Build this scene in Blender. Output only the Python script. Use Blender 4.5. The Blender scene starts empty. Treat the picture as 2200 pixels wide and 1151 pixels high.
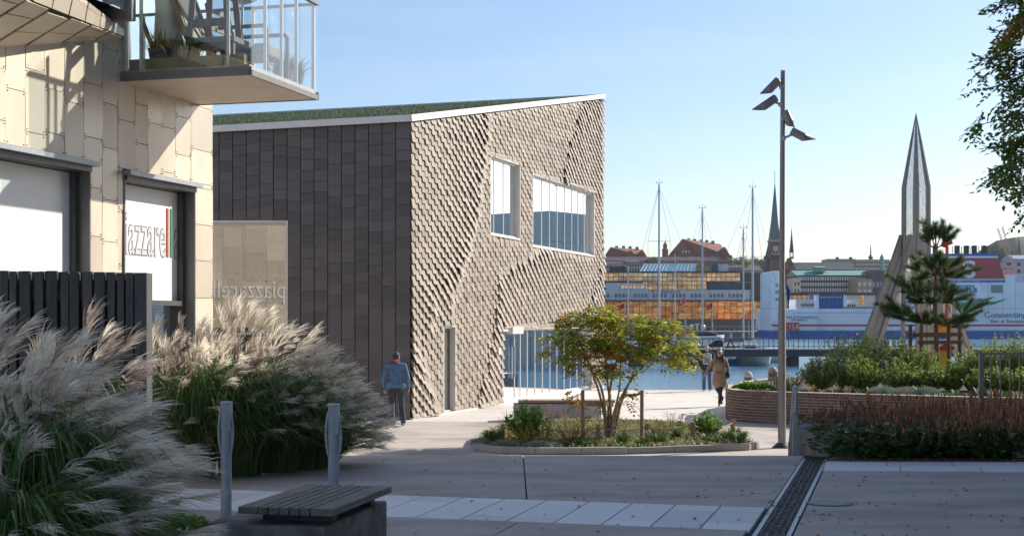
import bpy, bmesh, math, random
import numpy as np
from mathutils import Vector, Matrix, Euler
from math import sin, cos, pi, radians, atan2, sqrt, hypot, floor
random.seed(11)
SC = bpy.context.scene
COL = SC.collection
V = Vector
# ------------------------------------------------------------------ camera, sky, sun, exposure
F, CX, HY, CZ = 3056.0, 1100.0, 690.0, 1.65
cam_d = bpy.data.cameras.new('camera'); cam = bpy.data.objects.new('camera', cam_d); COL.objects.link(cam)
cam.location = (0, 0, CZ); cam.rotation_euler = (pi/2, 0, 0)
cam_d.sensor_width = 36; cam_d.lens = 36*F/2200; cam_d.shift_y = (HY-575.5)/2200
cam_d.clip_start = .1; cam_d.clip_end = 6000
cam_d.dof.use_dof = True; cam_d.dof.focus_distance = 38; cam_d.dof.aperture_fstop = 9
SC.camera = cam
SUN_A, SUN_E = radians(32), radians(30)          # angle from +X towards +Y, elevation
world = bpy.data.worlds.new('World'); SC.world = world; world.use_nodes = True
wn = world.node_tree.nodes; wl = world.node_tree.links
bg = wn['Background']
sky = wn.new('ShaderNodeTexSky'); sky.sky_type = 'NISHITA'; sky.sun_disc = False
sky.sun_elevation = SUN_E; sky.sun_rotation = pi/2-SUN_A
sky.air_density = 1.0; sky.dust_density = .7; sky.ozone_density = 3.6; sky.altitude = 0
# thin high cloud veil low over the horizon, part of the sky itself
tc = wn.new('ShaderNodeTexCoord'); mp = wn.new('ShaderNodeMapping'); mp.inputs['Scale'].default_value = (2.2, 2.2, 16)
nz = wn.new('ShaderNodeTexNoise'); nz.inputs['Scale'].default_value = 2.3; nz.inputs['Detail'].default_value = 7
rp = wn.new('ShaderNodeValToRGB'); rp.color_ramp.elements[0].position = .5; rp.color_ramp.elements[1].position = .78
rp.color_ramp.elements[0].color = (0, 0, 0, 1); rp.color_ramp.elements[1].color = (.05, .05, .05, 1)
mx = wn.new('ShaderNodeMixRGB'); mx.inputs[2].default_value = (9.2, 9.6, 10.2, 1)
wl.new(tc.outputs['Generated'], mp.inputs[0]); wl.new(mp.outputs[0], nz.inputs['Vector'])
wl.new(nz.outputs['Fac'], rp.inputs[0]); wl.new(rp.outputs[0], mx.inputs[0]); tn = wn.new('ShaderNodeMixRGB'); tn.blend_type = 'MULTIPLY'; tn.inputs[0].default_value = 1; tn.inputs[2].default_value = (1, .945, .93, 1)
wl.new(sky.outputs[0], tn.inputs[1]); wl.new(tn.outputs[0], mx.inputs[1])
wl.new(mx.outputs[0], bg.inputs['Color']); bg.inputs['Strength'].default_value = .127
sun_d = bpy.data.lights.new('sun', 'SUN'); sun = bpy.data.objects.new('sun', sun_d); COL.objects.link(sun)
sun_d.energy = 4.8; sun_d.angle = radians(.53); sun_d.color = (1, .93, .82)
SUNV = V((cos(SUN_A)*cos(SUN_E), sin(SUN_A)*cos(SUN_E), sin(SUN_E)))
sun.rotation_euler = SUNV.to_track_quat('Z', 'Y').to_euler(); sun.location = SUNV*200
SC.view_settings.view_transform = 'Standard'; SC.view_settings.look = 'None'
SC.view_settings.exposure = .45; SC.view_settings.gamma = 1; SC.view_settings.use_curve_mapping = False

# ------------------------------------------------------------------ helpers
def P(px, py, Y): return V(((px-CX)/F*Y, Y, CZ-(py-HY)/F*Y))
def G(px, py, z): return P(px, py, F*(CZ-z)/(py-HY))
def XX(px, Y): return (px-CX)/F*Y
def ZZ(py, Y): return CZ-(py-HY)/F*Y
ORD = ('first', 'second', 'third', 'fourth', 'fifth', 'sixth', 'seventh', 'eighth', 'ninth', 'tenth', 'eleventh', 'twelfth', 'thirteenth', 'fourteenth', 'fifteenth')
rnd = random.random
def ru(a, b): return a+(b-a)*random.random()
def rg(s): return random.gauss(0, s)
def lerp(a, b, t): return a+(b-a)*t

ROOT = {}                                        # object name -> world matrix of the thing it belongs to
def setp(o, **k):
    for a, b in k.items():
        if b is not None: o[a] = b
    return o
def thing(name, label, cat, loc=(0, 0, 0), rz=0, group=None):
    o = bpy.data.objects.new(name, None); COL.objects.link(o)
    o.empty_display_size = .2; o.location = loc; o.rotation_euler = (0, 0, rz)
    setp(o, label=label, category=cat, group=group)
    ROOT[o.name] = Matrix.Translation(V(loc)) @ Matrix.Rotation(rz, 4, 'Z')
    return o
def link(name, me, parent=None, M=None, **k):
    o = bpy.data.objects.new(name, me); COL.objects.link(o)
    if parent is not None:
        o.parent = parent; R = ROOT[parent.name]; ROOT[o.name] = R
        if M is not None: o.matrix_local = R.inverted() @ M
    else:
        ROOT[o.name] = Matrix.Identity(4)
        if M is not None: o.matrix_world = M
    return setp(o, **k)

class MB:
    def __init__(s): s.v = []; s.f = []; s.m = []; s.cur = 0
    def add(s, vs, fs):
        n = len(s.v); s.v.extend(vs)
        for f in fs: s.f.append(tuple(i+n for i in f)); s.m.append(s.cur)
        return s
    def quad(s, a, b, c, d): return s.add([a, b, c, d], [(0, 1, 2, 3)])
    def hexa(s, p):      # 4 bottom ccw, 4 top ccw
        return s.add(p, [(3, 2, 1, 0), (4, 5, 6, 7), (0, 1, 5, 4), (1, 2, 6, 5), (2, 3, 7, 6), (3, 0, 4, 7)])
    def box(s, c, size, rz=0, M=None):
        x, y, z = size[0]/2, size[1]/2, size[2]/2
        p = [V(q) for q in ((-x, -y, -z), (x, -y, -z), (x, y, -z), (-x, y, -z), (-x, -y, z), (x, -y, z), (x, y, z), (-x, y, z))]
        R = M if M is not None else Matrix.Rotation(rz, 3, 'Z')
        c = V(c); return s.hexa([c+R @ q for q in p])
    def bx(s, x0, x1, y0, y1, z0, z1): return s.box(((x0+x1)/2, (y0+y1)/2, (z0+z1)/2), (x1-x0, y1-y0, z1-z0))
    def bar(s, p, q, w, h=None, up=(0, 0, 1)):
        p, q = V(p), V(q); h = h or w; d = (q-p).normalized(); u = V(up)
        if abs(d.dot(u)) > .98: u = V((0, 1, 0))
        a = d.cross(u).normalized()*w/2; b = a.cross(d).normalized()*h/2
        return s.hexa([p-a-b, p+a-b, p+a+b, p-a+b, q-a-b, q+a-b, q+a+b, q-a+b])
    def tube(s, pts, r, n=8, cap=True):
        pts = [V(p) for p in pts]; m = len(pts); rr = r if isinstance(r, (list, tuple)) else [r]*m
        vs = []; fs = []; ref = V((0, 0, 1)); pa = None
        for i, p in enumerate(pts):
            d = (pts[min(i+1, m-1)]-pts[max(i-1, 0)]).normalized()
            if pa is None: a = d.cross(ref if abs(d.z) < .95 else V((1, 0, 0))).normalized()
            else: a = (pa-d*pa.dot(d)).normalized()
            pa = a; b = d.cross(a)
            for k in range(n):
                t = 2*pi*k/n; vs.append(p+a*(cos(t)*rr[i])+b*(sin(t)*rr[i]))
        for i in range(m-1):
            for k in range(n):
                k2 = (k+1) % n; fs.append((i*n+k, i*n+k2, (i+1)*n+k2, (i+1)*n+k))
        if cap: fs += [tuple(range(n))[::-1], tuple((m-1)*n+k for k in range(n))]
        return s.add(vs, fs)
    def lathe(s, c, prof, n=16, M=None):
        c = V(c); vs = []; fs = []; m = len(prof)
        for r, z in prof:
            for k in range(n):
                q = V((r*cos(2*pi*k/n), r*sin(2*pi*k/n), z))
                vs.append(c+(M @ q if M is not None else q))
        for i in range(m-1):
            for k in range(n):
                k2 = (k+1) % n; fs.append((i*n+k, i*n+k2, (i+1)*n+k2, (i+1)*n+k))
        fs += [tuple(range(n))[::-1], tuple((m-1)*n+k for k in range(n))]
        return s.add(vs, fs)
    def prism(s, poly, vec):
        poly = [V(p) for p in poly]; vec = V(vec); n = len(poly)
        fs = [tuple(range(n))[::-1], tuple(range(n, 2*n))]+[(i, (i+1) % n, n+(i+1) % n, n+i) for i in range(n)]
        return s.add(poly+[p+vec for p in poly], fs)
    def ell(s, c, r, n=12, m=8, M=None):
        c = V(c); r = V(r) if not isinstance(r, (int, float)) else V((r, r, r))
        vs = [c+(M @ V((0, 0, -r.z)) if M is not None else V((0, 0, -r.z)))]; fs = []
        for i in range(1, m):
            t = pi*i/m
            for k in range(n):
                q = V((r.x*sin(t)*cos(2*pi*k/n), r.y*sin(t)*sin(2*pi*k/n), -r.z*cos(t)))
                vs.append(c+(M @ q if M is not None else q))
        vs.append(c+(M @ V((0, 0, r.z)) if M is not None else V((0, 0, r.z)))); L = len(vs)-1
        for k in range(n):
            k2 = (k+1) % n; fs.append((0, 1+k2, 1+k)); fs.append((L, 1+(m-2)*n+k, 1+(m-2)*n+k2))
            for i in range(m-2): fs.append((1+i*n+k, 1+i*n+k2, 1+(i+1)*n+k2, 1+(i+1)*n+k))
        return s.add(vs, fs)
    def cap(s, p, q, r1, r2, n=12):
        p, q = V(p), V(q); d = q-p; L = d.length; d = d/L if L > 1e-6 else V((0, 0, 1)); pts = []; rr = []
        for t in (-.98, -.75, -.4, 0): pts.append(p+d*(t*r1)); rr.append(r1*sqrt(max(1-t*t, .03)))
        if L < 1e-6: pts.pop(); rr.pop()
        for t in (0, .4, .75, .98): pts.append(q+d*(t*r2)); rr.append(r2*sqrt(max(1-t*t, .03)))
        return s.tube(pts, rr, n)
    def ribbon(s, pts, ws, side):
        vs = []; m = len(pts)
        for p, w in zip(pts, ws): vs += [p-side*w, p+side*w]
        return s.add(vs, [(2*i, 2*i+1, 2*i+3, 2*i+2) for i in range(m-1)])
    def leaf(s, p, d, n_, L, W):     # pointed leaf, folded on its midrib
        a = d.cross(n_)
        if a.length < 1e-5: a = V((1, 0, 0))
        a = a.normalized()*W; up = a.cross(d).normalized()*(W*.3)
        m = p+d*(L*.45)
        return s.add([p, m+a+up, p+d*L, m-a+up], [(0, 1, 2), (0, 2, 3)])
    def mesh(s, name, mats):
        me = bpy.data.meshes.new(name); me.from_pydata([tuple(v) for v in s.v], [], s.f)
        if mats is not None:
            for m in (mats if isinstance(mats, (list, tuple)) else [mats]): me.materials.append(m)
        if any(s.m): me.polygons.foreach_set('material_index', s.m)
        me.update(); return me
    def build(s, name, mats, parent=None, smooth=False, bevel=0, **k):
        if parent is not None:
            I = ROOT[parent.name].inverted(); s.v = [I @ V(v) for v in s.v]
        me = s.mesh(name, mats)
        if smooth:
            me.polygons.foreach_set('use_smooth', [True]*len(me.polygons))
            if smooth != 'all': me.set_sharp_from_angle(angle=radians(40))
        o = link(name, me, parent, **k)
        if bevel:
            b = o.modifiers.new('bevel', 'BEVEL'); b.width = bevel; b.segments = 2; b.limit_method = 'ANGLE'
        return o
def one(name, mb, mats, label, cat, group=None, **k):      # a thing that is a single mesh, its origin at its base
    xs = np.array([tuple(v) for v in mb.v]); b = V(((xs[:, 0].min()+xs[:, 0].max())/2, (xs[:, 1].min()+xs[:, 1].max())/2, xs[:, 2].min()))
    mb.v = [V(v)-b for v in mb.v]
    o = mb.build(name, mats, None, label=label, category=cat, group=group, **k); o.location = b; return o
def struct(name, mb, mats, **k): return mb.build(name, mats, None, kind='structure', **k)

class Fr:            # a vertical wall frame: u runs along the wall, off is outwards
    def __init__(s, o, ang): s.o = V((o[0], o[1], 0)); s.d = V((sin(ang), cos(ang), 0)); s.n = V((cos(ang), -sin(ang), 0))
    def p(s, u, z, off=0): return s.o+s.d*u+s.n*off+V((0, 0, z))
    def u(s, px, off=0):
        k = (px-CX)/F; o = s.o+s.n*off; return (k*o.y-o.x)/(s.d.x-k*s.d.y)
    def z(s, u, py, off=0): return ZZ(py, (s.o+s.d*u+s.n*off).y)
    def bx(s, mb, u0, u1, z0, z1, o0, o1):
        p = s.p
        return mb.hexa([p(u0, z0, o1), p(u1, z0, o1), p(u1, z0, o0), p(u0, z0, o0), p(u0, z1, o1), p(u1, z1, o1), p(u1, z1, o0), p(u0, z1, o0)])
def holes_wall(fr, mb, u0, u1, zb, ztop, holes, o0, o1):     # wall slab with rectangular openings and a sloping top
    us = sorted({u0, u1, *[h[0] for h in holes], *[h[1] for h in holes]}); us = [u for u in us if u0 <= u <= u1]
    for a, b in zip(us, us[1:]):
        hs = sorted([h for h in holes if h[0] <= a+1e-6 and h[1] >= b-1e-6], key=lambda h: h[2]); z = zb
        for h in hs:
            if h[2] > z: fr.bx(mb, a, b, z, h[2], o0, o1)
            z = h[3]
        p = fr.p
        mb.hexa([p(a, z, o1), p(b, z, o1), p(b, z, o0), p(a, z, o0), p(a, ztop(a), o1), p(b, ztop(b), o1), p(b, ztop(b), o0), p(a, ztop(a), o0)])

def text_mb(body, size=1, off=0, bold=0, xs=1, align='LEFT', shear=0, thick=.01):
    cu = bpy.data.curves.new('t', 'FONT'); cu.body = body; cu.size = size; cu.offset = off; cu.align_x = align; cu.extrude = thick/2; cu.shear = shear
    cu.resolution_u = 3
    ob = bpy.data.objects.new('t', cu); COL.objects.link(ob); dg = bpy.context.evaluated_depsgraph_get(); dg.update()
    me = bpy.data.meshes.new_from_object(ob.evaluated_get(dg))
    vs = [V((v.co.x*xs, v.co.y, v.co.z)) for v in me.vertices]; fs = [tuple(p.vertices) for p in me.polygons]
    bpy.data.objects.remove(ob); bpy.data.curves.remove(cu); bpy.data.meshes.remove(me)
    return vs, fs
def put_text(mb, body, org, right, up, size, **k):
    vs, fs = text_mb(body, size, **k); right = V(right).normalized(); up = V(up).normalized(); nn = right.cross(up); org = V(org)
    mb.add([org+right*v.x+up*v.y+nn*v.z for v in vs], fs); return max(v.x for v in vs)

# ------------------------------------------------------------------ materials
def nodes(name):
    m = bpy.data.materials.new(name); m.use_nodes = True; t = m.node_tree
    return m, t.nodes, t.links, t.nodes['Principled BSDF']
def pm(name, c, c2=None, sc=5, rough=.6, metal=0, bump=0, bsc=40, ov=0, iv=0, stretch=(1, 1, 1), lo=.35, hi=.65, rv=0, transl=0, spec=.5, coat=0, dirt=None, dsc=1.2, dlo=.5, dhi=.75):
    m, N, L, b = nodes(name)
    b.inputs['Roughness'].default_value = rough; b.inputs['Metallic'].default_value = metal
    b.inputs['Specular IOR Level'].default_value = spec; b.inputs['Coat Weight'].default_value = coat
    tc = N.new('ShaderNodeTexCoord'); mp = N.new('ShaderNodeMapping'); mp.inputs['Scale'].default_value = stretch
    L.new(tc.outputs['Object'], mp.inputs[0]); col = None
    def noise(s, d=5):
        n = N.new('ShaderNodeTexNoise'); n.inputs['Scale'].default_value = s; n.inputs['Detail'].default_value = d
        L.new(mp.outputs[0], n.inputs['Vector']); return n
    if c2 is None: c2 = tuple(x*.82 for x in c)
    n1 = noise(sc); r = N.new('ShaderNodeValToRGB'); e = r.color_ramp.elements
    e[0].position = lo; e[1].position = hi; e[0].color = (*c, 1); e[1].color = (*c2, 1)
    L.new(n1.outputs['Fac'], r.inputs[0]); col = r.outputs[0]
    if dirt is not None:
        n3 = noise(dsc, 8); r3 = N.new('ShaderNodeValToRGB'); r3.color_ramp.elements[0].position = dlo; r3.color_ramp.elements[1].position = dhi
        L.new(n3.outputs['Fac'], r3.inputs[0]); mxx = N.new('ShaderNodeMixRGB'); mxx.inputs[2].default_value = (*dirt, 1)
        L.new(r3.outputs[0], mxx.inputs[0]); L.new(col, mxx.inputs[1]); col = mxx.outputs[0]
    if ov or iv:
        h = N.new('ShaderNodeHueSaturation'); L.new(col, h.inputs['Color']); col = h.outputs[0]
        src = None
        for amt, node, sock in ((ov, 'ShaderNodeObjectInfo', 'Random'), (iv, 'ShaderNodeNewGeometry', 'Random Per Island')):
            if not amt: continue
            g = N.new(node); mu = N.new('ShaderNodeMath'); mu.operation = 'MULTIPLY_ADD'
            mu.inputs[1].default_value = amt; mu.inputs[2].default_value = 1-amt/2 if src is None else -amt/2
            L.new(g.outputs[sock], mu.inputs[0])
            if src is None: src = mu.outputs[0]
            else:
                ad = N.new('ShaderNodeMath'); ad.operation = 'ADD'; L.new(src, ad.inputs[0]); L.new(mu.outputs[0], ad.inputs[1]); src = ad.outputs[0]
            if rv:
                mr = N.new('ShaderNodeMath'); mr.operation = 'MULTIPLY_ADD'; mr.inputs[1].default_value = rv; mr.inputs[2].default_value = rough-rv/2
                L.new(g.outputs[sock], mr.inputs[0]); L.new(mr.outputs[0], b.inputs['Roughness'])
        L.new(src, h.inputs['Value'])
    L.new(col, b.inputs['Base Color'])
    if bump:
        n2 = noise(bsc, 6); bp = N.new('ShaderNodeBump'); bp.inputs['Strength'].default_value = bump; bp.inputs['Distance'].default_value = .02
        L.new(n2.outputs['Fac'], bp.inputs['Height']); L.new(bp.outputs[0], b.inputs['Normal'])
    if transl:
        tr = N.new('ShaderNodeBsdfTranslucent'); mxs = N.new('ShaderNodeMixShader'); mxs.inputs[0].default_value = transl
        L.new(col, tr.inputs['Color']); L.new(b.outputs[0], mxs.inputs[1]); L.new(tr.outputs[0], mxs.inputs[2])
        L.new(mxs.outputs[0], N['Material Output'].inputs['Surface'])
    return m
def glass(name, tint=(.85, .9, .92), refl=.3, rough=.02, gcol=(.95, .97, 1), frost=0, const=False):
    m, N, L, b = nodes(name); N.remove(b)
    tr = N.new('ShaderNodeBsdfTransparent'); tr.inputs[0].default_value = (*tint, 1)
    gl = N.new('ShaderNodeBsdfGlossy'); gl.inputs['Roughness'].default_value = rough; gl.inputs['Color'].default_value = (*gcol, 1)
    fr = N.new('ShaderNodeFresnel'); fr.inputs[0].default_value = 1.5
    ma = N.new('ShaderNodeMath'); ma.operation = 'ADD'; ma.inputs[1].default_value = refl; ma.use_clamp = True
    mx = N.new('ShaderNodeMixShader'); L.new(fr.outputs[0], ma.inputs[0]); L.new(ma.outputs[0], mx.inputs[0])
    if const: L.remove(mx.inputs[0].links[0]); mx.inputs[0].default_value = refl
    base = tr.outputs[0]
    if frost:
        df = N.new('ShaderNodeBsdfDiffuse'); df.inputs[0].default_value = (.85, .88, .9, 1); m2 = N.new('ShaderNodeMixShader'); m2.inputs[0].default_value = frost
        L.new(tr.outputs[0], m2.inputs[1]); L.new(df.outputs[0], m2.inputs[2]); base = m2.outputs[0]
    L.new(base, mx.inputs[1]); L.new(gl.outputs[0], mx.inputs[2]); L.new(mx.outputs[0], N['Material Output'].inputs['Surface'])
    return m
MT = {}
def M_(k, *a, **kw): MT[k] = pm(k, *a, **kw); return MT[k]
M_('concrete', (.53, .475, .42), (.38, .34, .305), sc=110, rough=.85, bump=.3, bsc=70, dirt=(.27, .235, .205), dsc=1.6, dlo=.42, dhi=.78, ov=.1, stretch=(.45, 1, 1))
M_('plaza', (.72, .67, .61), (.65, .6, .54), sc=1.1, rough=.8, bump=.15, bsc=40, dirt=(.55, .5, .45), dsc=.5, dlo=.55, dhi=.85, ov=.1)
M_('promenade', (.56, .49, .42), (.48, .42, .36), sc=.9, rough=.8, bump=.15, bsc=30, dirt=(.26, .235, .21), dsc=.6)
M_('granite', (.78, .79, .79), (.64, .65, .66), sc=90, rough=.75, bump=.1, bsc=120, ov=.22)
M_('joint', (.05, .05, .045), rough=.95)
M_('kerb', (.4, .37, .34), (.3, .28, .26), sc=30, rough=.85, bump=.5, bsc=40, ov=.25)
M_('iron', (.06, .06, .065), (.09, .075, .06), sc=20, rough=.6, metal=.4)
M_('steel', (.36, .38, .41), (.3, .32, .35), sc=8, rough=.45, metal=.35, bump=.03, bsc=30)
M_('galv', (.45, .47, .5), (.36, .38, .41), sc=6, rough=.5, metal=.3, dirt=(.36, .34, .3), dsc=3)
M_('polegrey', (.27, .25, .235), (.23, .215, .2), sc=4, rough=.42, metal=.45)
M_('darksteel', (.05, .055, .065), (.07, .07, .075), sc=5, rough=.5, metal=.3)
M_('soil', (.085, .065, .05), (.05, .04, .03), sc=25, rough=.95, bump=.8, bsc=40)
M_('fencewood', (.052, .05, .052), (.09, .085, .083), sc=7, stretch=(3, 3, .35), rough=.75, bump=.35, bsc=35, ov=.35)
M_('benchwood', (.2, .19, .16), (.13, .13, .1), sc=9, stretch=(6, .6, 6), rough=.8, bump=.3, bsc=30, dirt=(.1, .12, .06), dsc=4, ov=.25)
M_('benchstone', (.25, .235, .215), (.15, .14, .125), sc=6, rough=.9, bump=.5, bsc=50, dirt=(.09, .085, .07), dsc=3, dlo=.45, dhi=.7)
M_('stakewood', (.4, .27, .17), (.3, .2, .13), sc=8, stretch=(5, 5, .6), rough=.8, bump=.2, ov=.2)
M_('rope', (.42, .34, .24), (.3, .24, .17), sc=60, rough=.9)
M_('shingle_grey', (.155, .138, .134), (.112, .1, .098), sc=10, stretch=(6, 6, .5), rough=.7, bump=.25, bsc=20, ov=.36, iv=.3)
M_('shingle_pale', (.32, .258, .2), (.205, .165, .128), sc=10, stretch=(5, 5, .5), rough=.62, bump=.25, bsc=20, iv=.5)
M_('backing', (.035, .025, .02), rough=.9)
M_('trimwhite', (.78, .78, .77), (.72, .72, .71), rough=.4)
M_('alu', (.68, .65, .6), (.62, .59, .55), rough=.4, metal=.1, sc=3)
M_('champagne', (.66, .57, .45), (.6, .52, .41), sc=2.5, stretch=(1, 1, .5), rough=.42, metal=.22, ov=.16, rv=.26, bump=.02, bsc=5, dirt=(.56, .48, .37), dsc=1.5)
M_('soffit', (.62, .53, .43), (.54, .46, .37), sc=3, stretch=(1, 1, 1), rough=.6, metal=.1, bump=.1, bsc=8)
M_('darkframe', (.075, .072, .07), (.1, .095, .09), rough=.4, metal=.2)
M_('reveal', (.2, .195, .185), (.17, .165, .16), rough=.5, metal=.2)
M_('film', (.86, .86, .84), (.82, .82, .8), rough=.35)
M_('outline', (.18, .18, .19), rough=.5); M_('letter', (.66, .65, .66), rough=.5)
M_('red', (.6, .04, .035), (.5, .03, .03), rough=.5); M_('green', (.02, .3, .12), rough=.5)
M_('white', (.8, .8, .78), (.72, .72, .7), rough=.45, dirt=(.6, .58, .54), dsc=.4)
M_('brick', (.23, .14, .105), (.16, .1, .08), sc=14, rough=.9, bump=.6, bsc=60, ov=.55, iv=.5)
M_('mortar', (.62, .53, .45), (.52, .45, .38), sc=30, rough=.95, bump=.4, bsc=80)
M_('wallwhite', (.7, .67, .62), rough=.7); M_('interior', (.55, .5, .44), rough=.8); M_('timberfloor', (.3, .2, .12), rough=.6)
# foliage
M_('blade', (.07, .17, .04), (.13, .21, .05), sc=9, rough=.5, iv=.5, transl=.32)
M_('blade_dry', (.42, .26, .06), (.3, .2, .06), sc=9, rough=.6, iv=.4, transl=.3)
M_('plume', (.9, .84, .73), (.78, .7, .58), sc=9, rough=.7, iv=.35, transl=.5)
M_('plume_dark', (.45, .36, .3), (.58, .49, .41), sc=9, rough=.7, iv=.35, transl=.4)
M_('leaf_tree', (.27, .34, .05), (.42, .38, .06), sc=2.2, rough=.4, iv=.75, transl=.52)
M_('leaf_orange', (.42, .17, .03), (.34, .2, .03), sc=3, rough=.5, iv=.5, transl=.4)
M_('leaf_dark', (.035, .06, .018), (.06, .085, .02), sc=3, rough=.45, iv=.6, transl=.35)
M_('leaf_bright', (.13, .28, .03), (.2, .33, .05), sc=6, rough=.45, iv=.5, transl=.4)
M_('leaf_shrub', (.2, .29, .055), (.31, .37, .09), sc=2, rough=.45, iv=.7, transl=.45)
M_('leaf_deep', (.05, .12, .03), (.09, .16, .04), sc=5, rough=.42, iv=.6, transl=.25)
M_('leaf_silver', (.24, .31, .26), (.3, .36, .3), sc=8, rough=.7, iv=.4, transl=.2)
M_('grass', (.07, .14, .03), (.13, .18, .04), sc=6, rough=.5, iv=.6, transl=.35)
M_('grass_dry', (.38, .29, .16), (.28, .2, .11), sc=6, rough=.7, iv=.5, transl=.4)
M_('roofgrass', (.05, .085, .02), (.085, .1, .03), sc=3, rough=.6, iv=.6, transl=.3)
M_('seedhead', (.15, .08, .05), (.24, .13, .08), sc=20, rough=.9, iv=.6)
M_('spike_red', (.46, .18, .08), (.28, .13, .06), sc=10, rough=.8, iv=.6)
M_('stem_brown', (.3, .18, .08), (.2, .13, .06), sc=10, rough=.8, iv=.4)
M_('needle', (.06, .12, .035), (.12, .18, .055), sc=4, rough=.45, iv=.6, transl=.2)
M_('bark', (.2, .14, .09), (.13, .09, .06), sc=14, stretch=(2, 2, .5), rough=.9, bump=.6, bsc=30)
M_('bark_pale', (.36, .27, .18), (.24, .18, .12), sc=14, stretch=(2, 2, .5), rough=.85, bump=.3, bsc=30)
M_('litter', (.32, .14, .05), (.2, .09, .04), sc=8, rough=.8, iv=.7)
MT['pane'] = glass('pane', (.4, .44, .46), .7, .012)
MT['pane_shop'] = glass('pane_shop', (.86, .85, .83), .24, .01, gcol=(.78, .78, .79))
MT['balglass'] = glass('balglass', (.93, .97, .96), .05, .0, const=True)
MT['frost'] = glass('frost', (.93, .97, .99), .07, .0, frost=.06, const=True)
# ------------------------------------------------------------------ ground, water, quay
ZP, ZW = -.9, -2.9                               # plaza and water levels; the terrace is z = 0
GA = radians(15); gs, gc = sin(GA), cos(GA)
def gt(s, t, z=0): return V((s*gc+t*gs, -s*gs+t*gc, z))       # terrace grid: s across, t along the drain
mb = MB(); mb.prism([(-30, -14, -1.4), (34, -14, -1.4), (34, 20.5, -1.4), (4.1, 20.5, -1.4), (3.62, 17.5, -1.4), (-30, 17.5, -1.4)], (0, 0, 1.38))
terrace = struct('terrace', mb, MT['joint'])
def yt(X, t): return (t-X*gs)/gc
def sx(Y, s): return (s+Y*gs)/gc
def panel(poly, mat='concrete', name='concrete_panel', par=None, z=0, h=.05):
    m = MB(); m.prism([(p[0], p[1], z-h) for p in poly], (0, 0, h)); return m.build(name, MT[mat], par or terrace)
g = .006
T0, T1 = 11.34, 12.76
panel([(-12, yt(-12, T1)+.02), (.13, yt(.13, T1)+.02), (.13, 17.5), (-12, 17.5)])
panel([(.145, yt(.145, T1)+.02), (sx(12.6, -1.06), yt(sx(12.6, -1.06), T1)+.02), (sx(17.5, -1.06), 17.5), (.145, 17.5)])
pc = gt(-2.98, T0); pd = gt(-3.0, 8.4)
panel([(-12, yt(-12, T0)-.01), (pc.x-g, yt(pc.x, T0)-.01), (pd.x-g, pd.y), (pd.x-g, 2), (-12, 2)])
panel([(pc.x+g, yt(pc.x, T0)-.01), (sx(11.0, -1.06), yt(sx(11.0, -1.06), T0)-.01), (sx(2, -1.06), 2), (pd.x+g, 2), (pd.x+g, pd.y)])
panel([(sx(2, -.75), 2), (12, 2), (12, 15.05), (6.2, 15.42), (sx(15.75, -.75), 15.72)])
panel([(-12, -13), (12, -13), (12, 1.97), (-12, 1.97)])
# granite slab bands: every slab its own piece
def slab(p4, h=.05, z=.003):
    m = MB(); m.prism([(p.x, p.y, z-h) for p in p4], (0, 0, h)); m.build('granite_slab', MT['granite'], terrace, bevel=.004)
s = -1.09
while s > -8.5:
    cuts = [T0, lerp(T0, T1, ru(.18, .4)), lerp(T0, T1, ru(.62, .85)), T1]
    if rnd() < .4: cuts.pop(1)
    for a, b in zip(cuts, cuts[1:]): slab([gt(s-.392, a+g), gt(s-g, a+g), gt(s-g, b-g), gt(s-.392, b-g)])
    s -= .4
panel([(sx(15.75, -.75), 15.74), (6.2, 15.44), (12, 15.07), (12, 17.2), (sx(17.0, -.75), 17.2)], z=-.012)
for r_, (ka, kb) in enumerate(((0, .45), (.45, 1))):
    x = 3.44+.11*r_
    while x < 8.5:
        w = ru(.7, .95); yl = lambda xx, kk: lerp(15.77-.055*(xx-3.5), 16.78-.03*(xx-3.5), kk); sk = .12
        slab([V((x+g, yl(x, ka)+g, 0)), V((x+w-g, yl(x+w, ka)+g, 0)), V((x+w-g+sk, yl(x+w, kb)-g, 0)), V((x+g+sk, yl(x, kb)-g, 0))]); x += w
# steps down to the plaza
mb = MB(); n = 6
for i in range(n):
    z = -.15*(i+1)
    if i < n-1: mb.bx(-12, 3.7, 17.5+.33*i, 17.83+.33*i, -1.3, z)
struct('steps', mb, MT['concrete'])
# plaza with its quay wall
qy = [(-60, 19.3), (3.95, 19.3), (4.0, 20.45), (60, 20.45), (60, 65.6), (15.2, 65.6), (13.2, 53.2), (3.52, 53.2), (3.52, 58.5), (-60, 58.5)]
mb = MB(); mb.prism([(a, b, -5) for a, b in qy], (0, 0, 5+ZP-.03)); plaza = struct('plaza', mb, pm('quay_wall', (.3, .29, .28), (.22, .21, .2), sc=1, rough=.9))
mb = MB(); mb.prism([(3.5, 52.85, ZP-.3), (12.55, 52.85, ZP-.3), (12.55, 53.24, ZP-.3), (3.5, 53.24, ZP-.3)], (0, 0, .305)); mb.build('quay_edge', MT['kerb'], plaza)
rows = [36.2, 38.1, 40.0, 41.9, 43.8, 45.7, 47.6, 49.5, 51.2, 52.84]
sh = .32
def plz(x, y): return (x, y)
for r in range(len(rows)-1):
    x = -6+ (r % 3)*.9+sh*(rows[r]-36)
    while x < 24:
        a, b = rows[r]+.012, rows[r+1]-.012; k = sh*(b-a)
        panel([(x+.012, a), (x+2.7, a), (x+2.7+k, b), (x+.012+k, b)], 'plaza', 'paving_slab', plaza, ZP, .04); x += 2.712
panel([(-60, 36.2), (-6.3, 36.2), (-.8, 52.8), (-60, 58.4)], 'plaza', 'paving_slab', plaza, ZP, .04)
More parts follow.
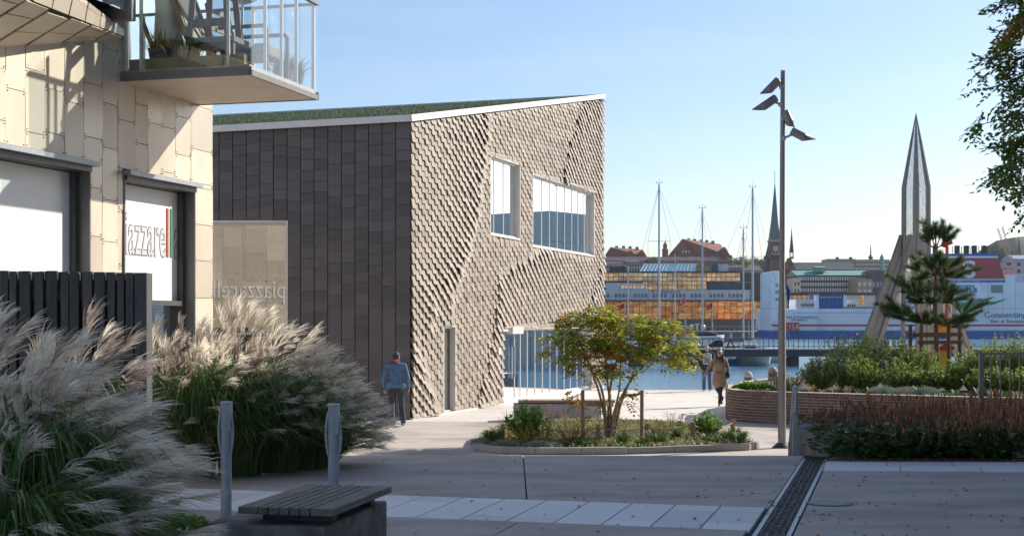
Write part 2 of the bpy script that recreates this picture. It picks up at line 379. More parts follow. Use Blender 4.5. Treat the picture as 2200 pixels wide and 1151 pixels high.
panel([(13.25, 52.86), (60, 52.86), (60, 65.5), (15.25, 65.5)], 'plaza', 'paving_slab', plaza, ZP, .04)
panel([(24.1, 20.6), (60, 20.6), (60, 52.8), (24.6, 52.8)], 'plaza', 'paving_slab', plaza, ZP, .04)
# brown promenade strips between the steps and the plaza
prom = [(19.35, 22.9), (22.93, 26.2), (26.23, 28.6), (28.64, 31.0), (31.04, 33.6), (33.63, 36.18)]
for i, (a, b) in enumerate(prom):
    xs = [-24, -9.5+.7*i, -.4+.5*i, 6.1+.3*i, 24] if i > 2 else [-24, -5.5+i, 24 if a > 20 else 3.9]
    for x0, x1 in zip(xs, xs[1:]): panel([(x0+.01, a), (x1-.01, a), (x1-.01, b), (x0+.01, b)], 'promenade', 'paving_strip', plaza, ZP-.002, .04)
# water, far bank, hills
m, N, L, b = nodes('water'); MT['water'] = m
b.inputs['Base Color'].default_value = (.1, .24, .36, 1); b.inputs['Roughness'].default_value = .12; b.inputs['IOR'].default_value = 1.4
tcw = N.new('ShaderNodeTexCoord'); mpw = N.new('ShaderNodeMapping'); mpw.inputs['Scale'].default_value = (.55, 1.5, 1); L.new(tcw.outputs['Object'], mpw.inputs[0])
n1 = N.new('ShaderNodeTexNoise'); n1.inputs['Scale'].default_value = 1.15; n1.inputs['Detail'].default_value = 7; n1.inputs['Roughness'].default_value = .62
n2 = N.new('ShaderNodeTexNoise'); n2.inputs['Scale'].default_value = .12; n2.inputs['Detail'].default_value = 2
L.new(mpw.outputs[0], n1.inputs['Vector']); L.new(mpw.outputs[0], n2.inputs['Vector'])
mu = N.new('ShaderNodeMath'); mu.operation = 'MULTIPLY'; L.new(n1.outputs['Fac'], mu.inputs[0]); L.new(n2.outputs['Fac'], mu.inputs[1])
bp = N.new('ShaderNodeBump'); bp.inputs['Strength'].default_value = .3; bp.inputs['Distance'].default_value = .35
L.new(mu.outputs[0], bp.inputs['Height']); L.new(bp.outputs[0], b.inputs['Normal'])
mb = MB(); mb.quad((-900, 30, ZW), (900, 30, ZW), (900, 440, ZW), (-900, 440, ZW)); struct('water', mb, MT['water'])
mb = MB(); mb.quad((-1500, -60, -5.2), (1500, -60, -5.2), (1500, 1500, -5.2), (-1500, 1500, -5.2)); struct('ground', mb, MT['soil'])
M_('quaystone', (.2, .19, .18), (.14, .135, .13), sc=.3, rough=.9); M_('asphalt', (.06, .06, .062), rough=.9)
mb = MB(); mb.bx(-900, 900, 424, 1500, -5, -1.4); struct('far_quay', mb, MT['quaystone'])
M_('hillgreen', (.055, .07, .03), (.1, .09, .05), sc=.02, rough=.95, bump=.5, bsc=.3)
M_('hillrock', (.2, .18, .15), (.11, .115, .07), sc=.03, rough=.95, bump=1, bsc=.2)
def hill(name, prof, Y, D, mat):        # a ridge with the given skyline
    m = MB(); vs = []; n = len(prof); rows_ = ((-1.2, 0), (-.45, .62), (0, 1), (.5, .9), (1.3, 0))
    for k, h in rows_:
        for px, py in prof: q = P(px, py, Y); vs.append(V((q.x, Y+D*k+rg(4), -2+(q.z+2)*h)))
    fs = [(i*n+j, i*n+j+1, (i+1)*n+j+1, (i+1)*n+j) for i in range(len(rows_)-1) for j in range(n-1)]
    m.add(vs, fs); return struct(name, m, mat, smooth='all')
hill('hill', [(300, 640), (900, 600), (1280, 585), (1330, 562), (1400, 558), (1480, 556), (1560, 560), (1620, 562), (1700, 572), (1780, 578), (1900, 576), (2000, 590), (2300, 600), (3200, 640)], 900, 120, MT['hillgreen'])
hill('rocky_hill', [(2010, 620), (2080, 560), (2120, 530), (2140, 517), (2165, 512), (2185, 509), (2230, 505), (2330, 500), (2500, 520), (2800, 600)], 800, 70, MT['hillrock'])

# unseen building added right of the view, stepped so its shadow covers the terrace
ob = thing('shadow_building', 'brown brick building added out of view on the right to shade the terrace', 'building', (20, 5, 0))
m = MB(); m.bx(11.4, 30, -13, 20.6, -.02, 13.2); m.bx(11.4, 30, 20.6, 27.0, -1, 10.4); m.build('wall', pm('unseen_brick', (.22, .15, .11), rough=.9), ob)
m = MB(); m.bx(11.3, 30.1, -13.1, 20.7, 13.2, 13.4); m.bx(11.3, 30.1, 20.7, 27.1, 10.4, 10.6); m.build('roof', MT['darkframe'], ob)
for yy in np.arange(-11, 26, 3.2):
    for zz in (1.2, 4.6, 8.0):
        m = MB(); m.bx(11.36, 11.5, yy, yy+1.7, zz, zz+1.7); m.build('window', MT['pane'], ob)

# ------------------------------------------------------------------ shingle-clad building
A0 = V((-13, 36.9, 0)); FRF = Fr((-13, 36.9), pi/2); FRS = Fr((-2.66, 36.9), radians(18.6))
UF = -2.66+13; US = FRS.u(1294)
def zr(p): return 6.98+.055*(p.x+2.66)+.17*(p.y-36.9)
bld = thing('shingle_building', 'dark brown timber shingle building with sloping grass roof beside the plaza', 'building', (-4, 42, ZP))
# openings
wl_, wr_ = FRF.u(430), FRF.u(615); FW = (FRF.u(300), wr_, 1.35, FRF.z(0, 478))
def so(x0, y0, x1, y1, yb0, yb1):
    a, b_ = FRS.u(x0), FRS.u(x1); return (a, b_, (FRS.z(a, yb0)+FRS.z(b_, yb1))/2, (FRS.z(a, y0)+FRS.z(b_, y1))/2)
W1 = so(1050, 331, 1113, 357, 501, 514); W2 = so(1141, 369, 1273, 421, 523.5, 553)
D1 = so(949, 701, 974, 701, 890, 888); D1 = (D1[0], D1[1], ZP+.02, D1[3]); GL = so(1075, 703, 1268, 706, 868, 836); GL = (GL[0], GL[1], ZP+.06, GL[3])
SH_ = [W1, W2, D1, GL]
m = MB(); holes_wall(FRF, m, 0, UF-.01, ZP-.1, lambda u: zr(FRF.p(u, 0))-.14, [FW], -.3, -.02); wf = m.build('wall', MT['backing'], bld)
m = MB(); holes_wall(FRS, m, 0, US, ZP-.1, lambda u: zr(FRS.p(u, 0))-.14, SH_, -.3, -.02); ws = m.build('wall', MT['backing'], bld)
C3 = FRS.p(US, 0); D3 = V((-13, 57.6, 0)); B3 = V((-2.66, 36.9, 0))
m = MB()
for a, b_ in ((C3-V((.02, 0, 0)), D3), (D3, A0)):
    d = (b_-a).normalized(); nn = V((d.y, -d.x, 0))*-.3
    m.hexa([V((a.x, a.y, ZP)), V((b_.x, b_.y, ZP)), V((b_.x, b_.y, ZP))+nn, V((a.x, a.y, ZP))+nn, V((a.x, a.y, zr(a)-.15)), V((b_.x, b_.y, zr(b_)-.15)), V((b_.x, b_.y, zr(b_)-.15))+nn, V((a.x, a.y, zr(a)-.15))+nn])
m.build('wall', MT['shingle_grey'], bld)
# roof slab, white edge trim, grass
foot = [A0, B3, C3, D3]; cen = sum(foot, V())/4
def ex(p, e): return p+(p-cen).normalized()*e
rp_ = [ex(p, .12) for p in foot]
m = MB(); m.add([V((p.x, p.y, zr(p)-.13)) for p in rp_]+[V((p.x, p.y, zr(p)-.02)) for p in rp_], [(3, 2, 1, 0), (4, 5, 6, 7), (0, 1, 5, 4), (1, 2, 6, 5), (2, 3, 7, 6), (3, 0, 4, 7)])
roof = m.build('roof', MT['roofgrass'], bld)
m = MB()
for a, b_ in zip(rp_, rp_[1:]+rp_[:1]):
    a = ex(a, .02); b_ = ex(b_, .02)
    m.bar(V((a.x, a.y, zr(a)-.06)), V((b_.x, b_.y, zr(b_)-.06)), .05, .17)
m.build('roof_trim', MT['trimwhite'], roof)
m = MB(); ang = 0
for i in range(15000):
    e = rnd()
    if i < 6000:       # thick fringe along the two near edges
        a, b_ = (foot[0], foot[1]) if i < 2600 else (foot[1], foot[2]); p = a.lerp(b_, e)+(cen-a.lerp(b_, e)).normalized()*ru(.0, 1.2)
    else:
        p = foot[0].lerp(foot[1], e).lerp(foot[3].lerp(foot[2], e), rnd())
    p = V((p.x, p.y, zr(p)-.03)); h = ru(.03, .1); d = V((rg(.5), rg(.5), 1)).normalized()*h; w = V((ru(-1, 1), ru(-1, 1), 0)).normalized()*ru(.008, .016)
    m.add([p-w, p+w, p+d], [(0, 1, 2)])
m.build('grass_cover', MT['roofgrass'], roof, kind='stuff')
# front shingles
SH_MESH = {}
def shingle_mesh(w, L, off, th=.022):
    k = (round(w, 3), round(L, 2), round(off, 3))
    if k not in SH_MESH:
        q = MB(); y0, y1 = -off, -.012      # local: x along wall, y outwards negative, z up
        q.hexa([V((-w/2, y0-th, 0)), V((w/2, y0-th, 0)), V((w/2, y0, 0)), V((-w/2, y0, 0)), V((-w/2, y1-th*.4, L)), V((w/2, y1-th*.4, L)), V((w/2, y1, L)), V((-w/2, y1, L))])
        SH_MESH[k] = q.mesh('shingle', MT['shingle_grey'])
    return SH_MESH[k]
rest = MB(); nsh = 0; cw = .352; rh = .283; ncol = int(UF/cw)
for c in range(ncol+1):
    u1 = UF-.012-c*cw; u0 = u1-cw+.02
    if c == 0: u1 += .03
    if u0 < .1: continue
    ph = ru(0, rh); z = ZP+.02-ph; um = (u0+u1)/2; top = zr(FRF.p(um, 0))-.15
    while z < top:
        z0, z1 = max(z, ZP+.02), min(z+rh*1.28, top); z += rh
        if z1-z0 < .05: continue
        if FW[0] < um < FW[1]+.05 and FW[2]-.2 < z0 < FW[3]-.02:
            if z <= FW[3]-.02: continue
            z0 = FW[3]+.03
            if z1-z0 < .05: continue
        f = .5+.5*sin(u0*.55+z*.5); off = random.choice((.026, .031, .036)) if f > .45 or rnd() < .3 else .022
        if FW[0]-.1 < um < FW[1]+.1: off += .006
        Y = 36.9; px = CX+F*(um-13)/Y; py = HY-(z0-CZ)*F/Y
        vis = px > 450 and not (px < 700 and py > 760) and not (px < 790 and py > 880)
        if vis and nsh < 300:
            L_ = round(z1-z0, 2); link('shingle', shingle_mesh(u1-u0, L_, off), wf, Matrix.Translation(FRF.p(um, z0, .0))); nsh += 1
        else:
            p = FRF.p; rest.hexa([p(u0, z0, off+.022), p(u1, z0, off+.022), p(u1, z0, off), p(u0, z0, off), p(u0, z1, .021), p(u1, z1, .021), p(u1, z1, .012), p(u0, z1, .012)])
# side shingles, folded out along the diagonal creases
def ridge_d(px, py, pl):
    best = (1e9, 0)
    for (x0, y0), (x1, y1) in zip(pl, pl[1:]):
        dx, dy = x1-x0, y1-y0; t = max(0, min(1, ((px-x0)*dx+(py-y0)*dy)/(dx*dx+dy*dy))); qx, qy_ = x0+t*dx, y0+t*dy
        d = hypot(px-qx, py-qy_)
        if d < best[0]: best = (d, px-qx)
    return best
RID = [([(1048, 225), (1040, 330), (1022, 470), (1000, 560), (965, 640)], -1, 62, .2), ([(1000, 560), (932, 640), (922, 720), (905, 800)], -1, 34, .12), ([(895, 780), (940, 900)], -1, 60, .2),
       ([(1165, 545), (1070, 600), (1060, 700), (1042, 800), (1012, 900)], 1, 46, .19), ([(1256, 205), (1222, 310), (1206, 390)], 1, 42, .19), ([(1292, 560), (1270, 640), (1240, 705)], 1, 30, .16), ([(1298, 210), (1290, 420)], -1, 16, .12)]
side = MB(); nc = int(US/.225); cs = US/nc; rs = .287
for c in range(nc):
    u0 = c*cs+.004; u1 = u0+cs-.008; um = (u0+u1)/2; z = ZP+.03-((c*.46) % 1)*rs; top = zr(FRS.p(um, 0))-.15
    while z < top:
        z0, z1 = max(z, ZP+.03), min(z+rs*1.35, top); z += rs
        if z1-z0 < .06: continue
        hh_ = [h for h in SH_ if h[0]-.05 < um < h[1]+.05 and h[2]-.22 < z0 < h[3]-.03]
        if hh_:
            if z > hh_[0][3]-.03: z0, z1 = hh_[0][3]+.03, min(z+rs*.35, top)
            if not z > hh_[0][3]-.03 or z1-z0 < .06: continue
        for h in SH_:
            if h[0]-.05 < um < h[1]+.05 and z0 < h[2] < z1: z1 = h[2]
        q = FRS.p(um, z0); px = CX+F*q.x/q.y; py = HY-(z0-CZ)*F/q.y; fl = .04+ru(0, .024)
        for pl, sd, w, a in RID:
            d, dx = ridge_d(px, py, pl)
            fl += a*.62*(math.exp(-d/(w*.8)) if dx*sd > 0 else math.exp(-d/5)*.3)*ru(.75, 1.15)
        t0, t1 = fl, .012; th = .03; p = FRS.p
        # cut to the roof line column by column
        side.hexa([p(u0, z0, t0+th), p(u1, z0, t0+th), p(u1, z0, t0), p(u0, z0, t0), p(u0, z1, t1+th*.5), p(u1, z1, t1+th*.5), p(u1, z1, t1), p(u0, z1, t1)])
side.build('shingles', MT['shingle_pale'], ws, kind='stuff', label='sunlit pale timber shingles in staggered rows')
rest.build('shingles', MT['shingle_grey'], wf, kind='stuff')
# plinth
m = MB(); FRS.bx(m, -.02, US, ZP-.05, ZP+.045, .0, .11); m.build('plinth', MT['alu'], ws)
m = MB(); FRF.bx(m, 0, UF-.05, ZP-.05, ZP+.03, .0, .1); m.build('plinth', MT['darkframe'], wf)
# window and door units
def unit(fr, h, name, par, mull, proud=.07, deep=.34, glass_off=-.26, gmat='pane', fw=.06, fm='alu'):
    u0, u1, z0, z1 = h; fm = MT[fm]
    m = MB(); fr.bx(m, u0-.05, u1+.05, z1-.014, z1+.05, -deep, proud); fr.bx(m, u0-.05, u1+.05, z0-.05, z0+.014, -deep, proud)
    fr.bx(m, u0-.05, u0+.014, z0+.014, z1-.014, -deep, proud); fr.bx(m, u1-.014, u1+.05, z0+.014, z1-.014, -deep, proud); w = m.build(name, fm, par)
    es = [u0]+list(mull)+[u1]
    for a, b_ in zip(es, es[1:]):
        m = MB(); fr.bx(m, a+.02, b_-.02, z0+.03, z1-.03, glass_off-.01, glass_off); m.build('pane', MT[gmat], w)
    for x in mull:
        m = MB(); fr.bx(m, x-.018, x+.018, z0+.06, z1-.06, glass_off-.03, glass_off+.014); m.build('mullion', fm, w)
    m = MB(); fr.bx(m, u0+.014, u1-.014, z1-.06, z1-.018, glass_off-.06, glass_off+.06); fr.bx(m, u0+.014, u1-.014, z0+.018, z0+.06, glass_off-.06, glass_off+.06); m.build('frame', fm, w)
    return w
unit(FRS, W1, 'window', bld, [FRS.u(x, -.1) for x in (1060, 1081)], glass_off=-.1)
unit(FRS, W2, 'window', bld, [lerp(W2[0], W2[1], k) for k in (.06, .19, .31, .43, .55, .67, .78, .89)], glass_off=-.1)
gw = unit(FRS, GL, 'glazing', bld, [FRS.u(x, -.1) for x in (1079, 1105, 1117.5, 1132.5, 1149, 1165, 1181, 1196, 1211.5, 1225, 1239, 1252)], glass_off=-.1)
dr = unit(FRS, D1, 'door', bld, [], gmat='darkframe', glass_off=-.1)
m = MB(); FRS.bx(m, D1[0]+.01, D1[1]-.01, D1[2], D1[3]-.01, -.5, -.3); m.build('door_leaf', MT['darkframe'], dr)
ud = FRS.u(1083, -.2); ue = FRS.u(1102, -.2)
m = MB(); FRS.bx(m, ud-.2, ue, GL[3]-.16, GL[3]+.06, -.04, .16); m.build('door_header', MT['alu'], gw)
m = MB(); FRS.bx(m, FRS.u(1068), FRS.u(1079), GL[3]-.08, GL[3]-.01, .05, .2); m.build('wall_lamp', MT['alu'], bld)
m = MB(); FRS.bx(m, FRS.u(1058), FRS.u(1064), .0+ZP+1.55, ZP+1.75, .05, .2); m.build('door_intercom', MT['alu'], bld)
for x in (1090, 1096):
    m = MB(); uu = FRS.u(x, -.2); FRS.bx(m, uu-.02, uu+.02, ZP+.75, ZP+1.75, -.07, -.03); m.build('door_handle', MT['steel'], gw)
sw = unit(FRF, FW, 'window', bld, [FRF.u(518)], proud=.06, glass_off=-.12, gmat='pane_shop')
# rooms behind the glass
m = MB(); m.bx(-12.9, -5, 37.25, 43, 1.2, 1.34); m.bx(-12.9, -5, 42.9, 43, 1.34, 4.6); m.bx(-5.1, -5, 37.25, 43, 1.34, 4.6); m.bx(-12.9, -5, 37.25, 43, 4.5, 4.6); m.build('room', MT['interior'], bld)
m = MB(); FRS.bx(m, .5, US-.5, ZP-.03, ZP+.02, -6, -.35); FRS.bx(m, .5, US-.5, 2.6, 2.8, -6, -.35); FRS.bx(m, .5, US-.5, ZP, 7, -6.2, -6); m.build('room', MT['interior'], bld)
# ------------------------------------------------------------------ metal-clad building on the left
YF = Fr((-10.22+.277*14, 14), atan2(.277, 1)); UC = YF.u(455.5)
yb = thing('metal_clad_building', 'pale champagne metal panel building with white shop windows at the left edge', 'building', (-7, 15, 0))
zt = 9.6
def zy(u, py): return YF.z(u, py)
HZ = 3.6
w2a, w2b = YF.u(265), YF.u(415); w1b = YF.u(189)
HW1 = (-3.2, w1b, .35, HZ); HW2 = (w2a, w2b, .02, HZ-.02)
m = MB(); holes_wall(YF, m, -4, UC-.012, -.02, lambda u: zt, [HW1, HW2], -.35, -.012)
# end wall facing the shingle building, and the rest of the block
EF = Fr(YF.p(UC, 0).xy, atan2(.277, 1)-pi/2)      # u runs away from the corner, n faces the shingle building
EN = EF.n
def eb(mm, u0, u1, z0, z1, o0, o1): EF.bx(mm, u0, u1, z0, z1, o0, o1)
eb(m, .35, 14, -.02, zt, -.35, -.012)
m.build('wall', MT['backing'], yb)
m = MB(); a, b_ = YF.p(-4, zt, .1), YF.p(UC+.1, zt, .1); m.prism([a, b_, b_+EF.d*13, a+EF.d*13], (0, 0, .25)); m.build('roof', MT['darkframe'], yb)
def rects_minus(u0, u1, z0, z1, holes):
    out = [(u0, u1, z0, z1)]
    for h in holes:
        nx = []
        for a, b_, c, d in out:
            if b_ <= h[0] or a >= h[1] or d <= h[2] or c >= h[3]: nx.append((a, b_, c, d)); continue
            if c < h[2]: nx.append((a, b_, c, h[2]))
            if d > h[3]: nx.append((a, b_, h[3], d))
            lo, hi = max(c, h[2]), min(d, h[3])
            if a < h[0]: nx.append((a, h[0], lo, hi))
            if b_ > h[1]: nx.append((h[1], b_, lo, hi))
        out = nx
    return [r for r in out if r[1]-r[0] > .03 and r[3]-r[2] > .03]
u = -3.9; MARG = .02
hs = [(h[0]-MARG, h[1]+MARG, h[2], h[3]+.06) for h in (HW1, HW2)]
rv = MB()
while u < UC-.02:
    w = ru(.34, .46); u1 = min(u+w, UC); z = -ru(0, .6)
    if UC-u1 < .2: u1 = UC
    while z < 8.6:
        h = ru(.5, .78)
        for a, b_, c, d in rects_minus(u, u1, max(z, 0), z+h, hs):
            q = MB(); t = .012+rg(.002); k = rg(.0022); k2 = rg(.0022)
            pp = YF.p; gp = .004
            q.hexa([pp(a+gp, c+gp, t+k), pp(b_-gp, c+gp, t-k+k2), pp(b_-gp, c+gp, -.01), pp(a+gp, c+gp, -.01), pp(a+gp, d-gp, t+k2), pp(b_-gp, d-gp, t-k2-k), pp(b_-gp, d-gp, -.01), pp(a+gp, d-gp, -.01)])
            o = q.build('cladding_panel', MT['champagne'], yb)
            if u > .8:
                for ax in (a+.03, b_-.03):
                    for cz in (c+.03, d-.03): YF.bx(rv, ax-.006, ax+.006, cz-.006, cz+.006, .012, .02)
        z += h
    u = u1
rv.build('rivets', MT['darkframe'], yb, kind='stuff')
# end wall panels, shop sign
u = .02
while u < 9:
    z = -ru(0, .5)
    while z < 8:
        h = ru(.7, 1.1); q = MB(); eb(q, u+.004, u+.776, max(z, 0)+.004, z+h-.004, -.01, .012); q.build('cladding_panel', MT['champagne'], yb); z += h
    u += .78
q = MB(); L0 = EF.p(4.0, 2.5)+EN*.03; q.cur = 0
put_text(q, 'piazzarella', L0, EF.d, (0, 0, 1), .95, xs=.75); q.build('shop_sign', MT['white'], yb)
# shop windows
def shopwin(h, zsill, name):
    u0, u1, z0, z1 = h
    w = MB(); YF.bx(w, u1-.005, u1+.02, z0, z1, -.3, .03); YF.bx(w, u0-.02, u0+.005, z0, z1, -.3, .03); YF.bx(w, u0, u1, z0-.03, z0+.02, -.3, .03)
    o = w.build(name, MT['reveal'], yb)
    m = MB(); YF.bx(m, u0-.05, u1+.05, z1-.02, z1+.035, -.2, .14); m.build('canopy_strip', MT['steel'], o)
    m = MB(); YF.bx(m, u0, u1, z1-.09, z1-.022, -.28, .06); m.build('lintel', MT['darkframe'], o)
    m = MB(); YF.bx(m, u1-.1, u1-.006, z0, z1-.1, -.28, -.12); YF.bx(m, u0+.006, u0+.06, z0, z1-.1, -.28, -.12); YF.bx(m, u0+.06, u1-.1, zsill-.06, zsill+.01, -.29, -.1); m.build('frame', MT['darkframe'], o)
    m = MB(); YF.bx(m, u0+.06, u1-.1, zsill+.01, z1-.1, -.25, -.2); fm = m.build('white_film', MT['film'], o)
    m = MB(); YF.bx(m, u0+.06, u1-.1, z0, zsill-.06, -.24, -.22); m.build('pane', MT['pane'], o)
    m = MB(); YF.bx(m, u0+.7, u0+.76, z0, zsill-.06, -.27, -.15); m.build('mullion', MT['alu'], o)
    return o
shopwin(HW1, .6, 'window'); wv = shopwin(HW2, 1.93, 'window')
# outlined lettering with a red and a green stroke
ub = YF.u(385, -.2); zb = (YF.z(ub, 556, -.2)+YF.z(YF.u(300, -.2), 546, -.2))/2
uw = ub-YF.u(262, -.2); size = .86
vs, fs = text_mb('piazzare', size, xs=1, thick=.006); w8 = max(v.x for v in vs)
vs2, f2 = text_mb('a', size, thick=.006); wa = max(v.x for v in vs2)
lw = .105; tot = uw+.13; xs = (tot-2*lw-.03)/(w8+wa); u0 = ub-tot
for off, th, mt, nm in ((.012, .004, 'outline', 'lettering'), (-.004, .010, 'letter', 'lettering')):
    q = MB()
    put_text(q, 'piazzare', YF.p(u0, zb, -.198), YF.d, (0, 0, 1), size, xs=xs, off=off, thick=th)
    put_text(q, 'a', YF.p(ub-wa*xs, zb, -.198), YF.d, (0, 0, 1), size, xs=xs, off=off, thick=th)
    q.build(nm, MT[mt], wv, kind="stuff", label='outlined grey lettering' if mt == 'letter' else None)
for k, mt in ((0, 'red'), (1, 'green')):
    q = MB(); uu = u0+w8*xs+.03+k*lw; YF.bx(q, uu, uu+.052, zb, zb+size*.8, -.2, -.19); q.build('letter_stroke', MT[mt], wv)
# angular bay jutting out above
p1, p2, p3 = YF.p(4.77, 5.36, .0), YF.p(2.1, 4.72, 0), YF.p(-1.8, 3.85, 0)
q1, q2 = YF.p(1.09, 4.98, 1.2), YF.p(-2.2, 4.62, 2.1)
top = [YF.p(4.77, 5.44, 0), YF.p(1.09, 5.34, 1.2), YF.p(-2.2, 5.4, 2.1), YF.p(-1.8, 5.5, 0)]
q1 = p1.lerp(q2, .53); p2 = p1.lerp(p3, .41)
m = MB(); m.add([p1, p2, p3, q2, q1]+top, [(0, 4, 3, 2, 1), (0, 5, 6, 4), (4, 6, 7, 3), (3, 7, 8, 2), (5, 8, 7, 6), (0, 1, 2, 8, 5)]); bay = m.build('bay', MT['backing'], yb)
def tri_panels(fn, nu, nv, mat='champagne'):       # clad a face given by fn(a, b) in 0..1
    for i in range(nu):
        vv = 0; ofs = ru(0, .5)/nv
        vs_ = [0]+[min(1, (k+.5)/nv+ofs) for k in range(nv)]+[1]
        for c, d in zip(vs_, vs_[1:]):
            if d-c < .06: continue
            a, b_ = i/nu+.006, (i+1)/nu-.006; c += .008; d -= .008
            A, B, C_, D = fn(a, c), fn(b_, c), fn(b_, d), fn(a, d); nn = (B-A).cross(D-A)
            if nn.length < 1e-5: nn = (C_-B).cross(D-B)
            if nn.length < 1e-6: continue
            nn = nn.normalized(); cc = (A+B+C_+D)/4
            if nn.dot(V((0, 0, CZ))-cc) < 0: nn = -nn
            q = MB(); q.hexa([A+nn*.004, B+nn*.004, C_+nn*.004, D+nn*.004]+[x+nn*ru(.018, .024) for x in (A, B, C_, D)]); q.build('cladding_panel', MT[mat], bay)
sp = lambda a, b_: (p1.lerp(p3, a)).lerp(p1.lerp(q1, a*1.0) if a < 1 else q1, b_)
tri_panels(lambda a, b_: p1.lerp(p3, a).lerp(p1.lerp(q2, a), b_), 9, 2)
tri_panels(lambda a, b_: p1.lerp(q1, a).lerp(top[0].lerp(top[1], a), b_), 6, 1)
m = MB(); YF.bx(m, -3, 4.0, 5.5, 9.2, .0, .5); m.build('bay_window', MT['pane'], bay)
m = MB(); YF.bx(m, 4.0, 4.1, 5.4, 9.2, .0, .56); m.build('bay_post', MT['reveal'], bay)
# glass balcony
bu0, bu1, bo = YF.u(258), YF.u(424), 1.86; bz = 4.77
bal = MB(); YF.bx(bal, bu0, bu1, bz, bz+.13, 0, bo-.02); bal = bal.build('balcony', MT['soffit'], yb)
m = MB(); YF.bx(m, bu0-.03, bu0, bz-.01, bz+.1, 0, bo+.02); YF.bx(m, bu0-.03, bu1+.02, bz-.012, bz+.06, bo-.02, bo+.02); YF.bx(m, bu1, bu1+.03, bz-.01, bz+.1, 0, bo+.02); m.build('slab_edge', MT['reveal'], bal)
M_('oldwood', (.3, .24, .16), (.22, .17, .11), sc=6, stretch=(4, 4, 1), rough=.85, bump=.2)
m = MB(); YF.bx(m, bu0+.05, bu0+.12, bz+.13, bz+.28, .1, bo-.12); m.build('kick_board', MT['oldwood'], bal)
GH = 1.32
def gpan(u0, u1, o0, o1, mt, nm='glass_panel'): m = MB(); YF.bx(m, u0, u1, bz+.05, bz+GH, o0, o1); return m.build(nm, MT[mt], bal)
for a, b_ in ((.0, .28), (.3, 1.52), (1.54, bo)): gpan(bu0-.015, bu0, a, b_, 'balglass')
es = [bu0+(bu1-bu0)*k for k in (0, .12, .46, .5, .78, .83, 1)]
es = [bu0, bu0+.53, bu0+1.02, bu0+1.5, bu1]
for a, b_ in zip(es, es[1:]): gpan(a+.006, b_-.006, bo-.004, bo+.01, 'frost')
gpan(bu1-.012, bu1, .02, bo-.02, 'balglass')
for uu, oo in ((bu0+.03, .29), (bu0+.03, 1.53), (bu0+.5, bo-.04), (bu0+1.0, bo-.04), (bu0+1.48, bo-.04), (bu1-.04, bo-.04), (bu1-.04, .9)):
    m = MB(); YF.bx(m, uu-.013, uu+.013, bz+.1, bz+GH, oo-.02, oo+.02); m.build('post', MT['alu'], bal)
m = MB(); YF.bx(m, bu0-.02, bu1+.02, bz+GH, bz+GH+.035, bo-.03, bo+.03); YF.bx(m, bu1-.03, bu1+.02, bz+GH, bz+GH+.035, 0, bo-.03); m.build('hand_rail', MT['reveal'], bal)
m = MB(); YF.bx(m, bu0+.08, UC-.12, bz+.2, 7.6, .016, .03); m.build('balcony_window', MT['pane'], yb)
for uu in (bu0+.06, bu0+.95, UC-.12): m = MB(); YF.bx(m, uu, uu+.05, bz+.15, 7.65, .014, .05); m.build('window_post', MT['alu'], yb)
# furniture on the balcony
M_('teak', (.27, .18, .11), (.2, .13, .08), sc=5, stretch=(3, 3, 1), rough=.6, ov=.2); M_('wicker', (.42, .36, .29), (.25, .21, .17), sc=60, rough=.8, bump=.5, bsc=90)
BO = MT['teak']; fz = bz+.131
st = thing('step_stool', 'tall brown wooden trestle standing behind the balcony glass', 'trestle', YF.p(bu0+.45, fz, 1.1))
for o_, du in ((.84, 0), (1.44, 0), (.9, .5), (1.38, .5)):
    m = MB(); m.bar(YF.p(bu0+.22+du, fz, o_+(.0 if o_ > 1.2 else 0)), YF.p(bu0+.32+du*.5, fz+1.75, 1.14+(o_-1.14)*.62), .075, .05); m.build('leg', BO, st)
for zz, hh, k in ((.28, .05, 1), (.62, .1, .86), (1.02, .16, .74), (1.4, .2, .66)):
    m = MB(); m.box(YF.p(bu0+.27, fz+zz, 1.14), (.03, .56*k, hh), M=Matrix((YF.d, YF.n, V((0, 0, 1)))).transposed()); m.build('rail', BO, st)
m = MB(); m.box(YF.p(bu0+.25, fz+1.06, 1.14), (.02, .16, .045), M=Matrix((YF.d, YF.n, V((0, 0, 1)))).transposed()); m.build('name_plate', MT['white'], st)
ac = thing('garden_armchair', 'low wooden garden armchair with wicker seat at the balcony corner', 'chair', YF.p(bu0+1.1, fz, 1.3))
for uu in (.8, 1.45):
    pts = [YF.p(bu0+uu, fz, 1.7), YF.p(bu0+uu, fz+.62, 1.7), YF.p(bu0+uu, fz+.66, 1.66), YF.p(bu0+uu, fz+.66, 1.0)]
    m = MB(); m.tube(pts, .028, 8); m.build('arm', BO, ac)
    m = MB(); m.tube([YF.p(bu0+uu, fz, 1.0), YF.p(bu0+uu, fz+1.0, .82)], .026, 8); m.build('leg', BO, ac)
m = MB(); YF.bx(m, bu0+.82, bu0+1.43, fz+.28, fz+.44, 1.0, 1.68); m.build('seat', MT['wicker'], ac, bevel=.03)
for k in range(4):
    m = MB(); YF.bx(m, bu0+.8, bu0+1.45, fz+.52+k*.13, fz+.57+k*.13, .9-k*.03, .93-k*.03); m.build('back_slat', BO, ac)
dc = thing('wicker_lounger', 'wicker lounger with a raised backrest behind the balcony glass', 'lounger', YF.p(bu0+.9, fz, .5))
m = MB(); a = YF.p(bu0+.55, fz+.42, .85); b_ = YF.p(bu0+.75, fz+1.7, .25); m.bar(a, b_, .62, .05, up=tuple(YF.n)); m.build('backrest', MT['wicker'], dc)
for s_ in (-.33, .33):
    m = MB(); m.bar(a+YF.d*s_, b_+YF.d*s_, .05, .07, up=tuple(YF.n)); m.build('frame', BO, dc)
m = MB(); YF.bx(m, bu0+.25, bu0+.9, fz+.36, fz+.43, .85, 1.5); m.build('seat', MT['wicker'], dc)
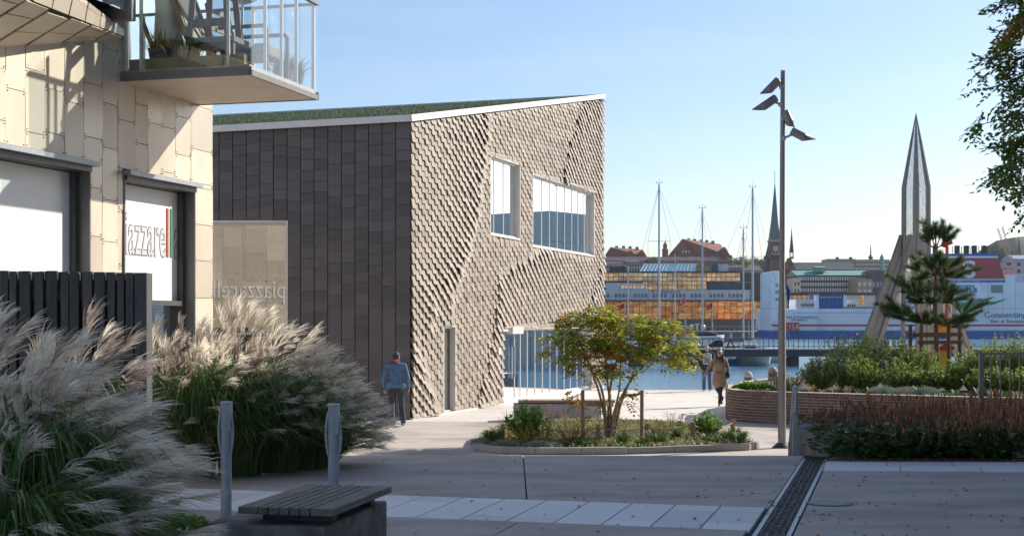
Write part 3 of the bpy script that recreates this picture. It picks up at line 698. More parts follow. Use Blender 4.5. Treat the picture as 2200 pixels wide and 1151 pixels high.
for uu, oo in ((.3, .9), (.85, .9), (.3, 1.45), (.85, 1.45)):
    m = MB(); YF.bx(m, bu0+uu-.03, bu0+uu+.03, fz, fz+.36, oo-.03, oo+.03); m.build('leg', BO, dc)
m = MB(); m.bar(YF.p(bu0+.16, fz+.02, .5), YF.p(bu0+.16, fz+.75, .2), .06, .04); m.build('strut', MT['darkframe'], dc)
gl = thing('clear_parasol_globe', 'clear plastic globe lamp hanging over the balcony', 'lamp', YF.p(bu0+1.2, fz+1.0, 1.1))
m = MB(); m.ell(YF.p(bu0+1.2, fz+1.42, 1.15), .36, 20, 14); m.build('globe', glass('globe', (.85, .88, .9), .1, .15, frost=.12), gl, smooth='all')
m = MB(); m.tube([YF.p(bu0+1.2, fz, 1.15), YF.p(bu0+1.2, fz+1.1, 1.15)], .02, 8); m.build('stem', MT['alu'], gl)
wp = thing('white_urn', 'tall white rounded urn behind the left balcony glass', 'urn', YF.p(bu0+.5, fz, .42))
m = MB(); m.lathe(YF.p(bu0+.5, fz, .42), [(.12, 0), (.2, .3), (.17, .9), (.19, 1.2), (.12, 1.45), (.02, 1.5)], 16); m.build('body', MT['alu'], wp, smooth='all')
def pot_plant(loc, label, r, h, mat, pm_, n=240):
    t = thing('potted_plant', label, 'plant', loc, group=None)
    q = MB(); q.lathe(loc, [(r*.7, 0), (r, h), (r*.9, h), (r*.85, h-.03)], 14); q.build('pot', pm_, t, smooth=True)
    q = MB()
    for i in range(n):
        a = ru(0, 2*pi); e = ru(.2, 1.4); L_ = ru(.12, .36); d = V((cos(a)*cos(e), sin(a)*cos(e), sin(e))); p0 = V(loc)+V((rg(r*.4), rg(r*.4), h-.02))
        q.ribbon([p0, p0+d*L_*.5, p0+d*L_+V((0, 0, -.04))], [.004, .006, .001], V((-sin(a), cos(a), 0)))
    q.build('foliage', mat, t, kind='stuff'); return t
pot_plant(YF.p(bu0+.25, fz, .45), 'dried brown plant in a dark pot behind the left balcony glass', .17, .3, MT['blade_dry'], MT['darkframe'])
pot_plant(YF.p(bu0+.24, fz, .85), 'yellow green plant in a wooden pot behind the balcony front glass', .16, .24, MT['grass'], MT['oldwood'])
pot_plant(YF.p(bu1-.45, fz, bo-.3), 'spiky grass in a pot behind the frosted balcony glass', .16, .22, MT['grass'], MT['reveal'])
pot_plant(YF.p(bu1-.2, fz, bo-.25), 'bushy plant in a pot at the far frosted balcony corner', .14, .2, MT['leaf_shrub'], MT['reveal'])

# dark board fence
fen = thing('board_fence', 'dark weathered vertical board fence in front of the shop windows', 'fence', (-5, 13, 0))
fy = 13.0; x = XX(318, fy); fzt = ZZ(586, fy); first = True
m = MB(); m.bx(x-.11, x, fy-.05, fy+.16, 0, fzt+.0); m.build('post', MT['fencewood'], fen, bevel=.004)
x -= .125
while x > -6.6:
    w = ru(.055, .1); fr_ = random.choice((0, .03, .03)); m = MB(); m.bx(x-w, x, fy-.02-fr_*.6, fy+.02, 0, fzt+.014*(-x-3.3)+rg(.004)); m.build('board', MT['fencewood'], fen, bevel=.003); x -= w+ru(.012, .04)
x = XX(312, fy)
while x > -6.6:
    w = ru(.09, .12); m = MB(); m.bx(x-w, x, fy+.075, fy+.1, 0, fzt+.014*(-x-3.3)+rg(.003)); m.build('board', MT['fencewood'], fen); x -= w+.004
for zz in (.3, 1.1, 1.85):
    m = MB(); m.bx(-6.6, XX(310, fy), fy+.02, fy+.07, zz, zz+.09); m.build('rail', MT['fencewood'], fen)
# ------------------------------------------------------------------ terrace furniture
def rbox(mb, c, sx_, sy_, z0, z1, rz): mb.box((c[0], c[1], (z0+z1)/2), (sx_, sy_, z1-z0), rz)
# bench: concrete block with a slatted seat
ba = -radians(12); bcn = V((-1.42, 9.82)); bd = V((sin(-ba), cos(ba))); bn = V((cos(ba), sin(ba)))
bench = thing('bench', 'concrete block bench with weathered wooden slat seat in the foreground', 'bench', (bcn.x, bcn.y, 0), ba)
def bp_(s_, t_, z): q = bcn+bn*s_+bd*t_; return V((q.x, q.y, z))
m = MB(); m.hexa([bp_(-.46, -.64, 0), bp_(.36, -.64, 0), bp_(.36, .72, 0), bp_(-.46, .72, 0), bp_(-.46, -.64, .335), bp_(.36, -.64, .335), bp_(.36, .72, .335), bp_(-.46, .72, .335)]); m.build('block', MT['benchstone'], bench, bevel=.012)
ws_ = [.125, .05, .05, .05, .05, .05, .05, .125]; s0 = -.225; gap = .013
ws_ = [.13, .058, .058, .058, .058, .058, .15]
for w in ws_:
    m = MB(); m.hexa([bp_(s0, -.66, .405), bp_(s0+w, -.66, .405), bp_(s0+w, .63, .405), bp_(s0, .63, .405), bp_(s0, -.66, .452), bp_(s0+w, -.66, .452), bp_(s0+w, .63, .452), bp_(s0, .63, .452)])
    m.build('slat', MT['benchwood'], bench, bevel=.004); s0 += w+gap
for t_ in (-.42, .4):
    m = MB(); m.hexa([bp_(-.15, t_, .334), bp_(.34, t_, .334), bp_(.34, t_+.08, .334), bp_(-.15, t_+.08, .334), bp_(-.15, t_, .406), bp_(.34, t_, .406), bp_(.34, t_+.08, .406), bp_(-.15, t_+.08, .406)]); m.build('support', MT['darksteel'], bench)
# two steel bollards with loop handles
def bollard(px, Y, label):
    X = XX(px, Y); t = thing('bollard', label, 'bollard', (X, Y, 0), group='steel bollards behind the bench')
    m = MB(); m.lathe((X, Y, 0), [(.046, 0), (.046, .955)], 20); m.build('post', MT['galv'], t, smooth=True)
    m = MB(); m.box((X+.004, Y, .85), (.084, .084, .24)); m.lathe((X, Y, .955), [(.053, 0), (.053, .014), (.046, .02)], 20); m.build('cap', MT['galv'], t, smooth=True)
    for sg, k in ((-1, 0), (1, .02)):
        pts = [V((X+sg*(.038+.022*sin(pi*i/10)**.8), Y-.02, .91-k-.36*i/10)) for i in range(11)]
        m = MB(); m.tube(pts, .011, 8); m.build('handle', MT['galv'], t, smooth=True)
bollard(486, 12.0, 'grey steel bollard with loop handle left of the bench'); bollard(717, 11.67, 'grey steel bollard with loop handle rising right behind the bench seat')
# drainage channel with a patterned grate
drn = thing('drainage_channel', 'cast iron drainage grate strip running across the terrace', 'drain', tuple(gt(-.9, 13)))
m = MB(); m.hexa([gt(-1.05, 6, -.03), gt(-.76, 6, -.03), gt(-.76, 17.45, -.03), gt(-1.05, 17.45, -.03), gt(-1.05, 6, -.006), gt(-.76, 6, -.006), gt(-.76, 17.45, -.006), gt(-1.05, 17.45, -.006)]); m.build('channel_bed', MT['joint'], drn)
for a, b_ in ((-1.05, -1.015), (-.795, -.76)):
    m = MB(); m.hexa([gt(a, 6, -.006), gt(b_, 6, -.006), gt(b_, 17.45, -.006), gt(a, 17.45, -.006), gt(a, 6, .003), gt(b_, 6, .003), gt(b_, 17.45, .003), gt(a, 17.45, .003)]); m.build('rim', MT['steel'], drn)
t_ = 9.6
while t_ < 17.4:
    m = MB()
    for k in range(9):
        for j in range(4):
            a0 = -1.01+.053*j+ru(.0, .01); b0 = t_+.008+.054*k; w_, l_ = random.choice(((.045, .018), (.018, .046), (.03, .03)))
            p4 = [gt(a0, b0), gt(a0+w_, b0+ru(-.008, .008)), gt(a0+w_, b0+l_), gt(a0, b0+l_)]
            m.hexa([V((p.x, p.y, -.006)) for p in p4]+[V((p.x, p.y, .0)) for p in p4])
    for k in (0, .49):
        p4 = [gt(-1.012, t_+k), gt(-.797, t_+k), gt(-.797, t_+k+.012), gt(-1.012, t_+k+.012)]; m.hexa([V((p.x, p.y, -.006)) for p in p4]+[V((p.x, p.y, .001)) for p in p4])
    m.build('grate', MT['iron'], drn); t_ += .51
# manhole cover
M_('lid', (.3, .29, .28), (.2, .2, .2), sc=40, rough=.6, metal=.2, bump=.6, bsc=60)
mh = G(1782, 1081, 0); mc = thing('manhole_cover', 'round cast iron manhole cover in the concrete near the drain', 'manhole cover', (mh.x, mh.y, 0))
m = MB(); m.lathe((mh.x, mh.y, .0), [(.215, 0), (.215, .004), (.21, .005)], 32); m.build('ring', MT['iron'], mc)
m = MB(); m.lathe((mh.x, mh.y, .0055), [(.185, 0), (.185, .003)], 32); m.build('lid', MT['lid'], mc)
# handrail at the top of the steps
hr = thing('handrail', 'grey steel handrail post at the top of the steps beside the stone kerb', 'handrail', (3.62, 18, 0))
ph = P(1708, 826, 17.9); b0 = V((ph.x, 17.9, -.25))
m = MB(); m.bar(b0, V((ph.x, 17.9, .66)), .065, .03); m.build('post', MT['steel'], hr, bevel=.004)
m = MB(); m.tube([V((ph.x, 17.88, .5)), V((ph.x+.005, 17.87, .72)), V((ph.x+.01, 17.9, .8)), V((ph.x+.008, 17.98, .825)), V((3.84, 19.6, .05)), V((3.88, 19.9, -.1))], .024, 10); m.build('rail', MT['steel'], hr, smooth=True)
for k in (.28, .52):
    m = MB(); m.tube([V((ph.x-.01, 17.93, .8-k)), V((3.85, 19.7, .02-k))], .01, 8); m.build('lower_rail', MT['steel'], hr)
m = MB(); m.bar(V((3.86, 19.75, -.9)), V((3.86, 19.75, -.02)), .05, .03); m.build('post', MT['steel'], hr)
# lamp post with four spotlights
lp = G(1680, 961, ZP); Yl = lp.y
lamp = thing('lamp_post', 'tall grey lamp post with four tubular spotlights by the steps', 'lamp post', tuple(lp))
ztop = ZZ(152, Yl)
m = MB(); m.tube([(lp.x, Yl, ZP), (lp.x, Yl, ZP+2.6), (lp.x+.0, Yl, ZP+3.4), (lp.x+.02, Yl, ztop)], [.082, .078, .058, .047], 20); m.build('pole', MT['polegrey'], lamp, smooth=True)
m = MB(); m.lathe(tuple(lp), [(.2, 0), (.19, .02), (.11, .09), (.085, .1)], 20); m.build('base_flange', MT['darksteel'], lamp, smooth=True)
def spot(px, py, qx, qy, r=.085):            # back end -> front end, front cut obliquely
    a = P(px, py, Yl-.05); b_ = P(qx, qy, Yl-.05); d = (b_-a).normalized(); L_ = (b_-a).length
    sd = d.cross(V((0, 1, 0))).normalized(); up = V((0, -1, 0)); n = 20; m = MB(); vs = []; fs = []
    prof = [(0, .8), (.02, .95), (.05, 1), (.55, 1), (.56, 1.03), (.62, 1.03), (.63, 1)]
    for t, k in prof:
        for i in range(n): c = cos(2*pi*i/n); s_ = sin(2*pi*i/n); vs.append(a+d*(L_*t)+sd*(r*k*c)+up*(r*k*s_))
    for rr, dd in ((1, 0), (.86, 0), (.8, -.6)):
        for i in range(n):
            c = cos(2*pi*i/n); s_ = sin(2*pi*i/n); low = 1 if (sd*c).z < 0 else -1
            w = -(sd.z*c)*1.0
            vs.append(a+d*(L_*(.86-.14*0)+(-.0 if rr < 1 else 0)+w*r*-1.6*(1 if dd == 0 else 0)+dd*.12)+sd*(r*rr*c)+up*(r*rr*s_))
    k = len(vs)//n
    for j in range(k-1):
        for i in range(n): i2 = (i+1) % n; fs.append((j*n+i, j*n+i2, (j+1)*n+i2, (j+1)*n+i))
    fs.append(tuple(range(n))[::-1]); fs.append(tuple((k-1)*n+i for i in range(n)))
    m.add(vs, fs); return m.build('spotlight', MT['polegrey'], lamp, smooth=True), a, b_
for (px, py, qx, qy), (bx_, by_) in (((1673, 172, 1641, 205), (1679, 187)), ((1668, 210, 1624, 240), (1677, 225)), ((1686, 238, 1702, 276), (1682, 256)), ((1700, 281, 1744, 304), (1684, 297))):
    o, a, b_ = spot(px, py, qx, qy); pb = P(bx_, by_, Yl-.02); mid = a.lerp(b_, .22)
    m = MB(); m.tube([pb, mid], .024, 8); m.lathe(tuple(pb), [(.045, -.04), (.045, .04)], 12); m.ell(tuple(mid), .045, 10, 6); m.build('bracket', MT['galv'], o, smooth=True)

# ------------------------------------------------------------------ island bed in the plaza
ic = V((2.05, 31.6)); KZ = ZP+.13
front = [(1015, 957), (1028, 968), (1080, 974), (1150, 976), (1250, 976), (1350, 975), (1450, 972), (1550, 969), (1610, 967), (1632, 962)]
fp = [G(x, y, ZP) for x, y in front]
back = [V((4.6, 31.2, 0)), V((4.4, 33.8, 0)), V((3.4, 35.2, 0)), V((1.6, 35.4, 0)), V((.2, 34.6, 0)), V((-.5, 32.6, 0)), V((-.78, 30.6, 0))]
loop = [V((p.x, p.y, 0)) for p in fp]+back
cl = sum(loop, V())/len(loop)
bed = thing('island_bed', 'low planted island bed with granite kerb in front of the shingle building', 'planting bed', (cl.x, cl.y, ZP))
inn = [p+(cl-p).normalized()*.14 for p in loop]
m = MB(); m.add([V((p.x, p.y, ZP+.06)) for p in inn]+[V((cl.x, cl.y, ZP+.16))], [(i, (i+1) % len(inn), len(inn)) for i in range(len(inn))]); m.build('soil', MT['soil'], bed)
for i in range(len(loop)):
    a, b_ = loop[i], loop[(i+1) % len(loop)]; ai, bi = inn[i], inn[(i+1) % len(inn)]; n = max(1, round((b_-a).length/.95))
    for k in range(n):
        q = [a.lerp(b_, k/n+.004), a.lerp(b_, (k+1)/n-.004), ai.lerp(bi, (k+1)/n-.004), ai.lerp(bi, k/n+.004)]; m = MB(); zz = KZ+rg(.006)
        m.hexa([V((p.x, p.y, ZP)) for p in q]+[V((p.x, p.y, zz)) for p in q]); m.build('kerb_stone', MT['kerb'], bed, bevel=.015)
# rope fence round the bed
rf = thing('rope_fence', 'low wooden posts linked by sagging rope round the island bed', 'rope fence', (cl.x, cl.y, ZP))
rpx = [(1080, 910, 29.4), (1177, 914, 29.0), (1285, 911, 28.9), (1390, 909, 29.3), (1488, 906, 29.6), (1574, 901, 30.9), (1460, 903, 33.2), (1344, 901, 34.3)]
tops = []
for px, py, Y in rpx:
    q = P(px, py, Y); m = MB(); w = .085; m.bx(q.x-w/2, q.x+w/2, Y-w/2, Y+w/2, ZP+.05, q.z); m.build('post', MT['stakewood'], rf, bevel=.006); tops.append(q+V((0, 0, -.06)))
for i in list(range(len(tops)-1)):
    a, b_ = tops[i], tops[i+1]; L_ = (b_-a).length; pts = [a.lerp(b_, k/12)-V((0, .05, .11*L_*4*(k/12)*(1-k/12)*.6)) for k in range(13)]
    m = MB(); m.tube(pts, .014, 6); m.build('rope', MT['rope'], rf, smooth=True)
# stakes that hold the young tree
ts = thing('tree_stakes', 'round wooden stakes with cross rails holding the young multi-stem tree', 'tree stakes', (1.9, 29.6, ZP))
for px, py, Y in ((1252, 837, 29.3), (1379, 838, 29.4), (1310, 846, 31.0)):
    q = P(px, py, Y); m = MB(); m.tube([(q.x, Y, ZP), (q.x, Y, q.z)], [.042, .038], 10); m.build('stake', MT['stakewood'], ts, smooth=True)
a, b_ = P(1253, 866, 29.25), P(1317, 868, 29.9); m = MB(); m.bar(a, b_, .03, .1); m.build('rail', MT['stakewood'], ts)
a, b_ = P(1345, 848, 30.1), P(1379, 844, 29.45); m = MB(); m.tube([a, a.lerp(b_, .5)-V((0, 0, .03)), b_], .028, 6); m.build('strap', MT['stakewood'], ts)
# stone bench behind the bed
sb = thing('stone_bench', 'pale concrete bench with a wooden top behind the island bed', 'bench', (1.1, 36.6, ZP))
xa, xb = XX(1103, 36.6), XX(1291, 36.6)
m = MB(); m.bx(xa, xb, 36.4, 37.0, ZP, ZP+.44); m.build('block', pm('paleconc', (.42, .42, .42), (.36, .36, .36), sc=4, rough=.85, bump=.2), sb, bevel=.01)
for k in range(4):
    m = MB(); m.bx(xa+.12, xb+.35, 36.36+.165*k, 36.51+.165*k, ZP+.47, ZP+.53); m.build('slat', MT['stakewood'], sb, bevel=.005)
for xx in (xa+.3, xb-.3):
    m = MB(); m.bx(xx-.04, xx+.04, 36.42, 36.95, ZP+.44, ZP+.47); m.build('bracket', MT['darksteel'], sb)

# ------------------------------------------------------------------ brick planter on the right
def arc_pts(pts, n):      # Catmull-Rom through points
    out = []
    P_ = [pts[0]*2-pts[1]]+pts+[pts[-1]*2-pts[-2]]
    for i in range(1, len(P_)-2):
        for k in range(n):
            t = k/n; a, b_, c, d = P_[i-1:i+3]
            out.append(.5*((2*b_)+(c-a)*t+(2*a-5*b_+4*c-d)*t*t+(3*b_-a-3*c+d)*t**3))
    out.append(pts[-1]); return out
wl0 = [V((5.95, 39.5, 0)), V((5.66, 37.6, 0)), V((5.62, 36.5, 0)), V((6.1, 35.75, 0)), V((7.6, 34.75, 0)), V((9.6, 33.55, 0)), V((11.9, 32.4, 0)), V((14.5, 31.5, 0))]
crv = arc_pts(wl0, 14)
LEN = [0]
for a, b_ in zip(crv, crv[1:]): LEN.append(LEN[-1]+(b_-a).length)
def on(s_, off=0):
    s_ = max(0, min(LEN[-1]-1e-4, s_)); i = next(k for k in range(len(LEN)-1) if LEN[k+1] >= s_); t = (s_-LEN[i])/(LEN[i+1]-LEN[i]); p = crv[i].lerp(crv[i+1], t)
    d = (crv[min(i+2, len(crv)-1)]-crv[max(i-1, 0)]).normalized(); nn = V((-d.y, d.x, 0)) ; nn = -nn
    return p+nn*off, d, nn
if (on(3)[2]).dot(V((0, 0, 0))-on(3)[0]) < 0: SGN = -1
else: SGN = 1
def onw(s_, off): p, d, nn = on(s_, 0); return p+nn*(off*SGN), d, nn*SGN
ZB = -.1
pl = thing('brick_planter', 'curved raised planter of dark brown brick with pale mortar', 'planter', (8, 36, ZP))
m = MB(); K = 80; vs = []
for i in range(K+1):
    s_ = LEN[-1]*i/K
    for off, z in ((-.008, ZP-.03), (-.008, ZB), (-.3, ZB), (-.3, ZP-.03)): vs.append(onw(s_, off)[0]+V((0, 0, z)))
m.add(vs, [(i*4+j, i*4+j+1, (i+1)*4+j+1, (i+1)*4+j) for i in range(K) for j in range(3)]+[(0, 3, 2, 1)]); mort = m.build('wall', MT['mortar'], pl)
m = MB(); inner = [onw(LEN[-1]*i/K, -.2)[0] for i in range(K+1)]; far = [V((30, 31, 0)), V((30, 52, 0)), V((13.5, 50, 0)), V((8.5, 45.5, 0)), V((6.8, 42, 0))]
m.add([V((p.x, p.y, -.16)) for p in inner+far], [tuple(range(len(inner)+len(far)))]); m.build('soil', MT['soil'], pl)
m = MB(); bk = [inner[0]]+far[::-1]
m.add([V((p.x, p.y, z)) for p in bk for z in (ZP-.02, -.12)], [(2*i, 2*i+1, 2*i+3, 2*i+2) for i in range(len(bk)-1)]); m.build('back_wall', MT['mortar'], pl)
BRM = {}
def brick_mesh(w, h, rot=0):
    k = (w, h)
    if k not in BRM:
        q = MB(); q.box((0, 0, 0), (w, .06, h)); me = q.mesh('brick', MT['brick']); BRM[k] = me
    return BRM[k]
cand = []; nco = 11; chh = (ZB-ZP)/nco
for c in range(nco):
    z = ZP+chh*(c+.5); soldier = c == nco-1; head = c % 4 in (3,)
    s_ = .01 if c % 2 else .07
    while s_ < LEN[-1]-.1:
        if soldier: w = .075
        elif head: w = .105
        else: w = .215 if rnd() < .82 else .105
        p, d, nn = onw(s_+w/2, -.022+rg(.002)); cand.append((p.y, p, d, w, z, chh-.017 if not soldier else chh+.0)); s_ += w+.016
vis = [k for k in cand if 1560 < CX+F*k[1].x/k[1].y < 2200 and k[1].y < 37.2]
def wt(k):
    px = CX+F*k[1].x/k[1].y; return k[3]/k[1].y-(.01 if px > 1790 and k[4] < -.35 else 0)
vis.sort(key=wt, reverse=True); top = set(id(k) for k in vis[:300]); rest = MB()
for k in cand:
    _, p, d, w, z, h = k; rz = atan2(d.y, d.x)
    if id(k) in top: link('brick', brick_mesh(w, round(h, 4)), mort, Matrix.Translation((p.x, p.y, z)) @ Matrix.Rotation(rz+rg(.004), 4, 'Z'))
    else: rest.box((p.x, p.y, z), (w, .06, h), rz)
rest.build('bricks', MT['brick'], mort, kind='stuff')
M_('boll', (.42, .41, .41), (.36, .35, .35), sc=5, rough=.75)
# light bollards by the quay
for px, py, Y, lb in ((1607, 797, 48.5, 'round-topped grey light bollard left of the other, by the quay edge'), (1660, 787, 43.5, 'round-topped grey light bollard half behind the lamp post')):
    q = P(px, py, Y); t = thing('light_bollard', lb, 'bollard', (q.x, Y, ZP), group='light bollards by the quay'); r = .15
    H_ = q.z-ZP; m = MB(); m.lathe((q.x, Y, ZP), [(r, 0), (r, H_-.3)], 18); m.build('post', MT['boll'], t, smooth=True)
    m = MB(); m.lathe((q.x, Y, ZP+H_-.3), [(r*.93, 0), (r*.93, .1)], 18); m.build('light_slot', MT['darkframe'], t)
    m = MB(); m.lathe((q.x, Y, ZP+H_-.2), [(r*1.04, 0), (r*1.04, .05), (r*.95, .11), (r*.7, .165), (r*.35, .193), (.01, .2)], 18); m.build('cap', MT['boll'], t, smooth='all')
# bar railing on the right
br = thing('bar_railing', 'thin grey vertical bar railing in front of the brick planter', 'railing', (8.4, 24, 0)); Yr = 20.3
xa = XX(2108, Yr); zt_ = ZZ(757, Yr)
m = MB(); m.bx(xa-.03, 12, Yr-.02, Yr+.02, zt_-.03, zt_); m.build('top_rail', MT['polegrey'], br)
m = MB(); m.bx(xa-.03, xa+.03, Yr-.03, Yr+.03, -.9, zt_-.03); m.build('post', MT['polegrey'], br)
k = 1
while xa+k*.137 < 10.5:
    m = MB(); m.tube([(xa+k*.137, Yr, -.1), (xa+k*.137, Yr, zt_-.03)], .011, 6); m.build('bar', MT['polegrey'], br); k += 1
m = MB(); m.bx(xa+.03, 12, Yr-.015, Yr+.015, .0, .03); m.build('bottom_rail', MT['darksteel'], br)
# curved concrete kerb round the flower bed on the terrace
kp = [V((4.05, 19.6, 0)), V((3.72, 18.6, 0)), V((3.66, 17.9, 0)), V((3.84, 17.35, 0)), V((4.1, 17.12, 0))]
kc = arc_pts(kp, 6); kk = thing('stone_kerb', 'rounded weathered concrete kerb at the end of the flower bed', 'kerb', (3.9, 17.8, 0))
vs = []; m = MB()
for i, p in enumerate(kc):
    d = (kc[min(i+1, len(kc)-1)]-kc[max(i-1, 0)]).normalized(); nn = V((-d.y, d.x, 0)); h = .27 if i < 24 else max(.1, .27-.02*(i-24))
    vs += [p-nn*0+V((0, 0, -.95)), p+V((0, 0, h)), p+nn*.34+V((0, 0, h)), p+nn*.34+V((0, 0, -.95))]
n = len(kc); m.add(vs, [(i*4+j, i*4+j+1, (i+1)*4+j+1, (i+1)*4+j) for i in range(n-1) for j in range(3)]+[(0, 3, 2, 1), (n*4-4, n*4-3, n*4-2, n*4-1)]); m.build('edging', MT['benchstone'], kk, bevel=.01)
m = MB(); m.add([V((p[0], p[1], p[2])) for p in ((3.95, 17.4, .14), (4.5, 17.05, .02), (12, 16.72, .0), (12, 20.4, .1), (4.3, 20.4, .1), (4.05, 19.4, .14))], [(0, 1, 2, 3, 4, 5)]); m.build('soil', MT['soil'], kk)
st_ = MB(); st_.ell(P(2200, 968, 16.95)+V((.05, .2, -.03)), (.16, .12, .13), 12, 8); 
for i in range(len(st_.v)): st_.v[i] = V(st_.v[i])+V((rg(.008), rg(.008), rg(.008)))
one('boulder', st_, MT['kerb'], 'pale grey boulder at the right end of the flower bed', 'boulder')
# ------------------------------------------------------------------ vegetation
WIND = V((1, -.1, -.08))
def plume(mb, p, d, L_, nr, w=.0028, up=.25):
    d = d.normalized(); a = d.cross(V((0, 1, 0.2))).normalized(); b_ = d.cross(a)
    mb.ribbon([p, p+d*L_*.5, p+d*L_*.8+WIND*L_*.05], [w*1.5, w*1.2, w*.6], a)
    for k in range(nr):
        t = ru(0, .6)**.8; th = ru(0, 2*pi); sp = ru(.08, .42)
        q = p+d*L_*t*.75; r = (d+a*(cos(th)*sp)+b_*(sin(th)*sp)+WIND*ru(.0, .35)+V((0, 0, up*.2))).normalized(); l = L_*ru(.5, .85)*(1-.25*t)
        e = (r+WIND*.45+V((0, 0, -.22))).normalized(); sd = r.cross(V((rg(1), rg(1), rg(1)))).normalized()
        m1 = q+r*l*.5; m2 = m1+(r*.5+e*.5).normalized()*l*.28; mb.ribbon([q, m1, m2, m2+e*l*.24], [w*.7, w*1.15, w, w*.35], sd)
def miscanthus(loc, H, R, nl, npl, lean, label, pw=.0028, L_=.3, upright=.5, nr=24, dark=.25, zlo=.55, dirs=(0, 2*pi), gold=.05, front=.22):
    loc = V(loc); t = thing('silver_grass', label, 'ornamental grass', loc, group='silver grass clumps with feathery plumes')
    lv = MB(); lv2 = MB(); st = MB(); pl = MB(); pd = MB()
    for i in range(nl):
        a = ru(0, 2*pi); r0 = R*.35*sqrt(rnd()); p0 = loc+V((cos(a)*r0, sin(a)*r0, 0)); o = V((cos(a+rg(.3)), sin(a+rg(.3)), 0)); o = (o+V((.35*lean, -.1, 0)))
        h = H*(ru(.4, .8) if rnd() < .6 else ru(.8, 1.12)); out = R*ru(.3, 1.25); pts = []; n = 7
        for k in range(n+1):
            s_ = k/n; pts.append(p0+o*(out*s_**1.7)+V((0, 0, h*(1.75*s_-1.0*s_*s_-.25*s_**4))))
        sd = o.cross(V((0, 0, 1))).normalized(); sd = (sd+V((rg(.3), rg(.3), rg(.3)))).normalized(); w = ru(.006, .0105)
        (lv2 if rnd() < gold else lv).ribbon(pts, [w*.7, w, w, w*.95, w*.85, w*.7, w*.45, w*.1], sd)
    for i in range(npl):
        a = ru(*dirs); rr = sqrt(rnd()); o = V((cos(a), sin(a), 0)); p0 = loc+o*(R*.3*rr); k = 1-rr
        h = H*lerp(zlo, 1.0, min(1, k*1.5*ru(.6, 1.2)))*ru(.92, 1.05); out = R*rr*ru(.55, 1.0); tip = p0+o*out+V((lean*.2*(1+rr), 0, h-.05))
        d = (o*(.35+.7*rr)+V((lean*(.5+.6*rr), 0, upright*2*(1-rr*.75)))).normalized(); lp_ = L_*ru(.75, 1.15)
        base = tip-d*lp_*.25; mid = p0.lerp(base, .55)+V((0, 0, .08)); st.tube([p0, mid, base], [.0035, .003, .0022], 3, False)
        plume(pd if rnd() < dark else pl, base, d, lp_, nr, pw)
    for i in range(int(npl*front)):
        a = ru(-2.6, .5); o = V((cos(a), sin(a), 0)); z = H*ru(.3, .78); out = R*ru(.75, 1.05)*(1.15-.35*z/H); base = loc+o*out+V((lean*.1, 0, z)); d = (o*.5+V((.6+lean*.5, -.15, ru(-.15, .35)))).normalized()
        st.tube([loc+V((0, 0, z*.5)), loc+o*out*.6+V((0, 0, z*1.0)), base], [.003, .003, .002], 3, False); plume(pd if rnd() < dark else pl, base, d, L_*ru(.5, .8), nr, pw)
    lv.build('leaves', MT['blade'], t, kind='stuff')
    if lv2.f: lv2.build('dry_leaves', MT['blade_dry'], t, kind='stuff')
    st.build('stems', MT['grass_dry'], t, kind='stuff')
    if pl.f: pl.build('plumes', MT['plume'], t, kind='stuff')
    if pd.f: pd.build('dark_plumes', MT['plume_dark'], t, kind='stuff')
    return t
def mis(px, Y, *a, **k): return miscanthus((XX(px, Y), Y, 0), *a, **k)
# row behind the bollards, lit at the top
MK = dict(pw=.0034)
mis(330, 15.3, 1.5, .5, 520, 34, .12, 'upright silver grass clump at the end of the dark fence', upright=1.0, dark=.4, zlo=.72, **MK)
mis(420, 15.0, 1.55, .58, 800, 58, .3, 'silver grass clump in front of the shop corner with upright brownish plumes', upright=.9, dark=.3, zlo=.7, **MK)
mis(515, 15.3, 1.72, .66, 900, 84, .4, 'tallest silver grass clump with golden sunlit plumes under the shop glass', upright=.85, dark=.12, zlo=.68, **MK)
mis(600, 15.7, 1.5, .66, 900, 76, .5, 'silver grass clump left of the right bollard, plumes leaning right', upright=.6, dark=.1, zlo=.6, **MK)
mis(668, 16.0, 1.1, .6, 800, 60, .7, 'lower silver grass clump right behind the right bollard', upright=.4, dark=.08, zlo=.5, **MK)
mis(700, 16.4, .6, .42, 700, 36, .55, 'lowest silver grass clump at the right end of the row, bending towards the plaza', upright=.25, dark=.08, zlo=.45, **MK)
# near clumps on the left
NK = dict(pw=.0023, nr=34, L_=.34, front=.12)
mis(-40, 9.3, 1.66, .62, 700, 90, .4, 'near silver grass clump at the left picture edge', upright=.55, dark=.15, zlo=.6, **NK)
mis(80, 8.9, 1.42, .6, 1100, 84, .5, 'near silver grass clump bulging in front of the dark fence', upright=.4, gold=.05, dark=.12, zlo=.5, **NK)
mis(145, 9.6, 1.12, .55, 1000, 54, .6, 'near silver grass clump with long drooping white plumes left of the bench', upright=.28, dark=.1, zlo=.45, **NK)
mis(20, 8.2, .95, .5, 1200, 18, .55, 'nearest silver grass clump at the lower left corner with yellowing blades', upright=.25, gold=.16, dark=.1, **NK)
mis(185, 8.9, .66, .42, 900, 14, .7, 'lowest near silver grass clump beside the concrete bench block', upright=.18, dark=.1, **NK)
mis(165, 11.8, 1.6, .42, 260, 26, .3, 'tall thin silver grass clump with brownish plumes right against the fence', pw=.0028, upright=1.0, dark=.7, L_=.34, zlo=.75)

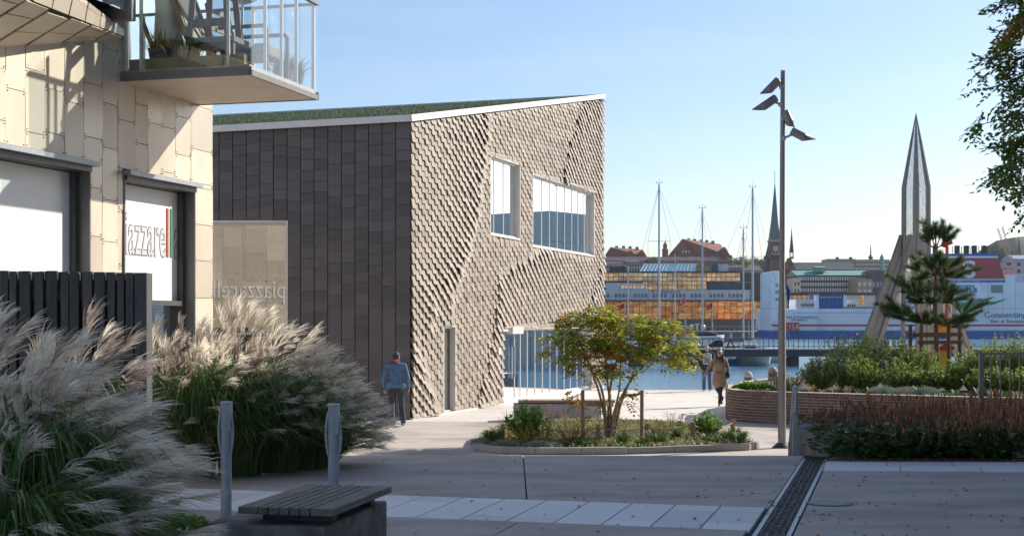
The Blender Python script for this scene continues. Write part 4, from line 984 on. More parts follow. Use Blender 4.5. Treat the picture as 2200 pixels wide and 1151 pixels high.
# general leaf builders
def tuft(loc, h, r, n, mat, name, label, cat='plant', group=None, w=.006, wild=.5):
    loc = V(loc); t = MB()
    for i in range(n):
        a = ru(0, 2*pi); o = V((cos(a), sin(a), 0)); p0 = loc+o*(r*.3*rnd()); hh = h*ru(.55, 1.05); out = r*ru(.2, 1)
        t.ribbon([p0, p0+o*out*.35+V((0, 0, hh*.65)), p0+o*out*.75+V((0, 0, hh*(1-.1*wild))), p0+o*out*1.1+V((0, 0, hh*(1-.35*wild)))], [w*.8, w, w*.7, w*.1], V((-sin(a), cos(a), 0)))
    return one(name, t, MT[mat], label, cat, group)
def mound(loc, rx, ry, h, n, mat, name, label, L_=.05, W=.012, group=None, cat='plant'):
    loc = V(loc); t = MB()
    for i in range(n):
        a = ru(0, 2*pi); r = sqrt(rnd()); z = h*sqrt(max(0, 1-r*r))*ru(.55, 1.05); p = loc+V((cos(a)*r*rx, sin(a)*r*ry, z)); d = V((cos(a)*r+rg(.5), sin(a)*r+rg(.5), .7+rg(.4))).normalized()
        t.leaf(p, d, V((rg(1), rg(1), rg(1))), L_*ru(.7, 1.3), W)
    return one(name, t, MT[mat], label, cat, group)
def bush(loc, h, r, shoots, leaves, mat, label, name='shrub', cat='shrub', L_=.07, W=.009, group=None, lo=.25, stemmat='stem_brown', up=.6, mat2=None, k2=0):
    loc = V(loc); t = thing(name, label, cat, loc, group=group); st = MB(); lf = MB(); l2 = MB()
    for i in range(shoots):
        a = ru(0, 2*pi); rr = sqrt(rnd()); o = V((cos(a), sin(a), 0)); p0 = loc+o*(r*.25*rnd()); hh = h*(1-.45*rr*rr)*ru(.75, 1.05); tip = p0+o*(r*rr*ru(.7, 1.1))+V((0, 0, hh)); mid = p0.lerp(tip, .55)+o*(r*.12*rr)+V((rg(.03), rg(.03), 0))
        st.tube([p0, mid, tip], [.008, .005, .002], 3, False)
        for k in range(leaves):
            s_ = lo+(1-lo)*rnd()**.8; q = p0.lerp(mid, s_/.55) if s_ < .55 else mid.lerp(tip, (s_-.55)/.45); b_ = ru(0, 2*pi); d = V((cos(b_), sin(b_), ru(-.2, up*2))).normalized()
            (l2 if rnd() < k2 else lf).leaf(q, d, V((rg(1), rg(1), rg(1))), L_*ru(.6, 1.25), W*ru(.7, 1.3))
    st.build('stems', MT[stemmat], t, kind='stuff'); lf.build('foliage', MT[mat], t, kind='stuff')
    if l2.f: l2.build('turned_foliage', MT[mat2], t, kind='stuff')
    return t
# multi-stem tree in the island bed
tb = G(1312, 944, ZP+.08); YT = tb.y
tree = thing('multi_stem_tree', 'small multi-stem tree with green and gold autumn leaves in the island bed', 'tree', tuple(tb))
stems = [[(1305, 945), (1301, 890), (1291, 830), (1266, 785), (1246, 740), (1226, 705)], [(1311, 945), (1312, 880), (1305, 820), (1299, 760), (1290, 705), (1284, 672)],
         [(1316, 945), (1322, 890), (1336, 850), (1362, 808), (1400, 770), (1432, 732), (1456, 704)], [(1308, 945), (1308, 860), (1320, 790), (1341, 730), (1352, 690)],
         [(1318, 945), (1330, 880), (1345, 838), (1364, 790), (1373, 740), (1396, 694)], [(1303, 945), (1296, 880), (1272, 800), (1240, 770), (1205, 735)], [(1314, 945), (1316, 900), (1330, 840), (1333, 780), (1320, 720)]]
nodes_ = []; dep = [-.3, .1, -.1, .5, .3, .2, -.5]
for s_, dy in zip(stems, dep):
    n = len(s_); pts = [P(x, y, YT+dy*(i/(n-1))) for i, (x, y) in enumerate(s_)]; r0 = .034
    m = MB(); m.tube(arc_pts(pts, 4), [lerp(r0, .006, k/((n-1)*4)) for k in range((n-1)*4+1)], 7); m.build('stem', MT['bark_pale'], tree, smooth=True); nodes_ += pts[2:]
ell_ = [((1275, 712), (80, 48), 110), ((1350, 722), (78, 44), 95), ((1432, 738), (56, 50), 75), ((1212, 735), (50, 42), 55), ((1330, 775), (60, 40), 40), ((1290, 676), (38, 20), 30), ((1410, 700), (50, 22), 25), ((1280, 770), (70, 40), 35), ((1465, 760), (26, 40), 18), ((1240, 850), (20, 18), 6), ((1350, 850), (14, 24), 6), ((1285, 880), (30, 14), 3)]
def pinnate(mb, p, d, L_, n, l, w):
    d = d.normalized(); sd = d.cross(V((rg(.3), rg(.3), 1))).normalized(); nn = sd.cross(d)
    for k in range(n):
        s_ = .15+.85*k/(n-1); q = p+d*(L_*s_)+V((0, 0, -.35*L_*s_*s_))
        for g_ in ((-1, 1) if k < n-1 else (0,)):
            dd = (d*(.55 if g_ else 1)+sd*g_+V((rg(.15), rg(.15), -.25+rg(.2)))).normalized(); mb.leaf(q, dd, nn+V((rg(.3), rg(.3), rg(.3))), l*ru(.8, 1.2), w)
lf = MB(); lo = MB(); tw = MB()
for (cx_, cy_), (rx, ry), n in ell_:
    for i in range(int(n*1.15)):
        a = ru(0, 2*pi); r = rnd()**.42; px, py = cx_+cos(a)*rx*r, cy_+sin(a)*ry*r; y = YT+ru(-.85, .85)*(1-.4*r); p = P(px, py, y)
        tgt = lo if (rnd() < .07 or (hypot(px-1318, py-768) < 26) or py > 825 and rnd() < .6) else lf
        near = min(nodes_, key=lambda q: (q-p).length)
        if rnd() < .4: tw.tube([near, near.lerp(p, .6)+V((0, 0, .05)), p], [.008, .005, .002], 3, False)
        for k in range(2):
            b_ = ru(0, 2*pi); d = (p-near).normalized()*.5+V((cos(b_), sin(b_), ru(-.4, .4))); pinnate(tgt, p, d, ru(.18, .28), 5, .095, .027)
tw.build('twigs', MT['bark'], tree, kind='stuff'); lf.build('crown', MT['leaf_tree'], tree, kind='stuff'); lo.build('autumn_leaves', MT['leaf_orange'], tree, kind='stuff')
# plants of the island bed
def isl(px, py, Y=None): return G(px, py, ZP+.09) if Y is None else V((XX(px, Y), Y, ZP+.1))
bush(isl(1132, 949), .84, .42, 60, 26, 'leaf_bright', 'bright green leafy shrub at the left of the island bed', L_=.075, W=.024, up=.4)
bush(isl(1518, 940), .58, .36, 46, 24, 'leaf_bright', 'bright green rounded shrub at the right of the island bed', L_=.07, W=.022, up=.4)
bush(isl(1150, 955), .42, .5, 60, 14, 'leaf_tree', 'low brownish green shrub under the bright left shrub of the island', L_=.04, W=.012)
bush(isl(1230, 950), .48, .45, 50, 12, 'grass_dry', 'sparse dried perennial between the rope posts and left stake', L_=.035, W=.006, mat2='leaf_tree', k2=.4)
bush(isl(1300, 938), .38, .5, 40, 10, 'leaf_tree', 'sparse olive perennial around the foot of the multi-stem tree', L_=.04, W=.01, mat2='grass_dry', k2=.5)
bush(isl(1420, 938), .42, .45, 46, 10, 'grass_dry', 'sparse dried perennial right of the second stake', L_=.035, W=.006, mat2='leaf_tree', k2=.4)
def sedum(px, py, Y, n, label, top):
    loc = V((XX(px, Y), Y, ZP+.08)); t = thing('dried_sedum', label, 'plant', loc, group='dried flat flower heads'); st = MB(); hd = MB()
    for i in range(n):
        a = ru(0, 2*pi); o = V((cos(a), sin(a), 0))*ru(.02, .3); tip = V((loc.x+o.x, loc.y+o.y, ZZ(top, Y)-ru(0, .14))); st.tube([loc+o*.2, tip], [.005, .003], 3, False)
        for k in range(26): hd.leaf(tip+V((rg(.035), rg(.035), rg(.008))), V((rg(1), rg(1), .5)).normalized(), V((0, 0, 1)), .022, .009)
    st.build('stems', MT['stem_brown'], t, kind='stuff'); hd.build('flower_heads', MT['seedhead'], t, kind='stuff')
sedum(1195, 940, 31.5, 9, 'dried flat brown flower heads behind the left rope', 884); sedum(1232, 940, 31, 7, 'dried flat brown flower heads beside the left stake', 900); sedum(1465, 940, 31.5, 12, 'dried flat brown flower heads left of the right green shrub', 886); sedum(1565, 930, 31.2, 5, 'dried flat brown flower heads by the last rope post', 897)
for k, (px, py, h) in enumerate(sorted(((1052, 954, .3), (1066, 948, .24), (1338, 956, .3), (1405, 952, .3), (1418, 955, .24), (1520, 950, .2), (1576, 950, .34), (1592, 954, .28), (1560, 948, .24), (1450, 945, .24), (1540, 953, .16), (1380, 956, .16)))):
    tuft(isl(px, py), h, .26, 130, 'grass', 'grass_tuft', 'tuft of arching green grass along the island kerb, %s from the left' % ORD[k], 'grass tuft', 'green grass tufts of the island bed', w=.007)
for k, (px, py, h) in enumerate(((1215, 960, .12), (1245, 958, .14), (1262, 960, .13), (1278, 958, .14), (1310, 960, .1))):
    tuft(isl(px, py), h, .16, 150, 'blade', 'grass_tuft', 'short dark green grass tuft by the middle of the island kerb, %s from the left' % ORD[k], 'grass tuft', 'dark grass tufts of the island bed', w=.005)
for k, (px, py, rx) in enumerate(((1035, 955, .22), (1085, 960, .3), (1165, 962, .42))): mound(isl(px, py), rx, .2, .13, 900, 'leaf_silver', 'silver_ground_cover', 'silver grey ground cover mound spilling to the island kerb, %s from the left' % ORD[k], .04, .006, 'silver ground cover mounds of the island')
for k, (px, py, h) in enumerate(sorted(((1095, 946, .62), (1078, 946, .5), (1325, 930, .5), (1215, 940, .66), (1440, 936, .55), (1180, 940, .72)))):
    tuft(isl(px, py), h, .22, 60, 'grass_dry', 'dry_grass_tuft', 'thin straw coloured grass standing in the island bed, %s from the left' % ORD[k], 'grass tuft', 'dry grass tufts of the island bed', w=.003, wild=.2)
# mulch and seedlings that close the ground of the island bed
m = MB(); m2 = MB(); xs_ = [p.x for p in inn]; ys_ = [p.y for p in inn]
def inside(x, y):
    c = False; j = len(inn)-1
    for i in range(len(inn)):
        a, b_ = inn[i], inn[j]
        if (a.y > y) != (b_.y > y) and x < (b_.x-a.x)*(y-a.y)/(b_.y-a.y)+a.x: c = not c
        j = i
    return c
for i in range(9000):
    x, y = ru(min(xs_), max(xs_)), ru(min(ys_), max(ys_))
    if not inside(x, y): continue
    g_ = .5+.5*sin(x*2.3+1.1*y)*cos(y*1.9); h = .03+.09*g_*rnd(); d = V((rg(.5), rg(.5), 1)).normalized(); p = V((x, y, ZP+.07+.06*rnd()))
    (m if rnd() < .35+.5*g_ else m2).leaf(p+d*h*.5, (d+V((rg(.6), rg(.6), 0))).normalized(), V((rg(1), rg(1), rg(1))), ru(.04, .09), ru(.008, .02))
m.build('low_planting', MT['leaf_shrub'], bed, kind='stuff'); m2.build('dry_mulch', MT['grass_dry'], bed, kind='stuff')
# ground cover by the bench
for k, (px, py) in enumerate(((290, 1158), (330, 1150), (375, 1142), (410, 1148))):
    mound(G(px, py, 0), .16, .14, .13, 260, 'leaf_bright', 'ground_cover', 'yellow green leafy ground cover left of the bench block, %s from the left' % ORD[k], .045, .015, 'ground cover left of the bench')
# shrubs in the brick planter
for i, (px, Y, py, w) in enumerate(((1762, 36.9, 762, .5), (1815, 37.4, 708, .62), (1868, 37.8, 700, .6), (1925, 38.0, 712, .62), (1978, 37.8, 735, .55), (1845, 36.7, 765, .6), (1930, 36.5, 772, .6), (1995, 36.6, 785, .55), (2046, 36.8, 775, .5), (2092, 37.2, 742, .55), (2140, 37.2, 712, .6), (2190, 37.0, 706, .6), (2235, 36.8, 720, .6), (2120, 35.4, 785, .5), (2180, 34.9, 785, .55))):
    loc = V((XX(px, Y), Y, -.17)); near = i in (5, 6, 7, 13, 14)
    bush(loc, ZZ(py, Y)+.17, w, 80, 44, 'leaf_shrub', 'airy willow-leaved shrub in the brick planter, %s from the left in the %s' % ((ORD[(5, 6, 7, 13, 14).index(i)], 'front row') if near else (ORD[(0, 1, 2, 3, 4, 8, 9, 10, 11, 12).index(i)], 'tall back row')), L_=.1, W=.0135, group='willow-leaved shrubs of the planter', lo=.08, up=.8, mat2='leaf_dark', k2=.25 if near else .08)
for k, (px, py) in enumerate(((1590, 836), (1604, 833), (1622, 834), (1642, 835))): mound(P(px, py+6, 37.3), .22, .2, .2, 260, 'leaf_bright', 'leafy_perennial', 'bright green leafy perennial on the left planter corner, %s from the left' % ORD[k], .07, .025, 'bright perennials of the planter corner')
bush(V((XX(1668, 37.5), 37.5, -.17)), .62, .26, 16, 12, 'leaf_orange', 'thin reddish shrub behind the lamp post in the planter', L_=.03, W=.012, lo=.4, mat2='leaf_dark', k2=.4)
bush(V((XX(1700, 36.6), 36.6, -.17)), .5, .4, 36, 18, 'leaf_shrub', 'small loose green shrub between lamp post and tall shrubs', L_=.05, W=.01, mat2='leaf_dark', k2=.4)
for k, (px, rx) in enumerate(((1905, .42), (1950, .5), (1990, .34))): mound(V((XX(px, 34.2), 34.5-(px-1905)*.0055, -.14)), rx, .25, .2, 1100, 'leaf_silver', 'silver_ground_cover', 'silver grey mat spilling along the brick planter edge, %s from the left' % ORD[k], .05, .006, 'silver mats of the planter')
for px in range(1690, 2210, 26): tuft(V((XX(px, 35.9-(px-1690)*.0062), 35.9-(px-1690)*.0062, -.15)), ru(.12, .3), .2, 50, random.choice(('grass_dry', 'blade', 'blade')), 'edge_grass', 'low grass along the top edge of the brick planter', 'grass tuft', 'low grasses of the planter edge')
# pine with its wooden support
YP = 39.5; pz = -.16; pine = thing('pine_tree', 'young pine with long dark needles in the brick planter', 'tree', (XX(2012, YP), YP, pz))
m = MB(); tp = [P(2013, 835, YP), P(2012, 740, YP), P(2009, 640, YP), P(2011, 560, YP), P(2010, 500, YP)]; m.tube(arc_pts(tp, 4), [lerp(.085, .015, k/16) for k in range(17)], 8); m.build('trunk', MT['bark'], pine, smooth=True)
br_ = [(535, [(2010, 482), (1984, 508), (2038, 507), (2000, 495), (2024, 492)]), (590, [(1948, 572), (1986, 556), (2030, 556), (2058, 562), (2066, 592), (1960, 600), (2045, 590), (2000, 570)]),
       (645, [(1924, 602), (1938, 625), (1955, 648), (2056, 622), (2074, 640), (1985, 618), (2034, 606), (1962, 612), (1998, 650), (2040, 648)]), (695, [(1882, 652), (1898, 676), (1930, 668), (2110, 655), (2092, 686), (2052, 690), (1956, 686), (2078, 702), (1990, 690), (2030, 690)])]
nd = MB(); bm = MB()
for y0, tips in br_:
    for (tx, ty) in tips:
        dy = ru(-.7, .7) if abs(tx-2010) < 70 else ru(-.35, .35); a = P(2010, y0, YP); b_ = P(tx, ty, YP+dy); mid = a.lerp(b_, .55)+V((0, 0, -.06)); bm.tube([a, mid, b_], [.024, .016, .008], 5)
        sub = [(a.lerp(mid, .7), b_)]+[(mid, mid.lerp(b_, .6)+V((rg(.24), rg(.24), ru(.02, .36)))) for _ in range(3)]
        for s0_, s1_ in sub:
            ax = (s1_-s0_); Lx = ax.length; ax.normalize()
            for k in range(int(200+Lx*190)):
                s_ = .15+.85*rnd()**.8; q = s0_+ax*(Lx*s_); r = V((rg(1), rg(1), rg(1))); r = (r-ax*r.dot(ax)).normalized(); d = (r*ru(.5, 1)+ax*ru(.5, 1.1)+V((0, 0, .25))).normalized(); l = ru(.14, .25)
                sd = d.cross(V((rg(1), rg(1), rg(1)))).normalized()*.0048; nd.add([q-sd, q+sd, q+d*l], [(0, 1, 2)])
bm.build('branches', MT['bark'], pine, kind='stuff'); nd.build('needles', MT['needle'], pine, kind='stuff')
sp_ = thing('pine_support', 'dark timber post and rail frame around the pine trunk', 'tree support', (XX(2020, 39), 39, pz))
for px, py, Y in ((1979, 696, 38.6), (2062, 696, 38.6), (2038, 694, 40.2), (1956, 697, 40.2)):
    q = P(px, py, Y); m = MB(); m.tube([(q.x, Y, pz), (q.x, Y, q.z)], .055, 8); m.build('post', MT['bark'], sp_, smooth=True)
for y, Y, x0, x1 in ((718, 38.52, 1972, 2068), (735, 38.52, 1972, 2068), (720, 40.28, 1950, 2044)):
    m = MB(); m.bar(P(x0, y, Y), P(x1, y, Y), .04, .1); m.build('rail', MT['bark'], sp_)
# flower bed with dried spikes
k = 0
for row, (Yb, hs_) in enumerate(((17.02, .4), (17.3, .52), (17.9, .6), (18.6, .64), (19.5, .63))):
    x = 4.15-.0*row if row == 0 else 3.95+row*.08
    while x < .375*Yb+.6:
        loc = V((x, Yb+rg(.08), .08)); edge = 1-.45*math.exp(-(x-3.9)*1.4); H_ = hs_*edge*ru(.9, 1.1)
        t = thing('knotweed_clump', 'clump of dried dark red flower spikes over deep green leaves beside the stone kerb', 'perennial', loc, group='dried spike perennials of the terrace bed'); lf = MB(); st = MB(); sk = MB(); sd_ = MB()
        for i in range(200 if row < 2 else 80):
            a = ru(0, 2*pi); r = .34*sqrt(rnd()); p = loc+V((cos(a)*r, sin(a)*r*(.5 if row == 0 else 1), ru(-.06, .32)*(1.1-r*1.0))); d = V((cos(a)+rg(.4), sin(a)+rg(.4)-.25, ru(-.3, .6))).normalized(); lf.leaf(p, d, V((rg(.4), rg(.4), 1)), ru(.1, .17), ru(.028, .045))
        for i in range(52):
            a = ru(0, 2*pi); r = .3*sqrt(rnd()); p = loc+V((cos(a)*r, sin(a)*r, .1)); tip = p+V((rg(.06), rg(.06), H_*ru(.55, 1)-.1)); q = p.lerp(tip, ru(.74, .84)); st.tube([p, q], [.0035, .0025], 3, False)
            (sk if x > 4.9+rg(.5) else sd_).tube([q, q.lerp(tip, .5)+V((rg(.006), 0, 0)), tip], [.006, .011, .004], 5)
        lf.build('leaves', MT['leaf_deep'], t, kind='stuff'); st.build('stems', MT['stem_brown'], t, kind='stuff')
        if sk.f: sk.build('flower_spikes', MT['spike_red'], t, kind='stuff')
        if sd_.f: sd_.build('seed_spikes', MT['seedhead'], t, kind='stuff')
        x += ru(.36, .46)
# fallen leaves
m = MB(); LC = [(ru(1560, 2230), ru(1005, 1145)) for _ in range(22)]
for i in range(1080):
    if i < 900: p = V((ru(3.75, 7.2), 0, .008)); p.y = 16.88-.03*(p.x-3.5)-abs(rg(.07)); p.z = ru(.006, .03)
    elif i < 1020: cc_ = random.choice(LC); p = G(cc_[0]+rg(60), min(1150, max(998, cc_[1]+rg(12))), .006)
    else: p = G(ru(700, 1560), ru(985, 1150), .006)
    a = ru(0, 2*pi); d = V((cos(a), sin(a), ru(0, .3))).normalized(); m.leaf(p, d, V((rg(.3), rg(.3), 1)), ru(.025, .06) if i > 900 else ru(.02, .04), ru(.01, .022) if i > 900 else .011)
o = m.build('fallen_leaves', MT['litter'], None, kind='stuff', label='brown fallen leaves scattered on the concrete terrace', category='leaf litter')
# tree reaching in from the right edge
tr = thing('rowan_tree', 'leafy tree with feathery leaves reaching in from the upper right edge', 'tree', (5.6, 12.4, 0))
m = MB(); m.tube([(5.6, 12.4, 0), (5.55, 12.4, 2.4), (5.4, 12.5, 5.2), (5.3, 12.5, 7)], [.16, .13, .08, .03], 10); m.build('trunk', MT['bark'], tr, smooth=True)
tips = [(2125, 100, 30), (2132, 60, 60), (2150, 10, 40), (2102, 150, 170), (2118, 190, 200), (2100, 268, 300), (2128, 318, 320), (2135, 372, 330), (2130, 400, 330), (2172, 420, 350), (2188, 490, 420), (2195, 30, -40), (2200, -60, -100), (2160, 330, 250), (2150, 230, 200), (2170, 120, 100), (2190, 200, 150), (2200, 300, 220), (2225, 380, 260), (2230, 80, 0), (2250, 180, 90), (2300, 300, 200), (2300, 0, -60), (2330, 120, 40), (2360, 420, 280), (2180, 270, 200), (2175, 60, 10)]+[(2520+40*k, -180+70*(k % 7), -120+60*(k % 6)) for k in range(12)]
lf = MB(); lo = MB(); bm = MB()
for tx, ty, ry in tips:
    Y = 12.4+ru(-.9, .9); b_ = P(tx+6, ty, Y); a = P(2440, ry, 12.5); mid = a.lerp(b_, .55)+V((0, 0, .18)); pts = arc_pts([a, mid, b_], 5); bm.tube(pts, [lerp(.02, .003, k/10) for k in range(11)], 5)
    og = rnd() < .22 or 300 < ty < 430 and rnd() < .35
    for k in range(30):
        s_ = ru(.3, 1); q = mid.lerp(b_, (s_-.3)/.7)+V((rg(.045), rg(.1), rg(.05)))*(1.3-s_*.6); d = (b_-mid).normalized()*.6+V((rg(.6), rg(.6), rg(.45)-.1)); pinnate(lo if og and rnd() < .5 else lf, q, d, ru(.13, .2), 6, .062, .016)
bm.build('branches', MT['bark'], tr, kind='stuff'); lf.build('crown', pm('leaf_rowan', (.1, .17, .03), (.2, .25, .04), sc=2, rough=.45, iv=.8, transl=.4), tr, kind='stuff'); lo.build('autumn_leaves', MT['leaf_orange'], tr, kind='stuff')
# ------------------------------------------------------------------ people
def blend_mesh(caps, ells, voxel, mats, smooth=4):
    q = MB()
    for c in caps: q.cap(*c, n=12)
    for e in ells: q.ell(e[0], e[1], 14, 10)
    me = q.mesh('tmp', None); ob = bpy.data.objects.new('tmp', me); COL.objects.link(ob)
    r = ob.modifiers.new('r', 'REMESH'); r.mode = 'VOXEL'; r.voxel_size = voxel; r.use_smooth_shade = True
    if smooth: s_ = ob.modifiers.new('s', 'SMOOTH'); s_.factor = .5; s_.iterations = smooth
    dg = bpy.context.evaluated_depsgraph_get(); dg.update(); out = bpy.data.meshes.new_from_object(ob.evaluated_get(dg))
    bpy.data.objects.remove(ob); bpy.data.meshes.remove(me); out.materials.clear(); out.materials.append(mats); return out
def hand(p, d, side, closed=.5):        # palm and five fingers hanging from the wrist p, direction d
    d = V(d).normalized(); f = V((0, 1, 0)); s_ = d.cross(f).normalized(); f = s_.cross(d); c = [(p, p+d*.055, .022, .028), (p+f*.018, p+d*.075+f*.022, .016, .015), (p-f*.018, p+d*.075-f*.022, .016, .015)]
    for k, l in zip((-.03, -.01, .011, .031), (.055, .07, .076, .064)):
        a = p+d*.075+f*k; b_ = a+(d+s_*(-side*closed*.3)).normalized()*l*.55; e = b_+(d*.7+s_*(-side*closed)).normalized()*l*.5; c += [(a, b_, .0105, .0095), (b_, e, .0095, .008)]
    a = p+d*.02+f*.028; b_ = a+(d*.6+f*.8).normalized()*.04; c += [(a, b_, .012, .011), (b_, b_+(d+f*.2).normalized()*.03, .011, .009)]
    return c
SKIN = pm('skin', (.55, .36, .27), (.48, .3, .22), sc=20, rough=.55)
DARKHAIR = pm('dark_hair', (.02, .014, .012), (.04, .025, .02), sc=40, rough=.5)
def person(label, loc, rz, H, J, mats, extra=None, vox=.011, group=None, hairf=None, simple=False, female=False):
    """J: joints in a 1.75 m figure facing +Y; mats: top, legs, shoes, hair"""
    k = H/1.75; R = Matrix.Translation(V(loc)) @ Matrix.Rotation(rz, 4, 'Z') @ Matrix.Scale(k, 4)
    t = thing('person', label, 'person', loc, rz, group)
    def T(c): return (R @ V(c[0]), R @ V(c[1]), c[2]*k, c[3]*k)
    def TE(e): return (R @ V(e[0]), tuple(x*k for x in e[1]))
    def part(nm, caps, ells, m, v=vox, **kw):
        me = blend_mesh([T(c) for c in caps], [TE(e) for e in ells], v, m, kw.pop('smooth', 3)); me.transform(ROOT[t.name].inverted()); return link(nm, me, t, **kw)
    sh, el, wr, hp, kn, an = (J[x] for x in ('sh', 'el', 'wr', 'hp', 'kn', 'an')); pv = V(J.get('pv', (0, 0, .95))); ch = V(J.get('ch', (0, 0, 1.32))); nk = V(J.get('nk', (0, .0, 1.49))); hd = V(J.get('hd', (0, .02, 1.635)))
    sw = J.get('sw', .17)
    hdd = J.get('look', (0, 1, 0)); lk = V(hdd).normalized()
    body = [(pv, ch, .075, .075), (ch, nk, .075, .05), (nk, hd, .052, .055)]
    ells = [(hd, (.075, .092, .115)), (hd+lk*.02+V((0, 0, -.05)), (.058, .066, .07))]
    body += [(hd+lk*.088+V((0, 0, .01)), hd+lk*.108+V((0, 0, -.025)), .011, .016), (hd+lk*.085+V((0, 0, -.062)), hd+lk*.088+V((0, 0, -.066)), .022, .02)]
    side = lk.cross(V((0, 0, 1)))
    for g_ in (-1, 1): ells.append((hd+side*(g_*.078)+V((0, 0, -.01)), (.014, .022, .03)))
    for i in (0, 1):
        body += [(V(sh[i]), V(el[i]), .04, .035), (V(el[i]), V(wr[i]), .035, .024), (V(hp[i]), V(kn[i]), .065, .045), (V(kn[i]), V(an[i]), .045, .032)]
        body += hand(V(wr[i]), V(wr[i])-V(el[i]), -1 if i == 0 else 1)
    part('body', body, ells, mats['skin'], .008)
    if not simple:
        for g_ in (-1, 1):
            q = MB(); q.ell(R @ (hd+lk*.083+side*(g_*.03)+V((0, 0, .012))), .012*k, 8, 6); q.build('eye', DARKHAIR, t)
    top = mats.get('topcaps', [])
    a = .06 if not female else .05
    caps = [(V(sh[i]), V(el[i]), .068, .056) for i in (0, 1)]+[(V(el[i]), V(wr[i])-(V(wr[i])-V(el[i])).normalized()*.02, .056, .042) for i in (0, 1)]
    caps += [(V(sh[0])+V((.03, 0, .0)), V(sh[1])-V((.03, 0, 0)), .075, .075), (ch+V((-.06, 0, 0)), pv+V((-.06, 0, mats.get('hem', .06))), .115, .1), (ch+V((.06, 0, 0)), pv+V((.06, 0, mats.get('hem', .06))), .115, .1), (ch+V((0, 0, .1)), nk-V((0, 0, .02)), .09, .062), (ch, pv+V((0, 0, mats.get('hem', .06))), .122, .108)]
    part('jacket', caps+top, mats.get('topells', []), mats['top'], vox)
    caps = [(V(hp[0]), V(hp[1]), .105, .105)]
    for i in (0, 1): caps += [(V(hp[i]), V(kn[i]), .092, .068), (V(kn[i]), V(an[i])+V((0, 0, .02)), .066, mats.get('cuff', .058))]
    part('trousers', caps, [], mats['legs'], vox)
    for i in (0, 1):
        f = V(J['toe'][i]) if 'toe' in J else V((0, 1, 0)); an_ = V(an[i]); sol = an_+V((0, 0, -.045)); c = [(sol-f*.05, sol+f*.16, .036, .032), (an_+V((0, 0, .0)), sol+f*.03, .042, .04)]
        if mats.get('boot'): c.append((an_, an_+(V(kn[i])-an_)*.75, .05, .058))
        part('shoe', c, [], mats['shoes'], .009)
    if hairf: hairf(part, hd, lk, side)
    if extra: extra(part, t, R, k)
    return t
def short_hair(m):
    def f(part, hd, lk, sd): part('hair', [], [(hd+V((0, 0, .025))-lk*.018, (.083, .096, .105))], m, .009)
    return f
DEN = pm('denim', (.06, .14, .26), (.12, .22, .34), sc=9, rough=.9, bump=.3, bsc=90); JEAN = pm('dark_jeans', (.035, .04, .06), (.06, .065, .085), sc=12, rough=.9, bump=.2, bsc=60); BLUEJ = pm('blue_jeans', (.05, .09, .19), (.07, .12, .23), sc=12, rough=.9)
BLK = pm('black_cloth', (.02, .021, .026), (.035, .035, .04), sc=10, rough=.85); SHOE = pm('shoe_grey', (.12, .1, .09), (.3, .28, .26), sc=12, rough=.7); BOOT = pm('boot_leather', (.025, .015, .014), rough=.35)
NAVY = pm('navy_cap', (.03, .035, .12), (.25, .25, .3), sc=16, lo=.55, hi=.6, rough=.8); SCARF = pm('check_scarf', (.3, .04, .06), (.06, .07, .16), sc=26, lo=.46, hi=.54, rough=.95)
COAT = pm('puffer_coat', (.36, .23, .135), (.3, .19, .11), sc=6, rough=.55, bump=.2, bsc=14); TIGHT = pm('dark_tights', (.03, .015, .017), rough=.7)
SEAM = pm('seam', (.16, .23, .3))
# walking man in denim
pf = G(850, 917, ZP)
J = dict(sh=[(-.2, -.02, 1.43), (.2, .0, 1.43)], el=[(-.285, -.06, 1.16), (.285, .02, 1.14)], wr=[(-.275, .03, .92), (.3, .1, .92)], hp=[(-.095, 0, .93), (.095, 0, .93)], kn=[(-.085, -.04, .5), (.13, .22, .53)], an=[(-.06, -.26, .13), (.17, .24, .1)], ch=(0, .0, 1.33), nk=(.0, .03, 1.5), hd=(.015, .06, 1.635), look=(.35, 1, -.1), toe=[(-.15, 1, 0), (.2, .9, .1)])
def man1(part, t, R, k):
    part('cap', [((.03, .14, 1.67), (.06, .22, 1.655), .045, .03)], [((.01, .05, 1.69), (.092, .108, .075))], NAVY, .009)
    part('scarf', [((-.06, .02, 1.5), (.06, .03, 1.51), .055, .055), ((-.03, -.03, 1.5), (.03, -.03, 1.49), .05, .05)], [], SCARF, .009)
    part('glove', hand(V((.3, .1, .93)), V((.02, .08, -.22)), 1)+[((.297, .09, .96), (.3, .1, .9), .034, .034)], [], BLUEJ, .008)
    part('glove', hand(V((-.275, .03, .93)), V((.01, .09, -.24)), -1)+[((-.276, .02, .96), (-.275, .03, .9), .034, .034)], [], BLK, .008)
    for x in (-.1, .02, .13):
        q = MB(); q.tube([R @ V((x*1.15, -.128, 1.34)), R @ V((x, -.128, 1.16)), R @ V((x*.85, -.118, 1.02))], .004, 5); q.build('seam', SEAM, t)
    part('waistband', [((-.12, -.0, .985), (.12, -.0, .985), .122, .122)], [], DEN, .012)
person('man in a blue denim jacket and dark cap walking away beside the shingle corner', (pf.x, pf.y, ZP), 0.05, 1.8, J, dict(skin=SKIN, top=DEN, legs=JEAN, shoes=SHOE, hem=.08, cuff=.068), man1, hairf=short_hair(pm('brown_hair', (.07, .05, .04), rough=.8)))
